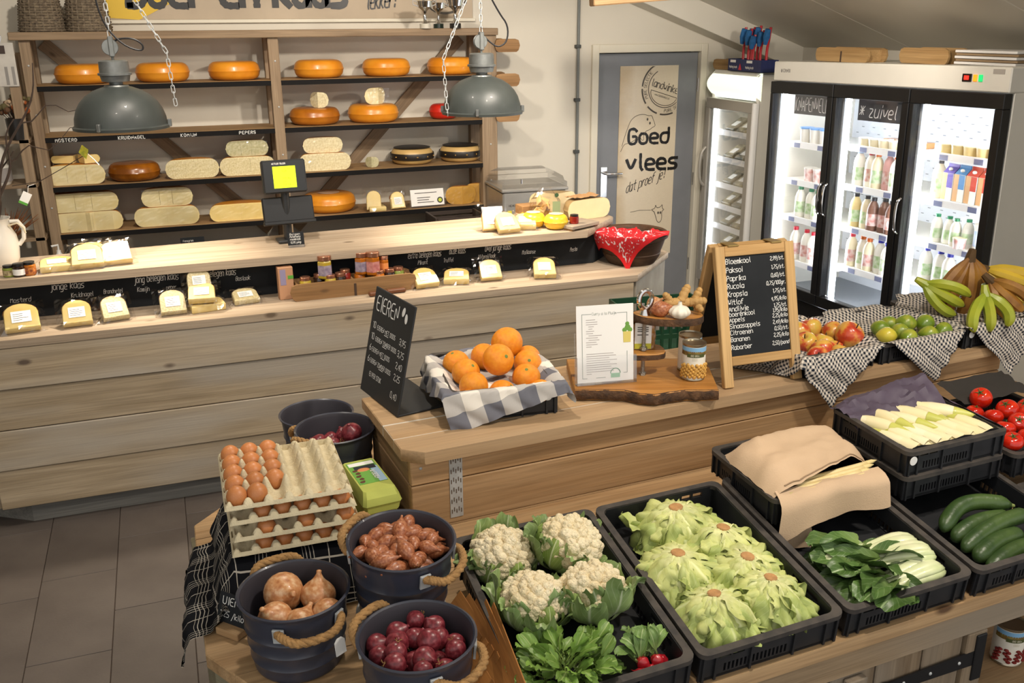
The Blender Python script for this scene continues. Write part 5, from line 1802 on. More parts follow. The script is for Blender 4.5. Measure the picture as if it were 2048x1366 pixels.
APPLE = fruitmat('red_yellow_apple_skin', ((0.30, 'a8281c'), (0.42, 'c4502c'), (0.50, 'd49a44'), (0.62, 'd6b04c'), (0.75, 'b0ae40')), 0.28, 0.9)
ap = [(1e-4, -0.80), (0.22, -0.86), (0.5, -0.82), (0.78, -0.58), (0.95, -0.2), (1.0, 0.15), (0.93, 0.5), (0.72, 0.78), (0.42, 0.88), (0.2, 0.80), (1e-4, 0.62)]
ap = [(v.x, v.y) for v in chaikin([Vector((a, b)) for a, b in ap], 1)]
APM = G().lathe(ap, 24).mesh('apple', APPLE, 180)
STM = G().tube([(0, 0, 0.6), (0.03, 0, 0.85), (0.12, 0, 1.08)], 0.045, 6).mesh('stalk', BARK)
apos = [(2.055, 2.665, 1.19, .042, 'greenish yellow apple at the back left of the apple crate', 0), (2.125, 2.69, 1.19, .042, 'orange-red apple at the back of the apple crate', 0),
        (2.175, 2.63, 1.19, .040, 'red apple with visible stalk hollow behind the biggest apple', 0), (2.185, 2.555, 1.20, .050, 'biggest red and green apple nearest the limes', 0),
        (2.03, 2.585, 1.18, .040, 'dark red apple at left behind the chalkboard frame', 0), (2.09, 2.57, 1.175, .038, 'small orange apple in the middle of the apple crate', 0),
        (2.045, 2.515, 1.172, .041, 'yellow apple with red blush at the front left of the crate', 0), (2.10, 2.52, 1.165, .036, 'yellow apple half hidden before the biggest apple', 0),
        (2.00, 2.475, 1.165, .041, 'red blushed apple at the front left corner of the crate', 0), (2.08, 2.465, 1.165, .040, 'yellow apple at the front edge of the apple crate', 0)]
for x, y, z, r, lb_, _ in apos:
    o = thing('apple', lb_, 'apple', (x, y, z), group='apples in the crate')
    o.rotation_euler = (rad(rnd.uniform(-40, 50)), rad(rnd.uniform(-50, 30)), rnd.uniform(0, 6))
    o.scale = (r, r, r)
    mobj('skin', APM, o)
    mobj('stalk', STM, o)
LIME = fruitmat('lime_skin', ((0.3, '5c7a20'), (0.5, '7a9028'), (0.68, 'a3a436')), 0.35, 0.8)
LEMN = fruitmat('yellow_lime_skin', ((0.3, 'b9b83a'), (0.6, 'c9b83c')), 0.35, 0.8)
lp = [(1e-4, -1.22), (0.12, -1.18), (0.3, -1.05), (0.62, -0.8), (0.9, -0.4), (1.0, 0), (0.9, 0.42), (0.62, 0.82), (0.28, 1.05), (0.1, 1.12), (1e-4, 1.12)]
lp = [(v.x, v.y) for v in chaikin([Vector((a, b)) for a, b in lp], 1)]
LMM = G().lathe(lp, 22).mesh('lime', LIME, 180)
LMY = G().lathe(lp, 22).mesh('lime', LEMN, 180)
lpos = [(2.36, 2.60, 'lime at the left of the lime crate beside the cloth fold'), (2.425, 2.63, 'lime at the back left of the lime crate'), (2.325, 2.525, 'yellowish lime at the front left of the lime crate'),
        (2.40, 2.545, 'dark green lime behind the front left pair'), (2.46, 2.585, 'large lime in the middle back of the lime crate'), (2.385, 2.485, 'lime at the front edge, left of centre'),
        (2.525, 2.56, 'yellow-green lime right of centre at the back of the crate'), (2.475, 2.485, 'lime at the front right of the lime crate'), (2.555, 2.50, 'dark green lime at the right end of the lime crate')]
for k, (x, y, lb_) in enumerate(lpos):
    o = mobj('lime', LMY if k == 2 else LMM, None, (x, y, 1.192 + (0.012 if k in (4, 6) else 0)), (rad(90), rnd.uniform(0, 6), rnd.uniform(0, 6)))
    o.scale = (0.031 if k not in (4, 6) else 0.034,) * 3
    tag(o, lb_, 'lime', 'limes in the crate')


BGREEN = mat('green_banana_skin', 'a9ac2f', 0.4, var=0.2, vscale=12, col2='8a9a2a', rand=0.08)
BYEL = mat('yellow_banana_skin', 'd3b23a', 0.4, var=0.2, vscale=12, col2='c0a22e', rand=0.06)
BBRN = mat('brown_banana_skin', 'a6762e', 0.5, var=0.35, vscale=16, col2='7a4e1f', rand=0.08)


def bunch(label, loc, m, n, rot, L, r, fan, bow, seed=1, curl=0.35):
    """hand of bananas: separate curved fingers fanning out from one crown at the origin, hanging down -Z"""
    t = thing('banana_bunch', label, 'bananas', loc)
    t.rotation_euler = rot
    rs_ = random.Random(seed)
    for i in range(n):
        w = 0 if n == 1 else (i - (n - 1) / 2) / ((n - 1) / 2)
        Li = L * rs_.uniform(0.92, 1.05)
        pts, rr = [], []
        N = 16
        yo = 0.012 * (i % 2)
        for k in range(N + 1):
            q = k / N
            x = w * fan * (1.0 * sin(q * pi * 0.62) - curl * q * q)
            y = -bow * sin(q * pi * 0.8) * (1 - 0.3 * abs(w)) + yo * min(1, q * 3)
            pts.append((x, y, -Li * q))
            rr.append(r * (0.36 + 0.64 * min(1, max(0, q - 0.05) / 0.22) ** 0.8) if q < 0.8 else r * (0.28 + 0.72 * ((1 - q) / 0.2) ** 0.55))
        bo = G().tube(pts, rr, 7).obj('banana', m, t, smooth=28)
        e = Vector(pts[-1])
        G().ball(e, r * 0.33, 8, 5).obj('blossom_end', mat('dark_banana_tip', '3a2c1a', 0.8), bo)
    G().tube([(0, 0.004, 0.028), (0, 0.004, 0.004), (0, 0.0, -0.02)], [r * 0.55, r * 0.75, r * 0.95], 8).obj('crown', mat('crown_brown', '5c4322', 0.8, var=0.3) if m != BGREEN else BGREEN, t)
    return t


bunch('tall bunch of brown bananas standing on the heap', (2.80, 2.66, 1.405), BBRN, 5, (rad(8), rad(4), rad(-14)), 0.235, 0.0235, 0.125, 0.055, 1)
bunch('bunch of three green bananas at the front of the heap', (2.725, 2.50, 1.315), BGREEN, 3, (rad(-22), 0, rad(-14)), 0.135, 0.021, 0.075, 0.03, 2, 0.1)
bunch('bunch of green bananas at the left side of the heap', (2.585, 2.66, 1.325), BGREEN, 3, (rad(-10), rad(-62), rad(-22)), 0.17, 0.020, 0.05, 0.03, 3, 0.1)
bunch('lower bunch of brown-yellow bananas at the right of the heap', (2.815, 2.575, 1.335), BBRN, 3, (rad(-20), rad(-48), rad(-28)), 0.17, 0.022, 0.05, 0.035, 4, 0.1)
bunch('bunch of yellow bananas at the right side of the heap', (2.845, 2.64, 1.36), BYEL, 4, (rad(-12), rad(-68), rad(-24)), 0.20, 0.020, 0.05, 0.03, 5, 0.1)
for o in [o for o in bpy.data.objects if o.get('label', '').startswith('tall bunch')]:
    G().box(-0.010, 0.012, -0.002, 0.0, -0.03, 0.03, 0.0004).obj('fruit_sticker', mat('green_white_sticker', 'c9d8ae', 0.5), o, (0.035, -0.072, -0.105), (0, rad(-12), rad(20)))
# ------------------------------------------------------------------ leaves
def leafmat(name, base, tip, vein, rough=0.45, rand=0.15, noise_c=None):
    """leaf blade: pale at the base, greener to the tip, paler midrib and side veins, from the leaf's own UVs"""
    m, nt, b = nodemat(name)
    b.inputs['Roughness'].default_value = rough
    b.inputs['Specular IOR Level'].default_value = 0.35
    b.inputs['Subsurface Weight'].default_value = 0.0
    uv = ND(nt, 'ShaderNodeUVMap')
    sp = ND(nt, 'ShaderNodeSeparateXYZ')
    nt.links.new(uv.outputs[0], sp.inputs[0])
    r = ramp(nt, [(0.0, C(base)), (0.45, C(tip)), (1.0, C(tip))])
    nt.links.new(sp.outputs[1], r.inputs['Fac'])
    col = r.outputs['Color']
    tc = ND(nt, 'ShaderNodeTexCoord')
    n = ND(nt, 'ShaderNodeTexNoise')
    n.inputs['Scale'].default_value = 22
    n.inputs['Detail'].default_value = 4
    nt.links.new(tc.outputs['Object'], n.inputs['Vector'])
    r2 = ramp(nt, [(0.35, (0.70, 0.74, 0.66, 1)), (0.65, (1.12, 1.08, 1.05, 1))])
    nt.links.new(n.outputs['Fac'], r2.inputs['Fac'])
    col = mix(nt, 0.8, col, r2.outputs['Color'], 'MULTIPLY')
    # midrib
    s = ND(nt, 'ShaderNodeMath', operation='SUBTRACT')
    nt.links.new(sp.outputs[0], s.inputs[0])
    s.inputs[1].default_value = 0.5
    a = ND(nt, 'ShaderNodeMath', operation='ABSOLUTE')
    nt.links.new(s.outputs[0], a.inputs[0])
    rr = ramp(nt, [(0.012, (1, 1, 1, 1)), (0.05, (0, 0, 0, 1))])
    nt.links.new(a.outputs[0], rr.inputs['Fac'])
    # side veins: stripes running outwards and forwards
    ma_ = ND(nt, 'ShaderNodeMath', operation='MULTIPLY_ADD')
    nt.links.new(a.outputs[0], ma_.inputs[0])
    ma_.inputs[1].default_value = -0.9
    nt.links.new(sp.outputs[1], ma_.inputs[2])
    mu = ND(nt, 'ShaderNodeMath', operation='MULTIPLY')
    nt.links.new(ma_.outputs[0], mu.inputs[0])
    mu.inputs[1].default_value = 7.0
    fr = ND(nt, 'ShaderNodeMath', operation='FRACT')
    nt.links.new(mu.outputs[0], fr.inputs[0])
    rv = ramp(nt, [(0.0, (0.6, 0.6, 0.6, 1)), (0.10, (0, 0, 0, 1))])
    nt.links.new(fr.outputs[0], rv.inputs['Fac'])
    mx = ND(nt, 'ShaderNodeMath', operation='MAXIMUM')
    nt.links.new(rr.outputs['Color'], mx.inputs[0])
    nt.links.new(rv.outputs['Color'], mx.inputs[1])
    col = mix(nt, mx.outputs[0], col, C(vein))
    oi = ND(nt, 'ShaderNodeObjectInfo')
    mr = ND(nt, 'ShaderNodeMapRange')
    mr.inputs['To Min'].default_value = 1 - rand
    mr.inputs['To Max'].default_value = 1 + rand
    nt.links.new(oi.outputs['Random'], mr.inputs['Value'])
    col = mix(nt, 1.0, col, mr.outputs['Result'], 'MULTIPLY')
    nt.links.new(col, b.inputs['Base Color'])
    MATS[name] = m
    return m


LETT = leafmat('lettuce_leaf', 'dedcae', 'bfc67c', 'd2d69c', 0.5, 0.10)
LETG = leafmat('lettuce_outer_leaf', 'ccd296', 'a6b468', 'c2ca8c', 0.5, 0.12)
CAUL = leafmat('cauliflower_leaf', 'c0ca9c', '88a064', 'c4cfa8', 0.5, 0.22)
CAUP = leafmat('cauliflower_inner_leaf', 'c3cb96', '90a558', 'cfd6a8', 0.5, 0.15)
PAKL = leafmat('pak_choi_leaf', '7f9856', '4c6a34', '98b07c', 0.35, 0.2)
ROCK = leafmat('rocket_leaf', '90a458', '6f9040', '9cb06a', 0.4, 0.25)
RADL = leafmat('radish_leaf', '98aa6c', '6f8e4c', 'a8ba82', 0.45, 0.2)


def leafmesh(nm, m, L, W, seed, arc=None, ruffle=0.0, cup=0.0, lobes=0, nu=10, nv=12, wid=None, bend=0.0):
    """blade along +X; arc = list of (x, z) spine points scaled by L; width profile wid(v); ruffled edges"""
    wid = wid or (lambda v: sin(pi * min(1, 0.12 + v * 0.86)) ** 0.7)
    arc = arc or [(0, 0), (0.5, 0.05), (1, 0)]
    P = [Vector((a, b)) for a, b in arc]
    g = G()

    def spine(v):
        t_ = v * (len(P) - 1)
        i = min(int(t_), len(P) - 2)
        f_ = t_ - i
        p0_ = P[max(i - 1, 0)]
        p1_, p2_ = P[i], P[i + 1]
        p3_ = P[min(i + 2, len(P) - 1)]
        return 0.5 * ((2 * p1_) + (p2_ - p0_) * f_ + (2 * p0_ - 5 * p1_ + 4 * p2_ - p3_) * f_ * f_ + (3 * p1_ - p0_ - 3 * p2_ + p3_) * f_ ** 3)

    def fn(u, v):
        s = (u - 0.5) * 2
        c = spine(v)
        d = (spine(min(1, v + 0.02)) - spine(max(0, v - 0.02)))
        d = d.normalized() if d.length else Vector((1, 0))
        nrm = Vector((-d.y, d.x))
        w = W / 2 * wid(v) * (1 + 0.12 * nz((seed, v * 5, 0.2)))
        if lobes:
            w *= 0.62 + 0.38 * abs(cos(v * pi * lobes)) if v < 0.72 else 1.0
        e = abs(s)
        off = cup * e * e * W + ruffle * (e ** 1.5) * (0.6 * sin(v * 11 + seed * 3 + (1.6 if s > 0 else 0)) + 0.8 * nz((s * 2 + seed, v * 6, 2.2)))
        off += ruffle * 0.55 * v * sin(s * 6 + seed) + ruffle * 0.35 * nz((s * 5, v * 6, seed))
        x = c.x * L + nrm.x * off
        z = c.y * L + nrm.y * off
        return (x, s * w * (1 - 0.12 * e * abs(cup) * 4) + bend * v * v * L, z)
    g.grid(fn, nu, nv, uvfn=lambda u, v: (u, v))
    return g.mesh(nm, m, 180)


def addleaf(me, parent, loc, rot, sc=1.0, nm='leaf'):
    o = mobj(nm, me, parent, loc, rot)
    o.scale = (sc,) * 3
    return o


# ------------------------------------------------------------------ upturned lettuces
dome = [(0.0, 0.0), (0.26, 0.02), (0.50, -0.07), (0.70, -0.24), (0.84, -0.46), (0.92, -0.68)]
flat_ = [(0.0, 0.0), (0.28, 0.0), (0.54, -0.10), (0.76, -0.30), (0.92, -0.54), (1.02, -0.74)]
LM = [leafmesh('leaf', LETT, 0.100, 0.115, k * 1.7, dome, 0.017, -0.10, nu=16, nv=16, wid=lambda v: 0.18 + 0.82 * min(1, v * 1.7) ** 0.8 * (1 if v < 0.85 else 0.92)) for k in range(5)]
LO = [leafmesh('leaf', LETG, 0.105, 0.125, k * 2.3 + 9, flat_, 0.024, -0.07, nu=16, nv=16, wid=lambda v: 0.15 + 0.85 * min(1, v * 1.5) ** 0.8 * (1 if v < 0.8 else 0.88)) for k in range(5)]
COREM = mat('cut_lettuce_core', 'b98a55', 0.7, var=0.25, vscale=90)


def lettuce(label, loc, rz, s=1.0, seed=0):
    t = thing('lettuce', label, 'lettuce', loc, group='upturned lettuces in the crate')
    t.rotation_euler = (rad(rnd.uniform(-6, 6)), rad(rnd.uniform(-6, 6)), rz)
    t.scale = (s, s, s * 0.8)
    rs_ = random.Random(seed)
    G().lathe([(0.017, -0.02), (0.0165, 0.004), (0.014, 0.0065), (1e-4, 0.006)], 14).obj('cut_core', COREM, t)
    for k in range(10):
        addleaf(LO[k % 5], t, (0, 0, -0.014), (rad(rs_.uniform(-8, 8)), rad(rs_.uniform(-2, 8)), 2 * pi * k / 10 + rs_.uniform(-0.2, 0.2)), rs_.uniform(0.92, 1.08))
    for k in range(9):
        addleaf(LM[(k + seed) % 5], t, (0, 0, -0.004), (rad(rs_.uniform(-8, 8)), rad(rs_.uniform(-4, 6)), 2 * pi * k / 9 + 0.4 + rs_.uniform(-0.2, 0.2)), rs_.uniform(0.85, 1.05))
    for k in range(7):
        addleaf(LM[(k * 2 + seed) % 5], t, (0, 0, 0.0), (rad(rs_.uniform(-10, 10)), rad(rs_.uniform(-6, 2)), 2 * pi * k / 7 + rs_.uniform(-0.3, 0.3)), rs_.uniform(0.5, 0.72))
    return t


for k, (x, y, lb_) in enumerate(((1.172, 1.96, 'upturned lettuce at the back of the lettuce crate'), (1.25, 1.85, 'upturned lettuce at the right, second from the back of its crate'),
                                 (1.08, 1.785, 'upturned lettuce at the left, second from the back of its crate'), (1.235, 1.715, 'upturned lettuce at the right in the middle of the crate'),
                                 (1.238, 1.622, 'upturned lettuce at the front right corner of the crate'), (1.078, 1.612, 'upturned lettuce at the front left corner of the crate'))):
    lettuce(lb_, (x, y, 0.992 + 0.045 * (y - 1.59) + (0.012 if k == 0 else 0)), k * 0.9, (1.15, 1.08, 1.1, 1.05, 0.98, 0.98)[k], k)
o = thing('loose_lettuce_leaf', 'loose curled lettuce leaf at the back left of the lettuce crate', 'leaf', (1.10, 1.99, 0.962), rad(165))
addleaf(leafmesh('leaf', LETG, 0.11, 0.10, 3.3, [(0, 0), (0.35, 0.05), (0.55, 0.18), (0.65, 0.34)], 0.008, 0.1), o, (0, 0, 0), (0, 0, 0))

# ------------------------------------------------------------------ cauliflowers
CURD = mat('cream_cauliflower_curd', 'ece0bf', 0.7, var=0.12, vscale=14, col2='e2d1a8', bump=0.6, bscale=220, sss=0.08)


def curdmesh(seed, R=0.075):
    rs_ = random.Random(seed)
    g = G()
    g.ball((0, 0, 0), (R * 0.9, R * 0.9, R * 0.72), 24, 14)
    n = 66
    for i in range(n):
        z = 1 - (i + 0.5) / n * 1.25
        if z < -0.25:
            continue
        r = sqrt(max(0, 1 - z * z))
        a = i * 2.39996 + rs_.uniform(-0.15, 0.15)
        d = Vector((r * cos(a), r * sin(a), z * 0.82))
        q = rs_.uniform(0.0145, 0.0185) * R / 0.064
        c = d * (R * rs_.uniform(0.86, 0.93))
        g.ball(c, (q, q, q * 0.85), 9, 6)
        for _ in range(4):
            e = (d + Vector((rs_.uniform(-1, 1), rs_.uniform(-1, 1), rs_.uniform(-1, 1))) * 0.55).normalized()
            g.ball(c + e * q * 0.66, q * rs_.uniform(0.38, 0.48), 7, 5)
    return g.mesh('curd', CURD, 180)


up1 = [(0.0, 0.0), (0.36, 0.03), (0.66, 0.20), (0.80, 0.46), (0.88, 0.68), (1.02, 0.80)]
up2 = [(0.0, 0.0), (0.38, 0.02), (0.70, 0.14), (0.90, 0.36), (1.02, 0.54), (1.16, 0.52)]
up3 = [(0.0, 0.0), (0.40, 0.04), (0.70, 0.22), (0.80, 0.50), (0.78, 0.74), (0.70, 0.92)]
wl_ = lambda v: 0.30 + 0.70 * sin(pi * min(1, max(0, v * 0.9 + 0.05))) ** 0.8
CL = [leafmesh('leaf', CAUL, 0.115, 0.085, k * 1.3, (up1, up2)[k % 2], 0.011, 0.16, nu=10, nv=14, wid=wl_, bend=0.1 * (k % 3 - 1)) for k in range(6)]
CP = [leafmesh('leaf', CAUP, 0.105, 0.060, k * 2.1 + 4, up3, 0.006, 0.2, nu=8, nv=12, wid=wl_) for k in range(4)]


def cauliflower(label, loc, rot, s, seed):
    t = thing('cauliflower', label, 'cauliflower', loc, group='cauliflowers in the crate')
    t.rotation_euler = rot
    t.scale = (s,) * 3
    rs_ = random.Random(seed)
    mobj('curd', curdmesh(seed), t, (0, 0, 0.068))
    for k in range(12):
        addleaf(CL[(k + seed) % 6], t, (0.012 * cos(k), 0.012 * sin(k), 0.0), (rad(rs_.uniform(-12, 12)), rad(rs_.uniform(-14, 6)), 2 * pi * k / 12 + rs_.uniform(-0.2, 0.2)), rs_.uniform(0.85, 1.12))
    for k in range(6):
        addleaf(CP[(k + seed) % 4], t, (0, 0, 0.004), (rad(rs_.uniform(-10, 10)), rad(rs_.uniform(-4, 8)), 2 * pi * k / 6 + 0.3 + rs_.uniform(-0.25, 0.25)), rs_.uniform(0.85, 1.05))
    return t


cauliflower('cauliflower at the back left of its crate', (0.665, 1.955, 0.928), (rad(10), rad(2), 0.4), 0.95, 1)
cauliflower('large cauliflower with tall leaves at the back right of its crate', (0.828, 1.94, 0.93), (rad(22), rad(-4), 1.4), 1.0, 2)
cauliflower('cauliflower at the front left of the group in the crate', (0.672, 1.738, 0.915), (rad(16), rad(2), 2.3), 0.95, 3)
cauliflower('palest cauliflower at the front right of the group in the crate', (0.828, 1.722, 0.912), (rad(18), rad(-4), 3.4), 0.98, 4)

# ------------------------------------------------------------------ rocket bunch, radishes
rk_w = lambda v: (0.10 if v < 0.38 else 0.35 + 0.65 * sin(pi * (v - 0.38) / 0.64) ** 0.6)
RM = [leafmesh('leaf', ROCK, 0.12, 0.052, k * 1.9, [(0, 0), (0.3, 0.06), (0.6, 0.12), (0.85, 0.08), (1.05, 0.0)], 0.006, 0.06, lobes=3 + k % 2, nu=8, nv=16, wid=rk_w, bend=0.2 * (k % 3 - 1)) for k in range(5)]
t = thing('rocket_bunch', 'loose bunch of leafy rocket at the front of the cauliflower crate', 'rocket', (0.668, 1.565, 0.88))
rs = random.Random(3)
for k in range(110):
    a = rs.uniform(0, 2 * pi)
    r = rs.uniform(0.0, 0.055)
    el = rs.uniform(-60, 8)
    addleaf(RM[k % 5], t, (r * cos(a) * 1.25 + 0.012, r * sin(a) * 1.1, rs.uniform(0.005, 0.06)), (rad(rs.uniform(-50, 50)), rad(el), a + rs.uniform(-0.8, 0.8)), rs.uniform(0.5, 0.78))
t = thing('radish_bunch', 'bunch of red radishes with green tops at the front right of the crate', 'radishes', (0.878, 1.548, 0.882), rad(20))
RED = mat('red_radish_skin', 'b8202c', 0.3, var=0.15, vscale=30, coat=0.3)
for k, (x, y, z) in enumerate(((-0.035, -0.012, 0.014), (-0.012, -0.018, 0.016), (0.012, -0.014, 0.028), (0.034, -0.008, 0.014), (0.012, -0.02, 0.010), (-0.02, 0.0, 0.03))):
    rd = G().lathe([(1e-4, -0.026), (0.002, -0.018), (0.010, -0.012), (0.0155, 0), (0.011, 0.011), (0.004, 0.015), (1e-4, 0.0155)], 14).obj('radish', RED, t, (x, y, z), (rad(rs.uniform(60, 110)), 0, rs.uniform(-0.5, 0.5)))
RLM = [leafmesh('leaf', RADL, 0.095, 0.050, k * 2.7, [(0, 0), (0.3, 0.18), (0.6, 0.38), (0.85, 0.42), (1.05, 0.36)], 0.006, 0.12, nu=8, nv=12, wid=lambda v: 0.16 if v < 0.25 else 0.3 + 0.7 * sin(pi * min(1, (v - 0.25) / 0.78)) ** 0.6) for k in range(4)]
for k in range(18):
    addleaf(RLM[k % 4], t, (rs.uniform(-0.03, 0.03), rs.uniform(0, 0.015), 0.025), (rad(rs.uniform(-20, 20)), rad(rs.uniform(-40, 5)), rad(rs.uniform(10, 170))), rs.uniform(0.5, 0.78))

# ------------------------------------------------------------------ pak choi
PAKS = mat('pale_pak_choi_stem', 'dfe0bd', 0.35, var=0.12, vscale=10, col2='c4d09a', coat=0.2)
PLM = [leafmesh('leaf_blade', PAKL, 0.15, 0.11, k * 1.4, [(0, 0), (0.3, 0.05), (0.6, 0.10), (0.85, 0.06), (1.05, -0.04)], 0.008, 0.12, nu=10, nv=14, bend=0.12 * (k % 3 - 1), wid=lambda v: 0.2 + 0.8 * sin(pi * min(1, v * 0.85 + 0.08)) ** 0.7) for k in range(4)]


def pakchoi(label, loc, rz, tilt=0.0, s=1.0, n=6, seed=0):
    """bulbous white base at +X, stalks and dark blades running towards -X"""
    t = thing('pak_choi', label, 'pak choi', loc, group='pak choi in the crate')
    t.rotation_euler = (0, tilt, rz)
    t.scale = (s,) * 3
    rs_ = random.Random(seed)
    for k in range(n):
        a = (k / n) * pi * 1.2 - 0.3
        oy, oz = 0.022 * cos(a), 0.018 + 0.018 * sin(a)
        pts = [(0.115, oy * 0.3, 0.016), (0.105, oy * 0.9, oz), (0.075, oy * 1.35, oz + 0.006), (0.03, oy * 1.1, oz + 0.006), (-0.02, oy * 1.2, oz + 0.004), (-0.055, oy * 1.6, oz + 0.008)]
        sm_ = chaikin([Vector(p) for p in pts], 1)
        n_ = len(sm_)
        st_ = G().tube(sm_, [0.0125 + 0.010 * sin(pi * min(1, i / n_ * 1.35)) - 0.011 * max(0, i / n_ - 0.5) for i in range(n_)], 9, flat=0.62).obj('stalk', PAKS, t, smooth=180)
        addleaf(PLM[(k + seed) % 4], st_, (-0.035, oy * 1.5, oz + 0.006), (rad(rs_.uniform(-35, 35)), rad(rs_.uniform(-16, 10)), pi + rs_.uniform(-0.6, 0.6)), rs_.uniform(0.75, 1.05), 'leaf_blade')
    return t


pakchoi('pak choi with its white base at the far back right of its crate', (1.64, 1.715, 0.902), rad(-8), rad(-6), 0.98, 6, 1)
pakchoi('pak choi lying in the middle with curved white base', (1.64, 1.672, 0.905), rad(-18), rad(-10), 0.95, 6, 2)
pakchoi('pak choi at the front right with broad white base', (1.615, 1.60, 0.890), rad(6), rad(-4), 1.05, 7, 3)
pakchoi('pak choi whose small white base shows at the left of its crate', (1.555, 1.70, 0.905), rad(170), rad(-8), 0.80, 6, 4)
rs = random.Random(31)
lt = thing('loose_pak_choi_leaves', 'loose dark pak choi leaves spread at the left of their crate', 'leaves', (1.525, 1.66, 0.897))
for k in range(13):
    addleaf(PLM[k % 4], lt, (rs.uniform(-0.02, 0.07), rs.uniform(-0.05, 0.08), rs.uniform(0.0, 0.03)), (rad(rs.uniform(-30, 30)), rad(rs.uniform(-25, 5)), rad(rs.uniform(60, 300))), rs.uniform(0.6, 0.85))

# ------------------------------------------------------------------ cucumbers
CUC = mat('dark_cucumber_skin', '2c4420', 0.38, var=0.3, vscale=12, col2='435a2a', rand=0.12, bump=0.15, bscale=60)


def cucumber(label, p, q, r, arch=0.0, up=0.0):
    p, q = Vector(p), Vector(q)
    t = thing('cucumber', label, 'cucumber', p, group='cucumbers in the crate')
    d = q - p
    side = Vector((-d.y, d.x, 0)).normalized()
    n = 20
    pts = [d * (i / n) + side * arch * sin(pi * i / n) + Vector((0, 0, up * sin(pi * i / n))) for i in range(n + 1)]
    rr = [r * (0.35 + 0.65 * min(1, (i / n) / 0.12, (1 - i / n) / 0.10) ** 0.6) for i in range(n + 1)]
    G().tube(pts, rr, 14).obj('body', CUC, t, smooth=180)
    G().tube([pts[-1], pts[-1] + (pts[-1] - pts[-2]) * 0.7], [r * 0.3, r * 0.18], 8).obj('stem_end', mat('stem_green', '7d8a4a', 0.7), t)
    return t


cucumber('strongly curved cucumber at the back of the crate', (1.875, 1.735, 0.93), (2.12, 1.745, 0.955), 0.023, 0.045, 0.02)
cucumber('cucumber second from the back, slightly curved', (1.885, 1.705, 0.915), (2.10, 1.725, 0.93), 0.024, 0.015, 0.012)
cucumber('long straight cucumber in the middle of the crate', (1.87, 1.655, 0.915), (2.14, 1.705, 0.945), 0.023, 0.012, 0.01)
cucumber('cucumber third from the front of the crate', (1.875, 1.615, 0.908), (2.08, 1.665, 0.915), 0.024, 0.01, 0.01)
cucumber('cucumber nearest the front rim of the crate', (1.885, 1.58, 0.895), (2.10, 1.625, 0.905), 0.023, 0.008, 0.01)

# ------------------------------------------------------------------ chicory under purple paper
CHIC = fruitmat('chicory_leaf', ((0.25, 'efe5c4'), (0.6, 'e8dcac')), 0.4, 6)
CHIG = fruitmat('chicory_tip', ((0.25, 'c9c766'), (0.7, 'b7bb56')), 0.4, 6)
cpm = [(1e-4, -0.078), (0.012, -0.076), (0.0195, -0.055), (0.0225, -0.02), (0.021, 0.015), (0.017, 0.035)]
cpt = [(0.0172, 0.034), (0.013, 0.055), (0.007, 0.073), (0.003, 0.084), (1e-4, 0.086)]


def chicory(label, loc, rot, s=1.0):
    t = thing('chicory', label, 'chicory', loc, group='chicory in the crate')
    t.rotation_euler = rot
    t.scale = (s,) * 3
    G().lathe(cpm, 14).obj('white_body', CHIC, t, smooth=180)
    G().lathe(cpt, 14).obj('yellow_tip', CHIG, t, smooth=180)
    for a in (0.4, 2.6, 4.4):
        G().grid(lambda u, v: ((0.0235 - 0.017 * v ** 2) * cos(a + (u - 0.5) * 1.5 * (1 - v * 0.85)), (0.0235 - 0.017 * v ** 2) * sin(a + (u - 0.5) * 1.5 * (1 - v * 0.85)), -0.065 + 0.135 * v), 4, 8).obj('outer_leaf', CHIC, t, smooth=180)
    return t


cx0, cy0 = 1.815, 1.832
for k in range(8):
    chicory('white chicory head, %s from the left in the front row' % ORD[k], (cx0 + 0.05 + 0.041 * k + 0.012, cy0 + 0.132 + 0.006 * (k % 2), 1.097 + 0.004 * (k % 3)), (rad(-84), rad(rnd.uniform(-6, 6)), rad(20)), 1.15)
for k in range(6):
    chicory('yellow-tipped chicory head, %s from the left behind the front row' % ORD[k], (cx0 + 0.08 + 0.048 * k, cy0 + 0.215 + 0.012 * (k % 2), 1.108 + 0.006 * (k % 2)), (rad(84), rad(rnd.uniform(-15, 15)), rad(rnd.uniform(-10, 35))), 1.2)
PURP = mat('purple_tissue_paper', '4c4152', 0.6, var=0.15, vscale=8)


def paperfn(u, v):
    x, y = 0.02 + u * 0.36, 0.22 + v * 0.13
    z = 0.082 + 0.055 * v * u + 0.018 * nz((u * 5, v * 4, 0.5)) + 0.01 * nz((u * 14, v * 9, 2)) - (0.03 * (1 - v) ** 3)
    return (x + 0.1 * y * 0.3, y, z)


pp = G().grid(paperfn, 26, 12).obj('purple_paper', PURP, None, (cx0, cy0, 1.051), (0, 0, CR), smooth=25)
tag(pp, 'crumpled purple paper folded over the back of the chicory crate', 'paper')
pp2 = G().grid(lambda u, v: (0.372 + 0.018 * v + 0.03 * u, 0.02 + 0.30 * u, 0.082 - 0.02 * v * v + 0.006 * nz((u * 7, v * 3, 3))), 16, 4).obj('purple_paper', PURP, None, (cx0, cy0, 1.051), (0, 0, CR), smooth=25)
tag(pp2, 'strip of purple paper over the right rim of the chicory crate', 'paper')
pp3 = G().grid(lambda u, v: (0.03 + 0.33 * u, 0.024 - 0.006 * v, 0.055 + 0.024 * v + 0.012 * nz((u * 6, 0, 3)) * v), 20, 4).obj('black_liner', mat('black_liner_paper', '17161a', 0.6), None, (cx0, cy0, 1.051), (0, 0, CR), smooth=25)
tag(pp3, 'torn black liner edge inside the front of the chicory crate', 'paper')

# ------------------------------------------------------------------ asparagus sack
LIN = mat('natural_linen', 'c4a98a', 0.9)


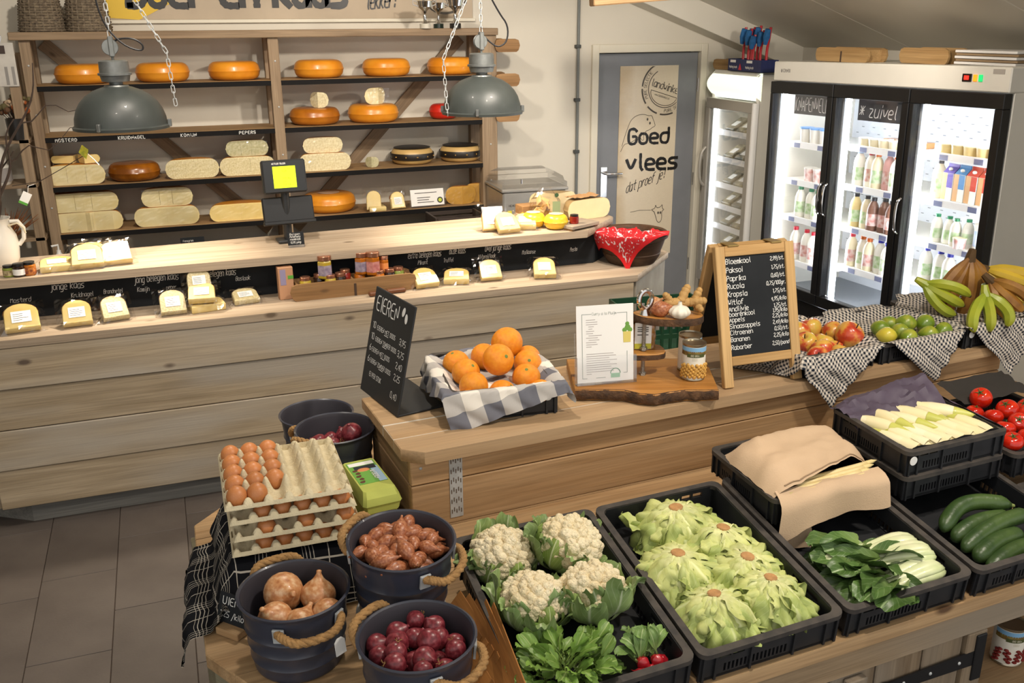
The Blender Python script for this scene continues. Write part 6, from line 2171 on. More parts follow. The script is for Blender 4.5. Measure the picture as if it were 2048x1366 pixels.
def sackfn(u, v):
    # closed pillow filling the crate, its front hem slightly lifted where the spears show
    x = (u - 0.5) * 0.385
    y = (v - 0.5) * 0.29
    ex = abs(u - 0.5) * 2
    hgt = 0.062 * (1 - ex ** 6) * (1 - max(0, (v - 0.5) * 2) ** 5) * min(1, 0.45 + v * 2.2)
    gap = max(0, 1 - v * 4) * max(0, sin(pi * min(1, max(0, (u - 0.25) / 0.7))))
    hgt += 0.030 * gap
    hgt += 0.012 * nz((u * 4, v * 4, 0.7)) + 0.006 * nz((u * 11, v * 9, 2.0)) + 0.008 * sin(u * 9 + v * 3) * (1 - v)
    fx = 0.02 * nz((u * 3, v * 3, 5)) + (0.05 * max(0, u - 0.75) * 4 * (v - 0.3))
    yy = y + 0.01 * nz((u * 5, 1, 1)) + (0.05 * (u - 0.2) * (1 - v) if u > 0.2 else 0)
    return (x + 0.10 * y + fx, yy, hgt + 0.004)


sk = thing('linen_sack', 'beige linen sack of asparagus lying over the crate edge', 'sack', (1.60, 2.02, 1.045), CR)
G().grid(sackfn, 30, 24).obj('sack_top', BAG, sk, smooth=180)


def flapfn(u, v):
    x = (u - 0.5) * 0.355
    k = v
    y = -0.135 - 0.045 * min(1, k * 3) - 0.012 * k
    z = 0.022 - 0.11 * max(0, k - 0.18) + 0.01 * nz((u * 5, v * 3, 8)) - 0.05 * max(0, 0.16 - u) * 5 * k
    return (x + 0.10 * y - 0.02 * max(0, 0.12 - u) * 8 * k, y - 0.012 * sin(u * 8) * k, z)


G().grid(flapfn, 28, 10).obj('front_flap', BAG, sk, smooth=180)
G().grid(lambda u, v: (-0.165 + 0.05 * u + 0.02 * v - 0.035 * (1 - u) * v, -0.15 - 0.03 * v - 0.02 * u, 0.012 - 0.145 * v + 0.006 * nz((u * 4, v * 4, 2))), 8, 12).obj('corner_flap', BAG, sk, smooth=180)
G().tube([(-0.15, -0.172, -0.11), (-0.143, -0.178, -0.125), (-0.146, -0.178, -0.14)], 0.0025, 5).obj('drawstring', PAPER, sk)
G().tube([(lambda p: (p[0], p[1] - 0.001, p[2] + 0.001))(sackfn(0.1 + 0.85 * i / 24, 0.03)) for i in range(25)], 0.0022, 5).obj('stitched_hem', mat('brown_hem_thread', '8d765c', 0.9), sk)  # hem cord, browner than the linen
ASPM = mat('white_asparagus', 'e2cf9c', 0.45, var=0.12, vscale=20, col2='d3bc80')
for k, (y0, z0, lb_) in enumerate(((1.868, 1.066, 'asparagus spear at the front of the sack opening'), (1.882, 1.070, 'asparagus spear second from the front of the sack opening'), (1.895, 1.074, 'asparagus spear third from the front of the sack opening'), (1.908, 1.078, 'asparagus spear deepest in the sack opening'))):
    t = thing('asparagus_spear', lb_, 'asparagus', (1.455 + 0.02 * k, y0 - 0.008, z0 - 0.012), group='asparagus in the sack')
    G().tube([(0, 0, 0), (0.10, 0.004, 0.002), (0.20, 0.012, 0.004), (0.235, 0.016, 0.006)], [0.008, 0.0085, 0.008, 0.0065], 9).obj('stalk', ASPM, t, smooth=180)
    G().tube([(0.232, 0.0155, 0.006), (0.255, 0.018, 0.007), (0.272, 0.02, 0.007)], [0.007, 0.006, 0.001], 9).obj('tip', mat('asparagus_tip', 'd8c58c', 0.5), t)

# ------------------------------------------------------------------ tomatoes and peppers
TOM = fruitmat('tomato_skin', ((0.3, 'b51a0f'), (0.6, 'c9280f'), (0.8, 'd8431a')), 0.16, 1.2)
tp = [(1e-4, -0.80), (0.35, -0.78), (0.75, -0.55), (0.98, -0.1), (0.97, 0.2), (0.78, 0.58), (0.45, 0.76), (0.2, 0.72), (1e-4, 0.64)]
tp = [(v.x, v.y) for v in chaikin([Vector((a, b)) for a, b in tp], 1)]
TMM = G().lathe(tp, 22).mesh('tomato_skin', TOM, 180)
g = G()
for k in range(5):
    a = 2 * pi * k / 5
    g.add([(0, 0, 0.74), (0.12 * cos(a + 0.5), 0.12 * sin(a + 0.5), 0.77), (0.55 * cos(a), 0.55 * sin(a), 0.80), (0.12 * cos(a - 0.5), 0.12 * sin(a - 0.5), 0.77)], [(0, 1, 2, 3)])
g.tube([(0, 0, 0.7), (0.03, 0, 0.95)], 0.06, 6)
CALM = g.mesh('calyx', mat('tomato_calyx', '3d5a22', 0.7), 0)
tpos = [(2.395, 2.15, 1.085, .036), (2.36, 2.06, 1.06, .031), (2.43, 2.075, 1.07, .036), (2.33, 1.985, 1.055, .032), (2.40, 2.0, 1.06, .033), (2.47, 2.03, 1.06, .034), (2.285, 1.915, 1.05, .033), (2.355, 1.92, 1.05, .034),
        (2.425, 1.935, 1.05, .034), (2.49, 1.96, 1.05, .034), (2.52, 2.08, 1.06, .034), (2.56, 2.0, 1.06, .034), (2.35, 2.125, 1.05, .03), (2.29, 1.975, 1.03, .03)]
for k, (x, y, z, r) in enumerate(tpos):
    o = thing('tomato', 'lobed red tomato on top at the back of the tomato crate' if k == 0 else 'round red tomato among the heap in the right-hand crate', 'tomato', (x, y, z), group='tomatoes in the crate')
    o.rotation_euler = (rad(rnd.uniform(-25, 45)), rad(rnd.uniform(-35, 20)), rnd.uniform(0, 6))
    o.scale = (r, r, r * (1.15 if k == 0 else 0.95))
    mobj('skin', TMM, o)
    mobj('calyx', CALM, o)
dk = G().grid(lambda u, v: (0.12 + u * 0.30, 0.30 + v * 0.12, 0.105 + 0.03 * v + 0.012 * nz((u * 6, v * 5, 4))), 14, 8).obj('dark_cloth', mat('dark_brown_cloth', '2b2723', 0.9), None, (2.235, 1.85, 0.965), (0, 0, CR), smooth=180)
tag(dk, 'dark cloth crumpled behind the tomatoes at the right edge', 'cloth')
for k in range(9):
    o = thing('cherry_pepper', 'small red pepper in the low crate at the right edge', 'pepper', (2.26 + 0.035 * (k % 4) + 0.01 * (k // 4), 1.62 + 0.045 * (k // 4), 0.893 + 0.004 * (k % 2)), group='small red peppers in the low crate')
    o.scale = (0.018,) * 3
    o.rotation_euler = (rnd.uniform(-1, 1), rnd.uniform(-1, 1), 0)
    mobj('skin', TMM, o)
    mobj('calyx', CALM, o)

# ------------------------------------------------------------------ buckets
BUCK = mat('slate_blue_enamel', '343743', 0.33, var=0.08, coat=0.15)
BUCI = mat('dark_bucket_inside', '35333a', 0.55, var=0.1)
ROPE = mat('jute_rope', 'a8814f', 0.9, var=0.25, vscale=60, bump=0.4, bscale=200)


def rope(g, pts, r=0.0098, n=30):
    """two twisted strands along a smoothed path"""
    P = chaikin([Vector(p) for p in pts], 3)
    L = len(P)
    for ph in (0, 2 * pi / 3, 4 * pi / 3):
        q = []
        for i, p in enumerate(P):
            t = (P[min(i + 1, L - 1)] - P[max(i - 1, 0)]).normalized()
            u = t.orthogonal().normalized()
            u = (Vector((0, 0, 1)) - t * t.z)
            u = u.normalized() if u.length > 0.05 else t.orthogonal().normalized()
            w = t.cross(u)
            a = i * n / L * 1.6 + ph
            q.append(p + (u * cos(a) + w * sin(a)) * r * 0.5)
        g.tube(q, r * 0.62, 6)


def bucket(label, loc, rz=0, tilt=(0, 0), Rt=0.126, Rb=0.10, h=0.18, ropes=True, tagged=False, up=(0, 1)):
    t = thing('rope_bucket', label, 'bucket', loc)
    t.rotation_euler = (tilt[0], tilt[1], rz)
    pr = [(1e-4, 0), (Rb - 0.004, 0), (Rb, 0.004)]
    for i in range(1, 20):
        z = h * i / 20
        R = Rb + (Rt - 0.006 - Rb) * i / 20
        ridge = 0.0034 if i in (4, 8, 12) else 0
        pr.append((R + ridge, z))
    pr += [(Rt - 0.004, h - 0.006), (Rt, h - 0.003), (Rt + 0.001, h + 0.001), (Rt - 0.004, h + 0.003), (Rt - 0.008, h - 0.001)]
    G().lathe(pr, 48).obj('wall', BUCK, t)
    G().lathe([(Rt - 0.008, h), (Rt - 0.012, h - 0.01), (Rb - 0.002, 0.006), (1e-4, 0.006)], 48).obj('inside', BUCI, t)
    if ropes:
        for ri, a in enumerate((rad(-82), rad(98))):
            M = RZ(a)
            sp = 0.5 if up[ri] else 0.6
            e1 = (Rt * 0.985 * cos(-sp), Rt * 0.985 * sin(-sp), h - 0.032)
            e2 = (Rt * 0.985 * cos(sp), Rt * 0.985 * sin(sp), h - 0.032)
            o_ = 0.010 if up[ri] else 0.018
            hz = h + 0.006 if up[ri] else h - 0.045
            pts = [e1, (e1[0] + 0.016, e1[1] * 0.98, h - 0.03 + (0.016 if up[ri] else 0)), (Rt + o_, -0.042, hz), (Rt + o_, 0.042, hz), (e2[0] + 0.016, e2[1] * 0.98, h - 0.03 + (0.016 if up[ri] else 0)), e2]
            g = G()
            rope(g, [M @ Vector(p) for p in pts])
            g.obj('rope_handle', ROPE, t, smooth=60)
            for e in (e1, e2):
                an = atan2(e[1], e[0]) + a
                G().box(-0.002, 0.004, -0.013, 0.013, -0.022, 0.014, 0.001).obj('handle_plate', GALV, t, (Rt * 0.955 * cos(an), Rt * 0.955 * sin(an), h - 0.035), (0, rad(6), an))
    if tagged:
        an = rad(-82) + 0.34
        G().prism([(-0.014, -0.02), (0.014, -0.02), (0.014, 0.012), (0.006, 0.02), (-0.006, 0.02), (-0.014, 0.012)], 0, 0.0012, RX(pi / 2)).obj('price_tag', PAPER, t, ((Rt + 0.028) * cos(an), (Rt + 0.028) * sin(an), h - 0.078), (rad(-8), 0, an + pi / 2))
    return t


bucket('slate blue bucket of brown onions at the left corner, tag on rope', (0.160, 1.90, ZB + 0.001), rad(2), tagged=True)
bucket('slate blue bucket of shallots standing raised behind the others', (0.408, 1.905, ZB + 0.082), rad(38), (rad(4), rad(-2)))
bucket('slate blue bucket of red onions at the front', (0.378, 1.640, ZB + 0.001), rad(30))
bucket('dark bucket with a few red onions behind the egg cartons', (0.405, 2.765, ZB + 0.001), rad(120))
bucket('empty dark bucket farthest back beside the island box', (0.385, 3.03, ZB - 0.05), rad(150))
zb = thing('zinc_pail', 'upturned zinc pail under the raised shallot bucket', 'bucket', (0.405, 1.905, ZB + 0.001))
G().lathe([(0.115, 0.0), (0.118, 0.004), (0.1165, 0.008), (0.107, 0.07), (0.103, 0.076), (1e-4, 0.076)], 36).obj('wall', GALV, zb)
G().tube([(0.117 * cos(2 * pi * i / 36), 0.117 * sin(2 * pi * i / 36), 0.006) for i in range(36)], 0.004, 6, closed=True).obj('rolled_rim', GALV, zb)
bst = thing('low_stool', 'low dark support under the farthest bucket', 'stool', (0.385, 3.03, 0))
G().lathe([(1e-4, ZB - 0.075), (0.12, ZB - 0.075), (0.12, ZB - 0.051), (1e-4, ZB - 0.051)], 24).obj('seat', W_OLD, bst)
for k in range(3):
    a = 2 * pi * k / 3
    G().tube([(0.09 * cos(a), 0.09 * sin(a), ZB - 0.075), (0.13 * cos(a), 0.13 * sin(a), 0.0)], 0.014, 8).obj('leg', W_OLD, bst)

ONB = fruitmat('brown_onion_skin', ((0.28, 'a5683c'), (0.5, 'c48c5c'), (0.72, 'd9b68e')), 0.4, 3.5, 0.1)
ONR = fruitmat('red_onion_skin', ((0.28, '561820'), (0.5, '74262f'), (0.72, '94464c')), 0.34, 3.0, 0.08)
SHA = fruitmat('shallot_skin', ((0.28, '7c4128'), (0.5, '9f5f3c'), (0.72, 'bd8560')), 0.38, 4.0, 0.08)
DRY = mat('dry_root_fibre', '9b7a4a', 0.9)


def oniongeo(neck, flat=1.0):
    pr = [(1e-4, -0.86), (0.25, -0.88), (0.62, -0.7), (0.92, -0.3), (1.0, 0.05), (0.92, 0.38), (0.68, 0.68), (0.40, 0.88), (0.22, 1.0 + neck * 0.3), (0.13, 1.05 + neck * 0.7), (0.15, 1.1 + neck), (1e-4, 1.12 + neck)]
    pr = [(v.x, v.y * flat) for v in chaikin([Vector((a, b)) for a, b in pr], 1)]
    return G().lathe(pr, 20)


def sh_geo():
    pr = [(1e-4, -1.15), (0.2, -1.1), (0.55, -0.8), (0.88, -0.35), (1.0, 0.1), (0.85, 0.6), (0.55, 1.05), (0.28, 1.4), (0.14, 1.75), (0.16, 1.95), (1e-4, 1.98)]
    pr = [(v.x, v.y) for v in chaikin([Vector((a, b)) for a, b in pr], 1)]
    return G().lathe(pr, 18)


MB_, MR_, MS_ = oniongeo(0.35).mesh('bulb', ONB, 180), oniongeo(0.1).mesh('bulb', ONR, 180), sh_geo().mesh('bulb', SHA, 180)
g = G()
for k in range(9):
    a = rnd.uniform(0, 6.28)
    g.tube([(0, 0, -0.84), (0.15 * cos(a), 0.15 * sin(a), -1.0), (0.35 * cos(a + 0.6), 0.35 * sin(a + 0.6), -1.12)], 0.02, 4)
ROOTS = g.mesh('roots', DRY, 0)


def bulb(nm, me, label, loc, r, rot, cat, group, roots=True):
    o = thing(nm, label, cat, loc, group=group)
    o.rotation_euler = rot
    o.scale = (r,) * 3
    mobj('bulb', me, o)
    if roots:
        mobj('roots', ROOTS, o)
    return o


BO = 'brown onions in the left bucket'
for (x, y, z, r, rot), lb_ in zip((((0.150, 1.945, 1.005), 0.040, (rad(55), rad(40), 0)),) and
                                  ((0.140, 1.945, 1.010, 0.047, (rad(60), rad(35), 0)), (0.215, 1.92, 0.998, 0.042, (rad(-12), rad(8), 0)), (0.112, 1.868, 0.992, 0.042, (rad(20), rad(-30), 0)),
                                   (0.225, 1.862, 0.985, 0.038, (rad(100), 0, rad(20))), (0.162, 1.842, 0.985, 0.038, (rad(-40), rad(50), 0)), (0.203, 1.835, 0.965, 0.030, (rad(70), rad(10), 0))),
                                  ('largest brown onion at the back left of the left bucket', 'brown onion with tall neck in the middle of the left bucket', 'brown onion at the left wall of the left bucket',
                                   'smooth brown onion at the right wall of the left bucket', 'brown onion with long dry neck at the front of the left bucket', 'flat brown onion at the front right of the left bucket')):
    bulb('brown_onion', MB_, lb_, (x, y, z), r, rot, 'onion', BO)


def fill(nm, me, label, cx_, cy_, z, R, r, n, cat, group, seed, dz=0.012, layers=None, rx=(0, 180), ry=60, st=1.0):
    rs_ = random.Random(seed)
    pts, tries = [], 0
    while len(pts) < n and tries < 6000:
        tries += 1
        a, q = rs_.uniform(0, 6.283), R * sqrt(rs_.random())
        p = (cx_ + q * cos(a), cy_ + q * sin(a))
        if all(hypot(p[0] - o[0], p[1] - o[1]) > r * 1.45 for o in pts):
            pts.append(p)
    for x, y in pts:
        bulb(nm, me, label, (x, y, z + rs_.uniform(-dz, dz) + 0.012 * (1 - hypot(x - cx_, y - cy_) / R)), r * rs_.uniform(0.85, 1.12), (rad(rs_.uniform(*rx)), rad(rs_.uniform(-ry, ry)), rs_.uniform(0, 6.28)), cat, group).scale[2] *= st


fill('red_onion', MR_, 'small glossy red onion in the heap of the front bucket', 0.378, 1.640, 1.004, 0.092, 0.0245, 28, 'onion', 'red onions in the front bucket', 4)
fill('red_onion', MR_, 'small glossy red onion lower in the heap of the front bucket', 0.378, 1.640, 0.966, 0.078, 0.025, 18, 'onion', 'lower red onions in the front bucket', 41)
fill('shallot', MS_, 'brown shallot in the heap of the raised bucket', 0.408, 1.905, 1.100, 0.088, 0.0185, 36, 'shallot', 'shallots in the raised bucket', 8, 0.012, rx=(70, 110), ry=18, st=1.25)
fill('shallot', MS_, 'brown shallot lower in the heap of the raised bucket', 0.408, 1.905, 1.072, 0.074, 0.0195, 20, 'shallot', 'lower shallots in the raised bucket', 81, 0.008, rx=(70, 110), ry=18, st=1.25)
fill('red_onion', MR_, 'red onion in the dark bucket behind the egg cartons', 0.408, 2.765, 0.985, 0.066, 0.028, 7, 'onion', 'red onions in the rear bucket', 12)
bulb('red_onion', MR_, 'large red onion on top in the dark bucket behind the cartons', (0.455, 2.755, 1.02), 0.034, (rad(20), rad(-15), 0), 'onion', 'red onions in the rear bucket')
# ------------------------------------------------------------------ eggs
TRAYM = mat('moulded_pulp', 'd3c6a4', 0.9, var=0.1, vscale=25, bump=0.3, bscale=180, rand=0.06)
EGGM = mat('brown_egg_shell', 'c98650', 0.42, var=0.12, vscale=18, col2='bd7440', rand=0.16)
NX, NY = 6, 5
TW, TD = 0.312, 0.328
PXc, PYc = (TW - 0.016) / NX, (TD - 0.016) / NY


def trayfn(u, v):
    x, y = u * TW, v * TD
    gx, gy = (x - 0.008) / PXc, (y - 0.008) / PYc
    if gx < -0.01 or gx > NX + 0.01 or gy < -0.01 or gy > NY + 0.01:
        ed = 0.018 if (u in (0, 1) or v in (0, 1)) else 0.028
        return (x, y, ed)
    sx_, sy_ = 0.5 + 0.5 * cos(2 * pi * gx), 0.5 + 0.5 * cos(2 * pi * gy)
    z = 0.030 * max(sx_, sy_) ** 0.9 * 0.62 + 0.043 * (sx_ * sy_) ** 1.5
    bor = min(gx, NX - gx, gy, NY - gy)
    if bor < 0.5:
        z = z * (bor * 2) ** 0.7 + (0.030 * max(0.35, min(1, (sx_ if min(gy, NY - gy) < min(gx, NX - gx) else sy_) * 1.3))) * (1 - (bor * 2) ** 0.7)
    return (x, y, z + 0.002)


TRM = G().grid(trayfn, 78, 82).mesh('pulp_shell', TRAYM, 60)
ep = [(1e-4, -1.0), (0.35, -0.93), (0.7, -0.68), (0.93, -0.3), (1.0, 0.08), (0.93, 0.5), (0.72, 0.92), (0.42, 1.2), (0.16, 1.33), (1e-4, 1.35)]
ep = [(v.x, -v.y) for v in chaikin([Vector((a, b)) for a, b in ep], 1)][::-1]
EGM = G().lathe(ep, 20).mesh('egg', EGGM, 180)
ex0, ey0, ez0, erz = 0.036, 2.148, 0.988, rad(-0.8)
TPITCH = 0.042
names_ = ('lowest egg tray of the stack', 'second egg tray from the bottom of the stack', 'third egg tray from the bottom of the stack', 'top egg tray of the stack, half filled with brown eggs')


def eggpos(tr, c, r, dz=0.022):
    lx = 0.008 + PXc * (c + 0.5) + TROFF[tr][0]
    ly = 0.008 + PYc * (r + 0.5) + TROFF[tr][1]
    return (ex0 + lx * cos(erz) - ly * sin(erz), ey0 + lx * sin(erz) + ly * cos(erz), ez0 + TPITCH * tr + dz)


TROFF = [(0.006, -0.004), (0.014, -0.006), (0.008, 0.002), (0.0, 0.0)]
for k in range(4):
    t = thing('egg_tray', names_[k], 'egg tray', (ex0 + TROFF[k][0], ey0 + TROFF[k][1], ez0 + TPITCH * k), erz, group='stacked egg trays')
    mobj('pulp_shell', TRM, t)
cn = ('leftmost', 'second', 'third')
rn = ('front', 'second from the front', 'middle', 'second from the back', 'back')
for c_, rows in ((0, (0, 1, 2, 3, 4)), (1, (0, 1, 2, 3, 4)), (2, (1, 2, 3, 4))):
    for r_ in rows:
        o = mobj('egg', EGM, None, eggpos(3, c_, r_, 0.038), (rad(rnd.uniform(-9, 9)), rad(rnd.uniform(-9, 9)), 0))
        o.scale = (0.0258,) * 3
        tag(o, 'brown egg in the %s column of the top tray, %s row' % (cn[c_], rn[r_]), 'egg', 'eggs in the top tray')
for tr, cols in ((2, (1, 2, 3, 4, 5)), (1, (1, 3, 5)), (0, (1, 2, 3, 4, 5))):
    for c_ in cols:
        o = mobj('egg', EGM, None, eggpos(tr, c_, 0, 0.028), (rad(rnd.uniform(-6, 6)), 0, 0))
        o.scale = (0.0235,) * 3
        tag(o, 'brown egg showing at the front of the %s tray, %s from left' % (('lowest', 'second lowest', 'third lowest')[tr], ('', 'second', 'third', 'fourth', 'fifth', 'sixth')[c_]), 'egg', 'eggs showing in the lower trays')
eb = thing('black_box', 'low black box hidden under the tea towel and egg trays', 'box', (0.195, 2.318, ZB + 0.001), erz)
G().box(-0.145, 0.145, -0.15, 0.15, 0.0, 0.118, 0.006).obj('body', CRATE, eb)
G().box(-0.152, 0.152, -0.157, 0.157, 0.1185, 0.1225, 0.002).obj('lid', CRATE, eb)

TOWEL, nt, b_ = nodemat('black_towel_check')
b_.inputs['Roughness'].default_value = 0.95
b_.inputs['Specular IOR Level'].default_value = 0.1
uvn = ND(nt, 'ShaderNodeUVMap')
sx = ND(nt, 'ShaderNodeSeparateXYZ')
nt.links.new(uvn.outputs[0], sx.inputs[0])


def mth(op, a, b=None):
    n = ND(nt, 'ShaderNodeMath', operation=op)
    for i, v in enumerate((a, b)):
        if v is None:
            continue
        if hasattr(v, 'links'):
            nt.links.new(v, n.inputs[i])
        else:
            n.inputs[i].default_value = v
    return n.outputs[0]


def lines(i):
    f = mth('FRACT', mth('DIVIDE', sx.outputs[i], 0.115))
    grp = mth('MULTIPLY', mth('LESS_THAN', f, 0.24), mth('LESS_THAN', mth('FRACT', mth('MULTIPLY', f, 13.0)), 0.22))
    one = mth('MULTIPLY', mth('GREATER_THAN', f, 0.66), mth('LESS_THAN', f, 0.685))
    return mth('MAXIMUM', grp, one)


nt.links.new(mix(nt, mth('MAXIMUM', lines(0), lines(1)), C('141519'), C('a9a398')), b_.inputs['Base Color'])


def towel2(u, v):
    """profile across: lies on the box lid, falls down the left and front sides onto the board and over its edge"""
    a = u * 0.66
    y = -0.255 + v * 0.44
    wr = 0.010 * nz((u * 7, v * 7, 1)) + 0.005 * nz((u * 17, v * 15, 4))
    prof_ = [(0.16, 0.126), (-0.155, 0.126), (-0.185, 0.07), (-0.205, 0.006), (-0.262, 0.004), (-0.275, -0.015), (-0.279, -0.05)]
    seg_ = 0.0
    px_, pz_ = prof_[-1]
    for (xa, za), (xb, zb_) in zip(prof_[:-1], prof_[1:]):
        l_ = hypot(xb - xa, zb_ - za)
        if a <= seg_ + l_:
            k = (a - seg_) / l_
            px_, pz_ = xa + (xb - xa) * k, za + (zb_ - za) * k
            break
        seg_ += l_
    pz2 = pz_
    if y < -0.158 and px_ > -0.20:
        dd = -0.158 - y
        f_ = max(0.0, min(1, (px_ + 0.19) / 0.05))
        pz2 = max(0.006, pz_ - dd * 1.35 * f_)
    lag = 0.05 * max(0, a - 0.36) / 0.3
    return (px_ + wr * (0.4 if px_ > -0.15 else 1) + (0.02 * (v - 0.5) if px_ < -0.2 else 0), y * (1 - 0.35 * lag * 4 * 0.2) - lag, pz2 + (abs(wr) * 0.5 if pz2 > 0 else 0) + 0.0008)


tw = G().grid(towel2, 60, 44, uvfn=lambda u, v: (u * 0.66, v * 0.44)).obj('tea_towel', TOWEL, None, (0.195, 2.318, ZB + 0.001), (0, 0, erz), smooth=180)
tag(tw, 'black tea towel with thin white check under the egg trays', 'cloth')

# egg cartons
EGREEN = mat('lime_green_carton', 'b5bd5c', 0.8, var=0.08, vscale=20)


def carton(label, loc, rz, top=True):
    t = thing('egg_carton', label, 'egg carton', loc, rz)
    w, d, h1, h2 = 0.112, 0.262, 0.034, 0.034
    g = G()
    rings = [(0.40, 0.44, 0.0), (0.47, 0.49, 0.012), (0.50, 0.50, h1)]
    for k, (a, b, z) in enumerate(rings):
        pass

    def shell(rr, nm, m_):
        vs2 = []
        for a, b, z in rr:
            vs2 += [(sx_ * w * a, sy_ * d * b, z) for sx_, sy_ in ((-1, -0.92), (-0.85, -1), (0.85, -1), (1, -0.92), (1, 0.92), (0.85, 1), (-0.85, 1), (-1, 0.92))]
        n = 8
        fs2 = [(n * i + j, n * i + (j + 1) % n, n * (i + 1) + (j + 1) % n, n * (i + 1) + j) for i in range(len(rr) - 1) for j in range(n)]
        fs2 += [tuple(range(n))[::-1], tuple(n * (len(rr) - 1) + j for j in range(n))]
        return G().add(vs2, fs2).obj(nm, m_, t, smooth=25)
    shell([(0.40, 0.45, 0.0), (0.46, 0.485, 0.01), (0.49, 0.495, h1 - 0.003), (0.52, 0.51, h1)], 'base', EGREEN)
    ld = shell([(0.52, 0.51, h1 + 0.001), (0.505, 0.505, h1 + 0.005), (0.47, 0.475, h1 + 0.02), (0.42, 0.40, h1 + h2)], 'lid', EGREEN)
    if top:
        z = h1 + h2
        lab = G().box(-0.042, 0.042, -0.055, 0.092, z, z + 0.001).obj('label', mat('green_label_print', '6ba544', 0.6), ld)
        G().box(-0.038, 0.038, 0.066, 0.088, z + 0.001, z + 0.0014).obj('white_banner', PAPER, lab)
        G().box(0.018, 0.041, -0.054, 0.05, z + 0.001, z + 0.0013).obj('sky_print', mat('pale_blue_print', '9fbfd8', 0.6), lab)
        G().box(-0.028, 0.036, 0.036, 0.062, z + 0.001, z + 0.0015).obj('dark_print', mat('navy_print', '20262f', 0.6), lab)
        G().ball((-0.004, 0.036, z + 0.001), (0.02, 0.012, 0.0012), 14, 6).obj('egg_picture', mat('egg_print', 'd38a55', 0.6), lab)
        g = G()
        ink(g, '10 EIEREN', 0, 0, 0.013, 0.16, face_m((0.012, 0.024, z + 0.0018), (0, -1, 0), (1, 0, 0)), track=0.7)
        g.obj('lettering', PAPER, lab, smooth=0)
        g = G()
        rs_ = random.Random(2)
        for k in range(5):
            y_ = 0.035 - 0.019 * k
            g.ball((-0.03 + 0.004 * (k % 2), y_, z + 0.0014), (0.008, 0.007, 0.0008), 8, 4)
            g.ball((-0.024, y_ + 0.005, z + 0.0014), (0.004, 0.004, 0.0008), 6, 4)
        g.obj('hen_print', mat('brown_hen_print', '5e3520', 0.6), lab)
    return t


carton('lime green egg carton with printed label, upper of two', (0.452, 2.49, ZB + 0.070), rad(6))
carton('plain lime green egg carton underneath the labelled one', (0.455, 2.485, ZB + 0.001), rad(4), False)

# black price tag and nested wooden punnets
pt = thing('price_tag_holder', 'small slanted black chalk tag in wooden block behind the onion bucket', 'sign', (0.022, 2.045, ZB + 0.001), rad(-48))
G().box(-0.035, 0.035, -0.022, 0.022, 0, 0.02, 0.002).obj('block', W_BASE, pt)
bdp = G().box(-0.055, 0.055, -0.002, 0.002, 0.012, 0.085, 0.001).obj('board', BLACKBOARD, pt, (0, 0, 0.006), (rad(-20), 0, 0))
g = G()
ink(g, 'UIEN', -0.042, 0.058, 0.018, 0.11, face_m((0, -0.0032, 0), (1, 0, 0), (0, 0, 1)))
ink(g, '1,25 /kilo', -0.045, 0.028, 0.014, 0.11, face_m((0, -0.0032, 0), (1, 0, 0), (0, 0, 1)), track=0.8)
g.obj('chalk_text', CHALK, bdp, smooth=0)
VEN = wood('poplar_veneer', 'b0793f', '8e5a2a', axis=1, knots=False, rand=0.2)
for k in range(5):
    t = thing('wooden_punnet', ('thin wooden punnet nearest the red onion bucket, leaning', 'second thin wooden punnet of the leaning set', 'middle thin wooden punnet of the leaning set', 'fourth thin wooden punnet of the leaning set', 'thin wooden punnet nearest the cauliflower crate, leaning')[k], 'punnet', (0.497 + 0.008 * k, 1.70 - 0.03 * k, ZB + 0.010), 0, group='nested wooden punnets')
    t.rotation_euler = (rad(2), rad(40 - 5.0 * k), rad(5 - 2.5 * k))
    G().box(-0.0015, 0.0015, -0.20, 0.19, 0.0, 0.10 + 0.006 * k, 0.0005).obj('long_side', VEN, t)
    G().box(-0.0035, -0.0015, -0.19, -0.06, 0.004, 0.05, 0.0004).obj('corner_slat', VEN, t)
    G().box(-0.0036, -0.0015, 0.02, 0.04, 0.0, 0.085, 0.0004).obj('cross_strap', VEN, t)
    G().box(-0.0015, 0.004, -0.203, -0.2, 0.0, 0.08, 0.0004).obj('end_slat', VEN, t)
# ------------------------------------------------------------------ EIEREN sign, L-shaped
BLKSIGN = mat('matt_black_sign', '26282a', 0.6, var=0.1)
sgn_ = thing('egg_price_sign', 'leaning black L-shaped price sign for eggs at the island corner', 'sign', (0.5425, 2.732, ZT + 0.001), atan2(-0.278, 0.057))
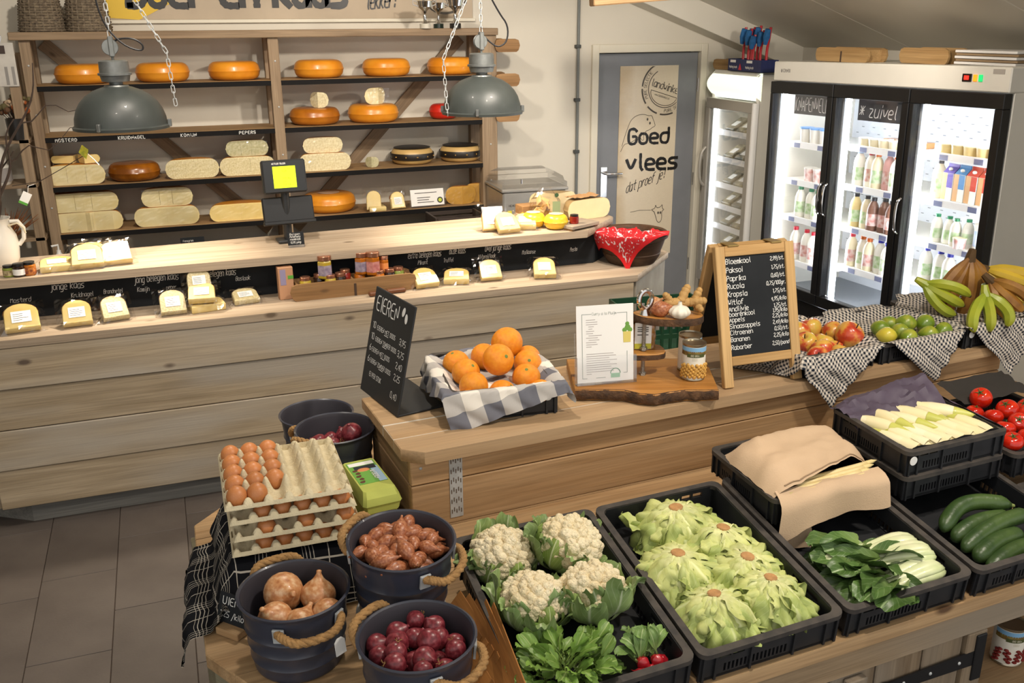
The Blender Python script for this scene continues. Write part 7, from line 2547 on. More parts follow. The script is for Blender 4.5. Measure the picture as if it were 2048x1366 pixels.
# local x runs along the panel's foot towards the camera; panel leans back (towards +y)
SL, SHT, LEAN = 0.284, 0.345, rad(-13)
pnl = G().box(-SL / 2, SL / 2, -0.003, 0.003, 0, SHT, 0.002).obj('panel', BLKSIGN, sgn_, (0, 0, 0), (LEAN, 0, 0))
G().box(-SL / 2, SL / 2, 0.0, 0.165, 0.0, 0.006, 0.002).obj('foot_plate', BLKSIGN, sgn_)
g = G()
FMs = face_m((0, -0.0042, 0), (1, 0, 0), (0, 0, 1))
ink(g, 'EIEREN', -0.115, 0.275, 0.046, 0.09, FMs, track=0.165 / inkw('EIEREN', 0.046))
g.obj('chalk_line', CHALK, pnl, smooth=0)
for k, (q, t_, p_) in enumerate((('10', 'EIEREN MET DOOS', '3,95'), ('10', 'EIEREN ZONDER DOOS', '3,75'), ('6', 'EIEREN MET DOOS', '2,40'), ('6', 'EIEREN ZONDER DOOS', '2,25'))):
    z = 0.216 - 0.037 * k
    g = G()
    ink(g, q, -0.118, z, 0.020, 0.1, FMs, track=0.8)
    ink(g, t_, -0.086 - (0.014 if len(q) == 1 else 0), z, 0.014, 0.11, FMs, track=(0.155 if 'ZON' in t_ else 0.135) / inkw(t_, 0.014))
    ink(g, p_, 0.078, z - 0.004, 0.019, 0.1, FMs, track=0.8)
    g.obj('chalk_line', CHALK, pnl, smooth=0)
    G().box(-0.030, 0.0, -0.0046, -0.0042, z - 0.005, z - 0.0035).obj('chalk_underline', CHALK, pnl)
g = G()
ink(g, 'EI PER STUK', -0.09, 0.062, 0.015, 0.11, FMs, track=0.09 / inkw('EI PER STUK', 0.015))
ink(g, '0,40', 0.075, 0.044, 0.019, 0.1, FMs, track=0.8)
g.obj('chalk_line', CHALK, pnl, smooth=0)
g = G()
for x, z, a in ((0.075, 0.312, 0.35), (0.097, 0.296, -0.05)):
    g.lathe([(1e-4, 0), (1, 0), (1, 0.02), (1e-4, 0.02)], 18, FMs @ TR(x, z, 0) @ RZ(-a) @ SCL(0.009, 0.0155, 0.01))
g.obj('egg_symbols', CHALK, pnl, smooth=0)

# ------------------------------------------------------------------ live-edge slab tier stand
LIVE = wood('oak_slab', 'c08b4a', 'a36d32', knot='5a3518', axis=0, rand=0.03, rough=0.45)
BARKM = mat('rough_bark', '5e4128', 0.9, var=0.4, vscale=30, col2='38271a', bump=0.8, bscale=60)
ts = thing('tiered_slab_stand', 'tiered display stand of live-edge wood slabs on threaded rods', 'stand', (1.38, 2.60, ZT + 0.001), rad(-20))
fr_ = [(-0.215, -0.155), (-0.13, -0.158), (-0.06, -0.165), (-0.015, -0.195), (0.03, -0.205), (0.075, -0.185), (0.13, -0.168), (0.19, -0.17), (0.235, -0.165)]
bk_ = [(0.25, 0.12), (0.12, 0.13), (-0.02, 0.12), (-0.16, 0.135), (-0.225, 0.13)]
poly = fr_ + bk_
G().prism(poly, 0.002, 0.037, c=0.002).obj('base_slab', LIVE, ts, smooth=25)
g = G()
vs2 = []
n = 60
for i in range(n + 1):
    s = i / n * (len(fr_) - 1)
    k = min(int(s), len(fr_) - 2)
    x = fr_[k][0] + (fr_[k + 1][0] - fr_[k][0]) * (s - k)
    y = fr_[k][1] + (fr_[k + 1][1] - fr_[k][1]) * (s - k)
    j1, j2 = 0.006 * nz((x * 40, 0, 1)), 0.006 * nz((x * 45, 4, 1))
    vs2 += [(x, y + 0.004, 0.001), (x, y - 0.006 + j1, 0.008), (x, y - 0.007 + j2, 0.026), (x, y + 0.003, 0.0385)]
g.add(vs2, [(4 * i + q, 4 * i + 4 + q, 4 * i + 5 + q, 4 * i + 1 + q) for i in range(n) for q in range(3)])
g.obj('bark_edge', BARKM, ts, smooth=60)
ROD = mat('zinc_threaded_rod', 'a7a59d', 0.35, metal=0.9, bump=0.6, bscale=300)
rx_, ry_ = 0.014, -0.027
G().tube([(rx_, ry_, 0.036), (rx_, ry_, 0.262)], 0.0065, 10).obj('threaded_rod', ROD, ts)
for z in (0.041, 0.112, 0.128, 0.238):
    G().lathe([(1e-4, -0.005), (0.012, -0.005), (0.012, 0.005), (1e-4, 0.005)], 6).obj('nut', ROD, ts, (rx_, ry_, z), smooth=20)
# small middle tier
mid = [(-0.11 + 0.0, -0.045), (-0.04, -0.06), (0.03, -0.05), (0.045, -0.01), (0.03, 0.05), (-0.05, 0.065), (-0.115, 0.03)]
tm_ = G().prism([(p.x, p.y) for p in chaikin([Vector((a, b)) for a, b in mid], 1, True)], 0.100, 0.122, c=0.002).obj('middle_tier', LIVE, ts, (rx_ + 0.03, ry_ + 0.02, -0.002), smooth=25)
G().prism([(p.x * 1.03, p.y * 1.03) for p in chaikin([Vector((a, b)) for a, b in mid], 1, True)], 0.102, 0.118).obj('bark_edge', BARKM, tm_, smooth=25)
# upper disc, rod at its left
ud = [(0.115 * cos(a) * (1 + 0.04 * sin(3 * a)), 0.085 * sin(a) * (1 + 0.05 * cos(2 * a))) for a in [2 * pi * i / 40 for i in range(40)]]
td_ = G().prism(ud, 0.0, 0.022, c=0.002).obj('upper_tier', LIVE, ts, (rx_ + 0.080, ry_ + 0.02, 0.215), (rad(-4), rad(3), rad(10)), smooth=25)
g = G()
vs2 = []
for i in range(41):
    a = 2 * pi * i / 40
    x, y = 0.115 * cos(a) * (1 + 0.04 * sin(3 * a)), 0.085 * sin(a) * (1 + 0.05 * cos(2 * a))
    j = 1.02 + 0.012 * nz((x * 50, y * 50, 0))
    vs2 += [(x, y, -0.001), (x * j * 1.005, y * j * 1.005, 0.004), (x * j, y * j, 0.016), (x, y, 0.0225)]
g.add(vs2, [(4 * i + q, 4 * i + 4 + q, 4 * i + 5 + q, 4 * i + 1 + q) for i in range(40) for q in range(3)])
g.obj('bark_edge', BARKM, td_, smooth=60)
G().tube([(0.024 * cos(2 * pi * i / 24), 0, 0.030 * sin(2 * pi * i / 24)) for i in range(24)], 0.008, 8, closed=True).obj('eye_nut', CHROME, ts, (rx_, ry_, 0.292), (0, 0, rad(25)))
G().lathe([(1e-4, 0), (0.018, 0), (0.013, 0.012), (0.010, 0.02), (1e-4, 0.02)], 16).obj('eye_collar', CHROME, ts, (rx_, ry_, 0.242))


def tw_(x, y, z):
    """tier stand local -> world"""
    a = rad(-20)
    return (1.38 + x * cos(a) - y * sin(a), 2.60 + x * sin(a) + y * cos(a), ZT + 0.001 + z)


DZ_ = 0.2385
bulb('brown_onion', MB_, 'round brown onion at the back of the upper wooden tier', tw_(rx_ + 0.035, ry_ + 0.035, DZ_ + 0.026), 0.028, (rad(40), rad(30), 0), 'onion', None)
SHL = bulb('shallot', MS_, 'large glossy shallot at the front of the upper wooden tier', tw_(rx_ + 0.045, ry_ - 0.015, DZ_ + 0.026), 0.027, (rad(0), rad(82), rad(-20)), 'shallot', None)
GARL = mat('white_garlic_skin', 'e3dccb', 0.5, var=0.08, vscale=20)
gl = thing('garlic_bulb', 'white garlic bulb at the front of the upper wooden tier', 'garlic', tw_(rx_ + 0.105, ry_ - 0.032, DZ_))


def garl(u, v):
    a = 2 * pi * u
    r = 0.033 * sin(pi * min(1, 0.08 + v * 0.9)) ** 0.75 * (1 + 0.07 * cos(9 * a) * sin(pi * v))
    if v > 0.86:
        r = 0.033 * 0.30 * (1 - (v - 0.86) * 3.5)
    return (r * cos(a), r * sin(a), 0.048 * v + (0.008 if v > 0.95 else 0))


G().grid(garl, 54, 16).obj('cloves', GARL, gl, smooth=180)
gn = thing('ginger_root', 'knobbly ginger root at the back right of the upper tier', 'ginger', tw_(rx_ + 0.115, ry_ + 0.03, DZ_ + 0.018))
GINM = mat('ginger_skin', 'bd9558', 0.7, var=0.2, vscale=25, bump=0.4, bscale=80)
g = G()
for a, b, r in (((-0.055, 0, 0.02), (0.05, 0.005, 0.012), 0.017), ((0.0, 0.0, 0.015), (0.03, 0.01, 0.06), 0.016), ((0.03, 0.005, 0.012), (0.075, -0.02, 0.02), 0.016), ((-0.03, 0, 0.02), (-0.05, 0.005, 0.045), 0.013), ((0.05, 0, 0.01), (0.07, 0.0, 0.05), 0.014), ((0.055, 0, 0.01), (0.06, -0.03, -0.004), 0.014)):
    a, b = Vector(a), Vector(b)
    pts = [a.lerp(b, i / 8) for i in range(9)]
    g.tube(pts, [r * (0.72 + 0.28 * abs(sin(i * 1.1 + a.x * 90))) * (0.6 if i in (0, 8) else 1) for i in range(9)], 10)
    g.ball(b, r * 0.78, 10, 6)
g.obj('rhizome', GINM, gn, smooth=180)

# spice bag on the middle tier
sb = thing('spice_bag', 'clear bag of yellow-brown spice with white label on the middle tier', 'bag', tw_(rx_ - 0.004, ry_ + 0.034, 0.121), rad(-18))
G().grid(bagfn(0.088, 0.05, 0.085, 3.0, 0.9), 24, 10).obj('spice', mat('curry_spice', 'a97326', 0.7, var=0.2, vscale=40), sb, smooth=180)
G().grid(bagfn(0.092, 0.054, 0.125, 6.0, 0.28), 24, 14).obj('film_bag', FILM, sb, smooth=0)
lbl_ = G().box(-0.026, 0.028, -0.0295, -0.0285, 0.022, 0.092).obj('label', PAPER, sb)
G().box(-0.026, 0.028, -0.0302, -0.0296, 0.004, 0.022).obj('yellow_band', mat('lime_yellow_print', 'c3bf3a', 0.6), lbl_)
g = G()
for z in (0.075, 0.068, 0.062, 0.05):
    g.box(-0.018, 0.018, -0.0302, -0.0296, z, z + 0.003)
g.obj('label_text', INKG, lbl_)
G().box(-0.03, 0.0, -0.0305, -0.0295, 0.098, 0.103).obj('green_clip', mat('green_clip', '7e9a4a', 0.5), sb)

# tins of chickpeas
TIN = mat('tin_metal', 'b3aa96', 0.28, metal=0.9)
LABW = mat('cream_tin_label', 'e6e2d4', 0.5)
CHKP = mat('chickpea_print', 'd8a64e', 0.6, var=0.3, vscale=60)


def tin(label, loc, rz, photo, r=0.037, h=0.118, lower=None):
    t = thing('food_tin', label, 'tin', loc, rz)
    G().lathe([(1e-4, 0), (r - 0.002, 0), (r, 0.002), (r, 0.005), (r - 0.0015, 0.007), (r - 0.0015, h - 0.007), (r, h - 0.005), (r, h), (r - 0.003, h), (r - 0.004, h - 0.004), (1e-4, h - 0.004)], 32).obj('can', TIN, t)
    lb2 = G().lathe([(r - 0.0008, 0.008), (r - 0.0008, h - 0.008)], 32).obj('paper_label', LABW, t)
    rr = r - 0.0004

    def band(nm, z0, z1, a0, a1, m_):
        return G().grid(lambda u, v: (rr * cos(a0 + (a1 - a0) * u), rr * sin(a0 + (a1 - a0) * u), z0 + (z1 - z0) * v), 18, 1).obj(nm, m_, lb2)
    band('sky_print', h * 0.80, h * 0.925, rad(-175), rad(-5), mat('sky_print', '7fb0d6', 0.5))
    band('field_print', h * 0.70, h * 0.82, rad(-175), rad(-60), mat('field_print', '8a7a3a', 0.6, col2='6b4a22', vscale=60))
    band('field_print', h * 0.70, h * 0.80, rad(-60), rad(-5), mat('field_print', '8a7a3a', 0.6))
    rr = r - 0.0001
    band('logo_band', h * 0.66, h * 0.755, rad(-130), rad(-40), mat('olive_logo', '4a5228', 0.5))
    rr = r + 0.0001
    g = G()
    cyl = lambda x, y: (rr * cos(rad(-90) + x / rr), rr * sin(rad(-90) + x / rr), y)
    for tx, z, cp_ in (('BIO IDEA', h * 0.685, 0.006), ('CECI', h * 0.575, 0.007)):
        w_ = inkw(tx, cp_, 0.8)
        ink(g, tx, -w_ / 2, z, cp_, 0.15, None, track=0.8, curve=cyl)
    g.obj('print', mat('pale_print', 'cfc8b0', 0.6), lb2, smooth=0)
    if photo == 'pea':
        for k in range(60):
            a = rad(-165 + 150 * ((k * 0.7549) % 1))
            z = h * (0.09 + 0.36 * ((k * 0.5698) % 1))
            G().ball((rr * cos(a), rr * sin(a), z), (0.0062, 0.0062, 0.0058), 8, 5).obj('chickpea_print', CHKP, lb2)
    else:
        for k in range(30):
            a = rad(-165 + 150 * ((k * 0.7549) % 1))
            z = h * (0.10 + 0.34 * ((k * 0.5698) % 1))
            G().ball((rr * cos(a), rr * sin(a), z), (0.0075, 0.0075, 0.0045), 8, 5).obj('bean_print', mat('red_bean_print', '7c2018', 0.6), lb2)
    return t


tin('tin of chickpeas at the front of the wooden slab', (1.522, 2.487, ZT + 0.039), rad(-24), 'pea', 0.0385, 0.122)
tin('second tin behind the chickpea tin on the slab', (1.553, 2.565, ZT + 0.039), rad(60), 'pea', 0.0385, 0.122)
x_, y_, _ = iw(1.645, -0.70)
tin('tin of red beans on the shelf niche at the lower right', (x_, y_, 0.401), rad(-20), 'bean', 0.045, 0.13)
wbx = thing('white_carton', 'white carton with red edge behind the bean tin in the niche', 'box', iw(1.66, -0.52, 0.401), rad(8))
G().box(-0.08, 0.16, 0.0, 0.12, 0, 0.30, 0.003).obj('carton', mat('white_card', 'd5d3d0', 0.7), wbx)
G().box(-0.081, 0.161, -0.001, 0.12, 0.13, 0.14).obj('red_stripe', mat('red_print', 'b0242c', 0.6), wbx)

# recipe card in acrylic holder
rc = thing('recipe_holder', 'white recipe card in a clear acrylic holder on the slab', 'card holder', (1.238, 2.545, ZT + 0.040), rad(-9), rot=(rad(-7), 0, rad(-9)))
G().box(-0.098, 0.098, 0.006, 0.009, 0, 0.165).obj('back_plate', ACRYL, rc)
G().box(-0.098, 0.098, -0.022, -0.019, 0, 0.09).obj('front_plate', ACRYL, rc)
G().box(-0.098, 0.098, -0.019, 0.006, 0, 0.003).obj('bottom_plate', ACRYL, rc)
for s_ in (-1, 1):
    G().box(s_ * 0.0965 - 0.0015, s_ * 0.0965 + 0.0015, -0.019, 0.006, 0, 0.09).obj('side_plate', ACRYL, rc)
cdp = G().box(-0.093, 0.093, -0.004, 0.0, 0.004, 0.252).obj('card', PAPER, rc)
g = G()
FMc = face_m((0, -0.0046, 0), (1, 0, 0), (0, 0, 1))
for a, b in (((-0.075, 0.018), (-0.075, 0.225)), ((-0.075, 0.225), (-0.045, 0.225)), ((0.04, 0.225), (0.072, 0.225)), ((0.072, 0.225), (0.072, 0.195)), ((0.072, 0.10), (0.072, 0.03)), ((-0.075, 0.018), (-0.06, 0.018)), ((-0.03, 0.018), (0.0, 0.018)), ((0.06, 0.03), (0.072, 0.03))):
    x0, x1 = min(a[0], b[0]) - 0.0006, max(a[0], b[0]) + 0.0006
    z0, z1 = min(a[1], b[1]) - 0.0006, max(a[1], b[1]) + 0.0006
    g.box(x0, x1, -0.0047, -0.0041, z0, z1)
ink(g, 'Curry a la Pluijm', -0.042, 0.221, 0.0085, 0.09, FMc, track=0.08 / inkw('Curry a la Pluijm', 0.0085))
g.obj('border_print', mat('grey_green_print', '7d8a82', 0.6), cdp, smooth=0)
g = G()
rs = random.Random(12)
for k in range(13):
    z = 0.206 - 0.0072 * k
    x0 = -0.062 + (0.008 if k in (3, 4, 7, 9) else 0)
    g.box(x0, x0 + rs.uniform(0.012, 0.05), -0.0047, -0.0041, z, z + 0.0014)
for k in range(10):
    z = 0.096 - 0.0072 * k
    g.box(-0.062, 0.04 - rs.uniform(0.0, 0.03) - (0.06 if k == 9 else 0), -0.0047, -0.0041, z, z + 0.0014)
g.obj('text_lines', mat('mauve_grey_print', 'a39a97', 0.6), cdp, smooth=0)
G().prism([(-0.012, 0), (0.012, 0), (0.013, 0.035), (-0.013, 0.035)], 0, 0.0004, face_m((0.072, -0.0045, 0.128), (1, 0, 0), (0, 0, 1))).obj('pot_picture', mat('yellow_pot_print', 'd9c76c', 0.6), cdp)
g = G()
for x, z, r in ((0.064, 0.168, 0.008), (0.074, 0.176, 0.010), (0.082, 0.168, 0.008), (0.073, 0.188, 0.007)):
    g.ball((x, -0.0044, z), (r, 0.0004, r), 10, 4)
g.obj('herb_picture', mat('green_herb_print', '6a9a3f', 0.6), cdp)
G().box(0.018, 0.048, -0.0048, -0.0041, 0.016, 0.030).obj('basket_logo', mat('green_logo_print', '8fbf9c', 0.6), cdp)
G().tube([FMc @ Vector((0.033 + 0.016 * cos(a), 0.030 + 0.016 * sin(a), 0)) for a in [pi * i / 10 for i in range(11)]], 0.0012, 4).obj('logo_handle', mat('green_logo_dark', '4f8a62', 0.6), cdp)

# ------------------------------------------------------------------ A-frame chalkboard
af = thing('a_frame_chalkboard', 'oak-framed A-shaped chalkboard listing vegetable prices', 'chalkboard', (1.762, 2.445, ZT + 0.001), rad(-1.5))
AW, AH = 0.292, 0.458
LN = rad(-15)
FRM = bpy.data.objects
ff = G().box(-AW / 2 + 0.03, AW / 2 - 0.03, -0.004, 0.006, 0.085, AH - 0.028).obj('front_board', BLACKBOARD, af, (0, 0, 0.0), (LN, 0, 0))
for s_ in (-1, 1):
    G().box(s_ * (AW / 2 - 0.017) - 0.017, s_ * (AW / 2 - 0.017) + 0.017, -0.012, 0.010, 0.0, AH - 0.0005, 0.002).obj('front_stile', W_FRAMEZ, af, (0, 0, 0), (LN, 0, 0))
for z0, z1 in ((0.07, 0.10), (AH - 0.034, AH)):
    G().box(-AW / 2 + 0.034, AW / 2 - 0.034, -0.011, 0.009, z0, z1, 0.002).obj('front_rail', W_FRAME, af, (0, 0, 0), (LN, 0, 0))
yb = 2 * AH * sin(-LN) + 0.03
ffb = G().box(-AW / 2 + 0.03, AW / 2 - 0.03, -0.004, 0.004, 0.085, AH - 0.028).obj('rear_board', BLACKBOARD, af, (0, yb, 0.0), (-LN, 0, 0))
for s_ in (-1, 1):
    G().box(s_ * (AW / 2 - 0.017) - 0.017, s_ * (AW / 2 - 0.017) + 0.017, -0.010, 0.010, 0.0, AH - 0.0005, 0.002).obj('rear_stile', W_FRAMEZ, af, (0, yb, 0), (-LN, 0, 0))
for z0, z1 in ((0.07, 0.10), (AH - 0.034, AH)):
    G().box(-AW / 2 + 0.034, AW / 2 - 0.034, -0.009, 0.009, z0, z1, 0.002).obj('rear_rail', W_FRAME, af, (0, yb, 0), (-LN, 0, 0))
for s_ in (-1, 1):
    G().box(-0.02, 0.02, -0.012, 0.04, 0, 0.004, 0.001).obj('top_hinge', mat('brass_hinge', 'a58f58', 0.4, metal=0.8), af, (s_ * 0.08, 0.115, AH * cos(LN) + 0.001))
g = G()
FMa = face_m((0, -0.0052, 0), (1, 0, 0), (0, 0, 1))
rows = (('Bloemkool', '2,99/st.'), ('Paksoi', '1,75/st.'), ('Paprika', '0,60/st.'), ('Rucola', '0,75/100gr.'), ('Kropsla', '1,75/st.'), ('Witlof', '4,95/kilo'), ('Andijvie', '1,75/st.'), ('boerenkool', '1,95/kilo'), ('Appels', '2,25/kilo'), ('Sinaasappels', '2,49/kilo'), ('Citroenen', '0,50/st.'), ('Bananen', '2,25/kilo'), ('Rabarber', '2,50/pond'))
zr = [0.400, 0.372, 0.345, 0.320, 0.294, 0.268, 0.246, 0.230, 0.212, 0.191, 0.170, 0.148, 0.122]
for (n_, p_), z in zip(rows, zr):
    cp_ = 0.0165 if z > 0.235 else 0.0148
    g = G()
    ink(g, n_, -0.108, z, cp_, 0.115, FMa, track=0.80, jit=0.03)
    w_ = inkw(p_, 0.0125, 0.72)
    ink(g, p_, 0.110 - w_, z, 0.0125, 0.12, FMa, slant=0.15, track=0.72, jit=0.03)
    g.obj('chalk_line', CHALK, ff, smooth=0)

# green crate on the floor stand between island and counter
gs = thing('green_crate', 'dark green slatted plastic crate behind the island below the slab stand', 'crate', (1.80, 3.45, 0.85), rad(-6))
GRN = mat('dark_green_plastic', '1e4a33', 0.45, var=0.15)


def gwall(nm, M, L, h=0.20):
    g = G()
    slotwall(g, L, h, ((0.03, 0.09, 0.03, L - 0.03, 9, 0.012), (0.11, 0.17, 0.03, L - 0.03, 9, 0.012)), M)
    g.obj(nm, GRN, gs, smooth=0)


gwall('front_wall', TR(0, 0, 0), 0.40)
gwall('rear_wall', TR(0.40, 0.30, 0) @ RZ(pi), 0.40)
gwall('side_wall', TR(0, 0.30, 0) @ RZ(-pi / 2), 0.30)
gwall('side_wall', TR(0.40, 0, 0) @ RZ(pi / 2), 0.30)
G().box(0, 0.40, 0, 0.30, 0, 0.006).obj('floor', GRN, gs)
gst = thing('low_side_table', 'low wooden table carrying the green crate behind the island', 'table', (2.0, 3.58, 0), rad(-6))
G().box(-0.3, 0.3, -0.22, 0.22, 0.815, 0.849, 0.003).obj('top', W_ISLAND, gst)
for a, b in ((-1, -1), (1, -1), (1, 1), (-1, 1)):
    G().box(a * 0.26 - 0.02, a * 0.26 + 0.02, b * 0.18 - 0.02, b * 0.18 + 0.02, 0, 0.815, 0.002).obj('leg', W_ISLAND, gst)
# ------------------------------------------------------------------ three-door cooler along the right wall
LITE = mat('cooler_led_light', 'ffffff', 0.5, emit=17.0, ecol='f2f7ff')
FWHITE = mat('white_cooler_enamel', 'd9d6cc', 0.4, var=0.03)
FIN = mat('cooler_inside_white', 'dfe3e8', 0.5)
FBLK = mat('black_door_frame', '101113', 0.4)
FGREY = mat('grey_gasket', '9aa0a6', 0.4)
FR = thing('display_cooler', 'large white three-door display cooler with black door frames', 'refrigerator', (3.905, 5.545, 0), rot=(rad(-1.0), 0, rad(1.5)))
# local: -y runs along the front towards the camera, +x into the cabinet
FL_, FD, FH, CZ = 1.90, 0.70, 1.992, 1.868
G().box(0.0, FD, -FL_, 0, CZ, FH, 0.006).obj('header', FWHITE, FR)
G().box(0.04, FD, -FL_, -FL_ + 0.04, 0.08, CZ, 0.004).obj('side_panel', FWHITE, FR)
G().box(0.04, FD, -0.04, 0, 0.08, CZ, 0.004).obj('side_panel', FWHITE, FR)
G().box(FD - 0.03, FD, -FL_ + 0.04, -0.04, 0.08, CZ).obj('back_panel', FIN, FR)
G().box(0.04, FD - 0.03, -FL_ + 0.04, -0.04, 0.42, 0.45).obj('cabinet_floor', mat('steel_floor', '8d9297', 0.35, metal=0.4), FR)
G().box(0.02, FD, -FL_, 0, 0.06, 0.44, 0.004).obj('plinth', FBLK, FR)
G().box(0.04, FD - 0.03, -FL_ + 0.04, -0.04, CZ - 0.02, CZ - 0.001).obj('cabinet_roof', FIN, FR)
g = G()
for r in range(26):
    for c_ in range(34):
        if (r + c_) % 2 == 0:
            y = -FL_ + 0.08 + c_ * 0.052
            z = 0.62 + r * 0.042
            g.box(FD - 0.0315, FD - 0.03, y, y + 0.022, z, z + 0.005)
so = g.obj('vent_slots', mat('slot_grey', '8d9398', 0.6), FR, smooth=0)
so['kind'] = 'stuff'
NP = mat('grey_print', '8a8783', 0.6)
g = G()
ink(g, 'COMINOX', -0.0, 0, 0.02, 0.16, face_m((-0.0008, -0.10, 1.925), (0, -1, 0), (0, 0, 1)), track=0.7)
g.obj('maker_name', NP, FR, smooth=0)
G().ball((-0.001, -0.085, 1.934), (0.001, 0.009, 0.012), 10, 6).obj('maker_dot', NP, FR)
for y0, y1, m_, nm in ((-1.66, -1.60, mat('black_display', '140708', 0.3), 'thermostat'), (-1.645, -1.615, mat('red_digits', 'ff2a1e', 0.4, emit=1.2), 'red_readout'), (-1.695, -1.672, mat('orange_switch', 'ff8a1e', 0.4, emit=0.9), 'orange_switch'), (-1.73, -1.707, mat('green_switch', '1ec86e', 0.4, emit=0.6), 'green_switch'), (-1.86, -1.79, mat('grey_plate', 'a49e96', 0.5), 'type_plate')):
    if nm == 'thermostat':
        G().box(-0.006, 0.001, y0, y1, 1.915, 1.955, 0.002).obj(nm, m_, FR)
    elif nm == 'red_readout':
        G().box(-0.008, -0.006, y0, y1, 1.925, 1.946).obj(nm, m_, FR)
    elif nm == 'type_plate':
        G().box(-0.002, 0.001, y0, y1, 1.958, 1.982).obj(nm, m_, FR)
    else:
        G().box(-0.008, 0.001, y0, y1, 1.918, 1.952, 0.002).obj(nm, m_, FR)
dw = FL_ / 3
for k in range(3):
    y1, y0 = -k * dw - 0.004, -(k + 1) * dw + 0.004
    fw = 0.052
    d_ = bpy.data.objects.new('glass_door', None)
    COL.objects.link(d_)
    d_.parent = FR
    z0, z1 = 0.46, CZ - 0.004
    G().box(-0.02, 0.035, y0, y1, z1 - 0.075, z1, 0.003).obj('top_rail', FBLK, d_)
    G().box(-0.02, 0.035, y0, y1, z0, z0 + 0.07, 0.003).obj('bottom_rail', FBLK, d_)
    G().box(-0.02, 0.035, y0, y0 + fw, z0 + 0.07, z1 - 0.075, 0.003).obj('stile', FBLK, d_)
    G().box(-0.02, 0.035, y1 - fw * 0.6, y1, z0 + 0.07, z1 - 0.075, 0.003).obj('stile', FBLK, d_)
    G().box(0.0, 0.004, y0 + fw, y1 - fw * 0.6, z0 + 0.07, z1 - 0.075).obj('pane', GLASS, d_)
    G().box(0.036, 0.05, y1 - fw * 0.6 - 0.012, y1 - fw * 0.6 + 0.01, z0 + 0.07, z1 - 0.075).obj('gasket', FGREY, d_)
    hy = (y0 + 0.026) if k == 0 else (y1 - 0.015)
    G().tube(chaikin([Vector(p) for p in ((-0.02, hy, 1.06), (-0.045, hy, 1.075), (-0.052, hy, 1.16), (-0.045, hy, 1.245), (-0.02, hy, 1.26))], 2), 0.0085, 8).obj('handle', CHROME, d_)
    G().box(0.055, 0.085, y1 - 0.052, y1 - 0.024, 0.47, CZ - 0.03, 0.002).obj('led_strip', LITE, FR)
    G().box(0.055, 0.10, y0 + 0.03, y0 + 0.058, 0.47, CZ - 0.03, 0.002).obj('led_strip', LITE, FR)
SIGNB = mat('grey_black_sign', '3a3c40', 0.6)
for y0, y1, tx, cap in ((-0.53, -0.165, 'KNAPENVELD', 0.085), (-1.20, -0.775, '* zuivel *', 0.075)):
    sg = G().box(0.062, 0.066, y0, y1, 1.66, 1.785).obj('inside_sign', SIGNB, FR)
    g = G()
    ink(g, tx, 0.012, 0.022, cap, 0.045 if 'KN' in tx else 0.07, face_m((0.0612, y1, 1.66), (0, -1, 0), (0, 0, 1)), slant=0.0 if 'KN' in tx else 0.18, track=(y1 - y0 - 0.03) / inkw(tx, cap))
    g.obj('lettering', CHALK, sg, smooth=0)
shz = [[1.47, 1.22, 0.97, 0.67], [1.50, 1.255, 0.995, 0.74], [1.52, 1.265, 1.02, 0.79]]
TAGM = mat('blue_grey_shelf_tag', '6d7390', 0.6)
for k in range(3):
    yb, ya = -k * dw - 0.05, -(k + 1) * dw + 0.05
    for z in shz[k]:
        s_ = G().box(0.10, FD - 0.05, ya, yb, z - 0.012, z, 0.002).obj('shelf', FWHITE, FR)
        G().box(0.095, 0.101, ya, yb, z - 0.035, z + 0.006, 0.001).obj('price_rail', WHITEPL, s_)
        for q in range(2):
            y = ya + (yb - ya) * (0.25 + 0.45 * q)
            G().box(0.0935, 0.095, y, y + 0.06, z - 0.033, z - 0.003).obj('price_tag', TAGM, s_)
M_ = Matrix.Rotation(rad(1.5), 4, 'Z') @ Matrix.Rotation(rad(-1.0), 4, 'X')


def fw_(x, y, z):
    v = M_ @ Vector((x, y, z))
    return (3.905 + v.x, 5.545 + v.y, v.z + 0.0005)


MILK = mat('white_milk', 'e9e6da', 0.35)
YOG = mat('cream_yoghurt', 'e3d9b8', 0.4)
PNK = mat('pink_yoghurt', 'd9a7a2', 0.4)
CHO = mat('chocolate_milk', '7d5a4a', 0.35)
VAN = mat('vanilla_custard', 'd9c48a', 0.4)
CAPS = {c: mat(n, h_, 0.4) for c, n, h_ in (('r', 'red_cap', 'c8283a'), ('o', 'orange_cap', 'd96a24'), ('b', 'blue_cap', '3a3fae'), ('k', 'black_cap', '2b2d33'), ('g', 'green_cap', '2f8f63'), ('p', 'magenta_cap', 'c02a62'), ('l', 'light_blue_cap', '5f95cf'))}
LABG = mat('green_white_label', 'dfe6d2', 0.5, col2='a5c48a', vscale=30)
LABR = mat('red_white_label', 'e6d9d4', 0.5, col2='c98a80', vscale=30)


def milk(label, loc, r, h, fill_, cap_, lab, group, cat='bottle'):
    t = thing('dairy_bottle', label, cat, loc, group=group)
    G().lathe([(1e-4, 0), (r * 0.9, 0), (r, 0.01), (r, h * 0.64), (r * 0.8, h * 0.78), (r * 0.45, h * 0.88), (r * 0.42, h * 0.92), (1e-4, h * 0.92)], 14).obj('bottle', fill_, t)
    G().lathe([(r * 0.5, h * 0.90), (r * 0.5, h * 0.995), (1e-4, h)], 12).obj('cap', cap_, t)
    G().lathe([(r * 1.015, h * 0.16), (r * 1.015, h * 0.52)], 14).obj('label', lab, t)
    return t


def row(k, zi, items, x=0.14, y0=0.10, dy=0.083, group='', h=0.24, r=0.036, nm=''):
    z = shz[k][zi]
    for i, (f_, c_, l_) in enumerate(items):
        milk(nm % ORD[i], fw_(x + 0.018 * (i % 2), -k * dw - y0 - dy * i, z), r, h * (1 if i % 3 else 1.03), f_, CAPS[c_], l_, group)


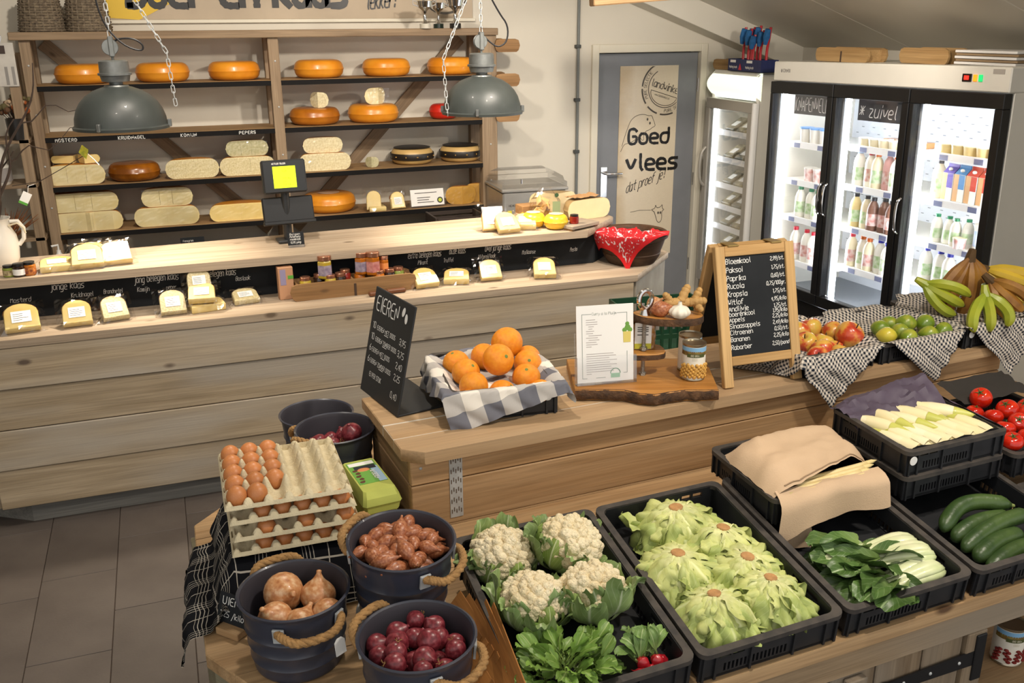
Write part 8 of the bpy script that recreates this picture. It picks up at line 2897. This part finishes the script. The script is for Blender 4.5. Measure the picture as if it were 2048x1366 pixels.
row(0, 2, [(MILK, 'g', LABG)] * 4, 0.14, 0.20, 0.088, 'white bottles behind the left cooler door', nm='white dairy bottle, %s from left, third shelf of left cooler door', h=0.20)
row(0, 3, [(MILK, 'r', LABR)] * 4, 0.14, 0.18, 0.095, 'red-capped bottles behind the left cooler door', nm='red-capped milk bottle, %s from left, lowest shelf of left cooler door', h=0.22)
row(1, 1, [(MILK, 'l', LABG), (MILK, 'r', LABR), (YOG, 'o', LABG), (PNK, 'p', LABR), (MILK, 'o', LABG), (MILK, 'p', LABG)], 0.14, 0.11, 0.078, 'drink bottles behind the middle cooler door', nm='drink bottle, %s from left, second shelf of middle cooler door', h=0.215)
row(1, 2, [(VAN, 'k', LABG), (YOG, 'k', LABG), (CHO, 'k', LABR), (CHO, 'k', LABR), (CHO, 'k', LABR), (MILK, 'p', LABR)], 0.14, 0.11, 0.078, 'custard bottles behind the middle cooler door', nm='custard or chocolate bottle, %s from left, third shelf of middle door', h=0.205)
row(1, 3, [(YOG, 'r', LABR), (MILK, 'o', LABG), (YOG, 'o', LABR), (MILK, 'b', LABG), (MILK, 'b', LABG), (MILK, 'b', LABR)], 0.14, 0.11, 0.078, 'milk bottles behind the middle cooler door', nm='milk bottle, %s from left, lowest shelf of middle cooler door', h=0.205)
row(2, 2, [(MILK, 'g', LABG), (MILK, 'g', LABG), (MILK, 'g', LABG), (MILK, 'g', LABG)], 0.15, 0.14, 0.068, 'green-capped bottles behind the right cooler door', nm='green-capped bottle, %s from left, third shelf of right cooler door', h=0.155, r=0.03)
row(2, 3, [(MILK, 'b', LABG), (MILK, 'b', LABG), (MILK, 'b', LABG)], 0.14, 0.10, 0.085, 'blue-capped bottles behind the right cooler door', nm='blue-capped milk bottle, %s from left, lowest shelf of right door', h=0.185)


def tub(label, loc, r, h, m_, lid_, group):
    t = thing('dairy_tub', label, 'tub', loc, group=group)
    G().lathe([(1e-4, 0), (r * 0.86, 0), (r, h * 0.92), (1e-4, h * 0.92)], 14).obj('cup', m_, t)
    G().lathe([(r * 1.06, h * 0.90), (r * 1.06, h), (1e-4, h)], 14).obj('lid', lid_, t)
    return t


for i in range(4):
    tub('white tub with blue lid, %s from left on top shelf, left cooler door' % ORD[i], fw_(0.15, -0.20 - 0.10 * i, shz[0][0]), 0.045, 0.10, FWHITE, CAPS['l'], 'blue-lidded tubs')
    tub('red printed yoghurt tub, %s from left behind left cooler door' % ORD[i], fw_(0.15, -0.27 - 0.09 * i, shz[0][1]), 0.042, 0.09, LABR, FWHITE, 'red printed tubs')
for i in range(5):
    tub('pale yellow dessert cup, %s from left, top shelf of right cooler door' % ORD[i], fw_(0.14, -2 * dw - 0.15 - 0.085 * i, shz[2][0]), 0.04, 0.055, VAN, YOG, 'pale yellow dessert cups')
    tub('cream cup, %s from left, top shelf of middle cooler door' % ORD[i], fw_(0.14, -dw - 0.14 - 0.085 * i, shz[1][0]), 0.04, 0.05, YOG, FWHITE, 'cream cups in the middle door')
for i in range(3):
    t = thing('egg_salad_pack', 'orange dessert pack, %s from the left above the cream cups' % ORD[i], 'pack', fw_(0.30, -dw - 0.16 - 0.12 * i, shz[1][0]), group='orange dessert packs')
    G().box(0, 0.09, -0.05, 0.05, 0, 0.035, 0.004).obj('tray', mat('orange_dessert', 'd59a63', 0.5), t)
    G().box(-0.002, 0.092, -0.052, 0.052, 0.035, 0.038).obj('film_lid', FILM, t)


def gable(label, loc, top, side, group, w=0.075, h=0.20):
    t = thing('drink_carton', label, 'carton', loc, rad(1.5), group)
    b = w / 2
    G().box(-b, b, -b, b, 0, h * 0.76, 0.002).obj('body', mat('white_carton_print', 'e2dfd8', 0.5), t)
    G().add([(-b, -b, h * 0.76), (b, -b, h * 0.76), (b, b, h * 0.76), (-b, b, h * 0.76), (0.0, -b, h * 0.93), (0.0, b, h * 0.93)], [(0, 1, 4), (1, 2, 5, 4), (2, 3, 5), (3, 0, 4, 5)]).obj('gable_top', top, t)
    G().box(-0.003, 0.003, -b, b, h * 0.92, h).obj('top_fin', top, t)
    G().box(-b - 0.0008, -b, -b * 0.95, b * 0.1, h * 0.36, h * 0.75).obj('colour_print', top, t)
    G().box(-b - 0.0008, -b, b * 0.1, b, 0.004, h * 0.75).obj('tan_print', side, t)
    G().ball((-b * 0.6, 0, h * 0.86), (0.010, 0.014, 0.010), 10, 6).obj('screw_cap', FWHITE, t)
    return t


TAN = mat('tan_carton_print', 'c99f6e', 0.5)
gcol = [mat('purple_carton_print', '5b4a9c', 0.5), mat('blue_carton_print', '4f86b8', 0.5), mat('red_carton_print', 'c8452f', 0.5), mat('red_carton_print', 'c8452f', 0.5), mat('red_carton_print', 'c8452f', 0.5)]
for i in range(5):
    gable('gable-top drink carton, %s from the left behind the right cooler door' % ORD[i], fw_(0.17, -2 * dw - 0.19 - 0.082 * i, shz[2][1]), gcol[i], TAN, 'gable-top cartons')
milk('tall cream bottle left of the gable-top cartons', fw_(0.16, -2 * dw - 0.10, shz[2][1]), 0.036, 0.215, YOG, CAPS['k'], LABG, 'cream bottles in the right door')
for i in range(2):
    t = thing('milk_powder_can', 'blue printed white canister, %s from the left, third shelf right door' % ORD[i], 'canister', fw_(0.16, -2 * dw - 0.45 - 0.10 * i, shz[2][2]), group='blue canisters')
    G().lathe([(1e-4, 0), (0.043, 0), (0.043, 0.135), (0.046, 0.137), (0.046, 0.15), (1e-4, 0.15)], 18).obj('can', FWHITE, t)
    G().lathe([(0.0435, 0.03), (0.0435, 0.115)], 18).obj('label', mat('blue_cow_print', 'a9bfe0', 0.5, col2='dfe6ee', vscale=25), t)
tub('small red printed cup before the green-capped bottles', fw_(0.12, -2 * dw - 0.34, shz[2][2]), 0.036, 0.06, LABR, YOG, 'small red cups')

# moulds and folders on top of the cooler
LOAK = wood('old_pale_crate', 'ab8c60', '8e6f46', rand=0.08)
brickmould('pale wooden two-cell mould on the cooler top, left one', fw_(0.20, -0.50, FH + 0.001), rad(91.5 + 180), 0.44, 0.15, 0.085, 2, m=LOAK)
brickmould('pale wooden mould on the cooler top, right one', fw_(0.20, -1.18, FH + 0.001), rad(91.5 + 180), 0.32, 0.15, 0.085, 1, m=LOAK)
fo = thing('folder_stack', 'stack of striped folders lying on the right end of the cooler top', 'folders', fw_(0.25, -1.60, FH + 0.001), rad(1.5))
for k in range(5):
    G().box(-0.12, 0.12, -0.20, 0.20, 0.015 * k, 0.015 * k + 0.013, 0.002).obj('folder', (mat('white_card', 'd5d3d0', 0.7), mat('brown_board', '8a7458', 0.8))[k % 2], fo, (0.01 * (k % 2), 0, 0))

# ------------------------------------------------------------------ slim single-door cooler
SF = thing('slim_cooler', 'slim white single-door cooler with lit rounded header', 'refrigerator', (3.98, 6.52, 0), rad(0))
SW, SD = 0.62, 0.60
G().box(0.03, SD, -SW, -SW + 0.03, 0.05, 1.885, 0.012).obj('side_panel', FWHITE, SF)
G().box(0.03, SD, -0.03, 0, 0.05, 1.885, 0.012).obj('side_panel', FWHITE, SF)
G().box(SD - 0.03, SD, -SW + 0.03, -0.03, 0.05, 1.885).obj('back_panel', FIN, SF)
G().box(0.03, SD, -SW + 0.03, -0.03, 1.87, 1.9, 0.004).obj('roof', FWHITE, SF)
G().box(0.02, SD, -SW, 0, 0.0, 0.25, 0.004).obj('plinth', FWHITE, SF)
hp_ = [(0.06, 0)] + [(0.06 - 0.075 * sin(pi * i / 10), 0.195 * i / 10) for i in range(11)] + [(0.06, 0.195)]
g = G().prism([(x, z) for x, z in hp_], -SW, 0, Matrix(((1, 0, 0, 0), (0, 0, 1, 0), (0, 1, 0, 0), (0, 0, 0, 1))))
g.obj('lit_header', mat('lit_header_panel', 'e9ecd8', 0.4, emit=0.75, ecol='eef2dc'), SF, (0, 0, 1.70), smooth=40)
sdr = bpy.data.objects.new('glass_door', None)
COL.objects.link(sdr)
sdr.parent = SF
SGR = mat('silver_door_frame', 'a8a49b', 0.4, metal=0.3)
for a in (((-0.01, 0.03), (-SW, 0), (1.62, 1.695)), ((-0.01, 0.03), (-SW, 0), (0.26, 0.34)), ((-0.01, 0.03), (-SW, -SW + 0.05), (0.34, 1.62)), ((-0.01, 0.03), (-0.05, 0), (0.34, 1.62))):
    G().box(a[0][0], a[0][1], a[1][0], a[1][1], a[2][0], a[2][1], 0.003).obj('frame_bar', SGR, sdr)
G().box(0.005, 0.009, -SW + 0.05, -0.05, 0.34, 1.62).obj('pane', GLASS, sdr)
G().box(-0.008, 0.036, -SW - 0.016, -SW - 0.001, 0.3, 1.69).obj('door_edge', mat('white_edge', 'f0f0ee', 0.4), sdr)
G().tube(chaikin([Vector(p) for p in ((-0.01, -0.03, 1.02), (-0.05, -0.03, 1.06), (-0.06, -0.03, 1.17), (-0.05, -0.03, 1.28), (-0.01, -0.03, 1.32))], 2), 0.012, 8).obj('handle', SGR, sdr)
G().box(0.045, 0.07, -0.055, -0.035, 0.34, 1.66).obj('light_tube', mat('cool_tube', 'ffffff', 0.5, emit=9.0, ecol='eaf3ff'), SF)
DARKPK = mat('dark_green_meat_pack', '56604e', 0.4, var=0.4, vscale=20, col2='8a7f6a')
YPK = mat('yellowish_pack', 'b9ac86', 0.4, var=0.3, vscale=25, col2='6f6a58')
for i, z in enumerate((1.45, 1.245, 1.045, 0.88, 0.72, 0.55)):
    s_ = G().box(0.09, SD - 0.04, -SW + 0.05, -0.06, z - 0.03, z - 0.005, 0.002).obj('shelf', FWHITE, SF, rot=(0, 0, 0))
    G().box(0.085, 0.092, -SW + 0.05, -0.06, z - 0.035, z + 0.008).obj('price_rail', WHITEPL, s_)
    for q in range(3):
        t = thing('meat_pack', 'labelled meat pack, %s shelf of the slim cooler, %s from the left' % (('top', 'second', 'third', 'fourth', 'fifth', 'lowest')[i], ORD[q]), 'pack', (3.98 + 0.13, 6.52 - 0.16 - 0.15 * q, z - 0.003), rot=(rad(0), rad(-30), 0), group='meat packs in the slim cooler')
        G().box(-0.01, 0.15, -0.06, 0.06, 0, 0.03, 0.006).obj('tray', (DARKPK, YPK)[(i + q) % 2], t)
        G().box(0.03, 0.09, -0.03, 0.03, 0.0305, 0.0315).obj('label', PAPER, t)
# brushes display on the slim cooler
bd_ = thing('brush_display', 'navy carton display tray on top of the slim cooler', 'display box', (3.99, 6.06, 1.902), 0)
NAVY = mat('navy_carton', '27305e', 0.5, var=0.15, vscale=30)
G().box(0, 0.004, -0.20, 0.22, 0, 0.085).obj('front', NAVY, bd_)
G().box(0.14, 0.144, -0.20, 0.22, 0, 0.085).obj('back', NAVY, bd_)
G().box(0.004, 0.14, -0.20, -0.196, 0, 0.085).obj('side', NAVY, bd_)
G().box(0.004, 0.14, 0.216, 0.22, 0, 0.085).obj('side', NAVY, bd_)
G().box(0.0, 0.144, -0.20, 0.22, 0, 0.003).obj('bottom', NAVY, bd_)
for y in (-0.02, 0.19):
    G().box(-0.001, 0, y - 0.07, y, 0.06, 0.078).obj('white_label', PAPER, bd_)
for y in (0.20, -0.01):
    g = G()
    ink(g, 'Washing brush', 0, 0, 0.016, 0.16, face_m((-0.0012, y, 0.022), (0, -1, 0), (0, 0, 1)), track=0.62)
    g.obj('lettering', PAPER, bd_, smooth=0)
G().prism([(-0.02, 0), (0.02, 0), (0.008, 0.03), (0, 0.045), (-0.008, 0.03)], 0, 0.001, face_m((-0.001, 0.06, 0.01), (0, -1, 0), (0, 0, 1))).obj('red_logo', CAPS['r'], bd_)
BLUB = mat('blue_bristles', '2a6fae', 0.8, var=0.2, vscale=60)
REDH = mat('red_brush_handle', 'b5202a', 0.35)
for k, (y, x, hh, a) in enumerate(((0.10, 0.05, 0.30, -6), (0.06, 0.09, 0.30, 8), (0.02, 0.04, 0.29, 4), (-0.015, 0.09, 0.31, 10), (-0.045, 0.035, 0.25, -4), (-0.085, 0.07, 0.28, 10), (-0.175, 0.06, 0.30, 6))):
    hh *= 1.0
    t = thing('dish_brush', 'red and blue dish brush, %s from the left in the navy display' % ORD[k], 'brush', (3.99 + x, 6.06 + y, 1.906), rot=(0, 0, 0), group='dish brushes in the display')
    dx = -0.02
    G().tube(chaikin([Vector(p) for p in ((0, 0, 0), (0.0, 0.006, 0.08), (0, 0.004, 0.16), (0, -0.01, hh * 0.72), (0, -0.022 * (1 if a > 0 else 0.4), hh))], 2), 0.0095, 8).obj('handle', REDH, t)
    G().tube([(-0.010, 0.012, hh * 0.62), (-0.014, 0.0, hh * 0.78), (-0.014, -0.012, hh * 0.96)], [0.016, 0.026, 0.02], 10).obj('bristles', BLUB, t)
wb2 = brickmould('short wooden mould on the slim cooler behind the brush display', (4.1, 6.40, 1.902), rad(100), 0.24, 0.12, 0.075, 1, m=LOAK)

# curved glass chest freezer at the right edge
cf = thing('chest_freezer', 'grey chest freezer with curved glass lid at the right edge', 'freezer', (4.05, 3.55, 0), rad(2))
CFG = mat('grey_freezer_trim', '6b6863', 0.4)
G().box(0, 0.65, -1.2, 0.05, 0.02, 0.80, 0.01).obj('body', FWHITE, cf)
g = G()
pts = [(0.0 + 0.0, 0.80), (0.0, 0.86), (0.03, 0.90), (0.10, 0.935), (0.2, 0.955), (0.35, 0.965), (0.65, 0.96)]
for y in (0.05, -1.2):
    g.tube([(x, y, z) for x, z in pts], 0.022, 8)
g.tube([(0, 0.05, 0.83), (0, -1.2, 0.83)], 0.02, 8)
g.obj('lid_frame', CFG, cf)
G().grid(lambda u, v: (0.02 + 0.6 * u, 0.04 - 1.22 * v, 0.85 + 0.095 * sin(pi / 2 * min(1, u * 2.4))), 12, 2).obj('curved_glass', GLASS, cf, smooth=60)
G().box(0.03, 0.62, -1.17, 0.02, 0.60, 0.62).obj('inner_floor', FIN, cf)
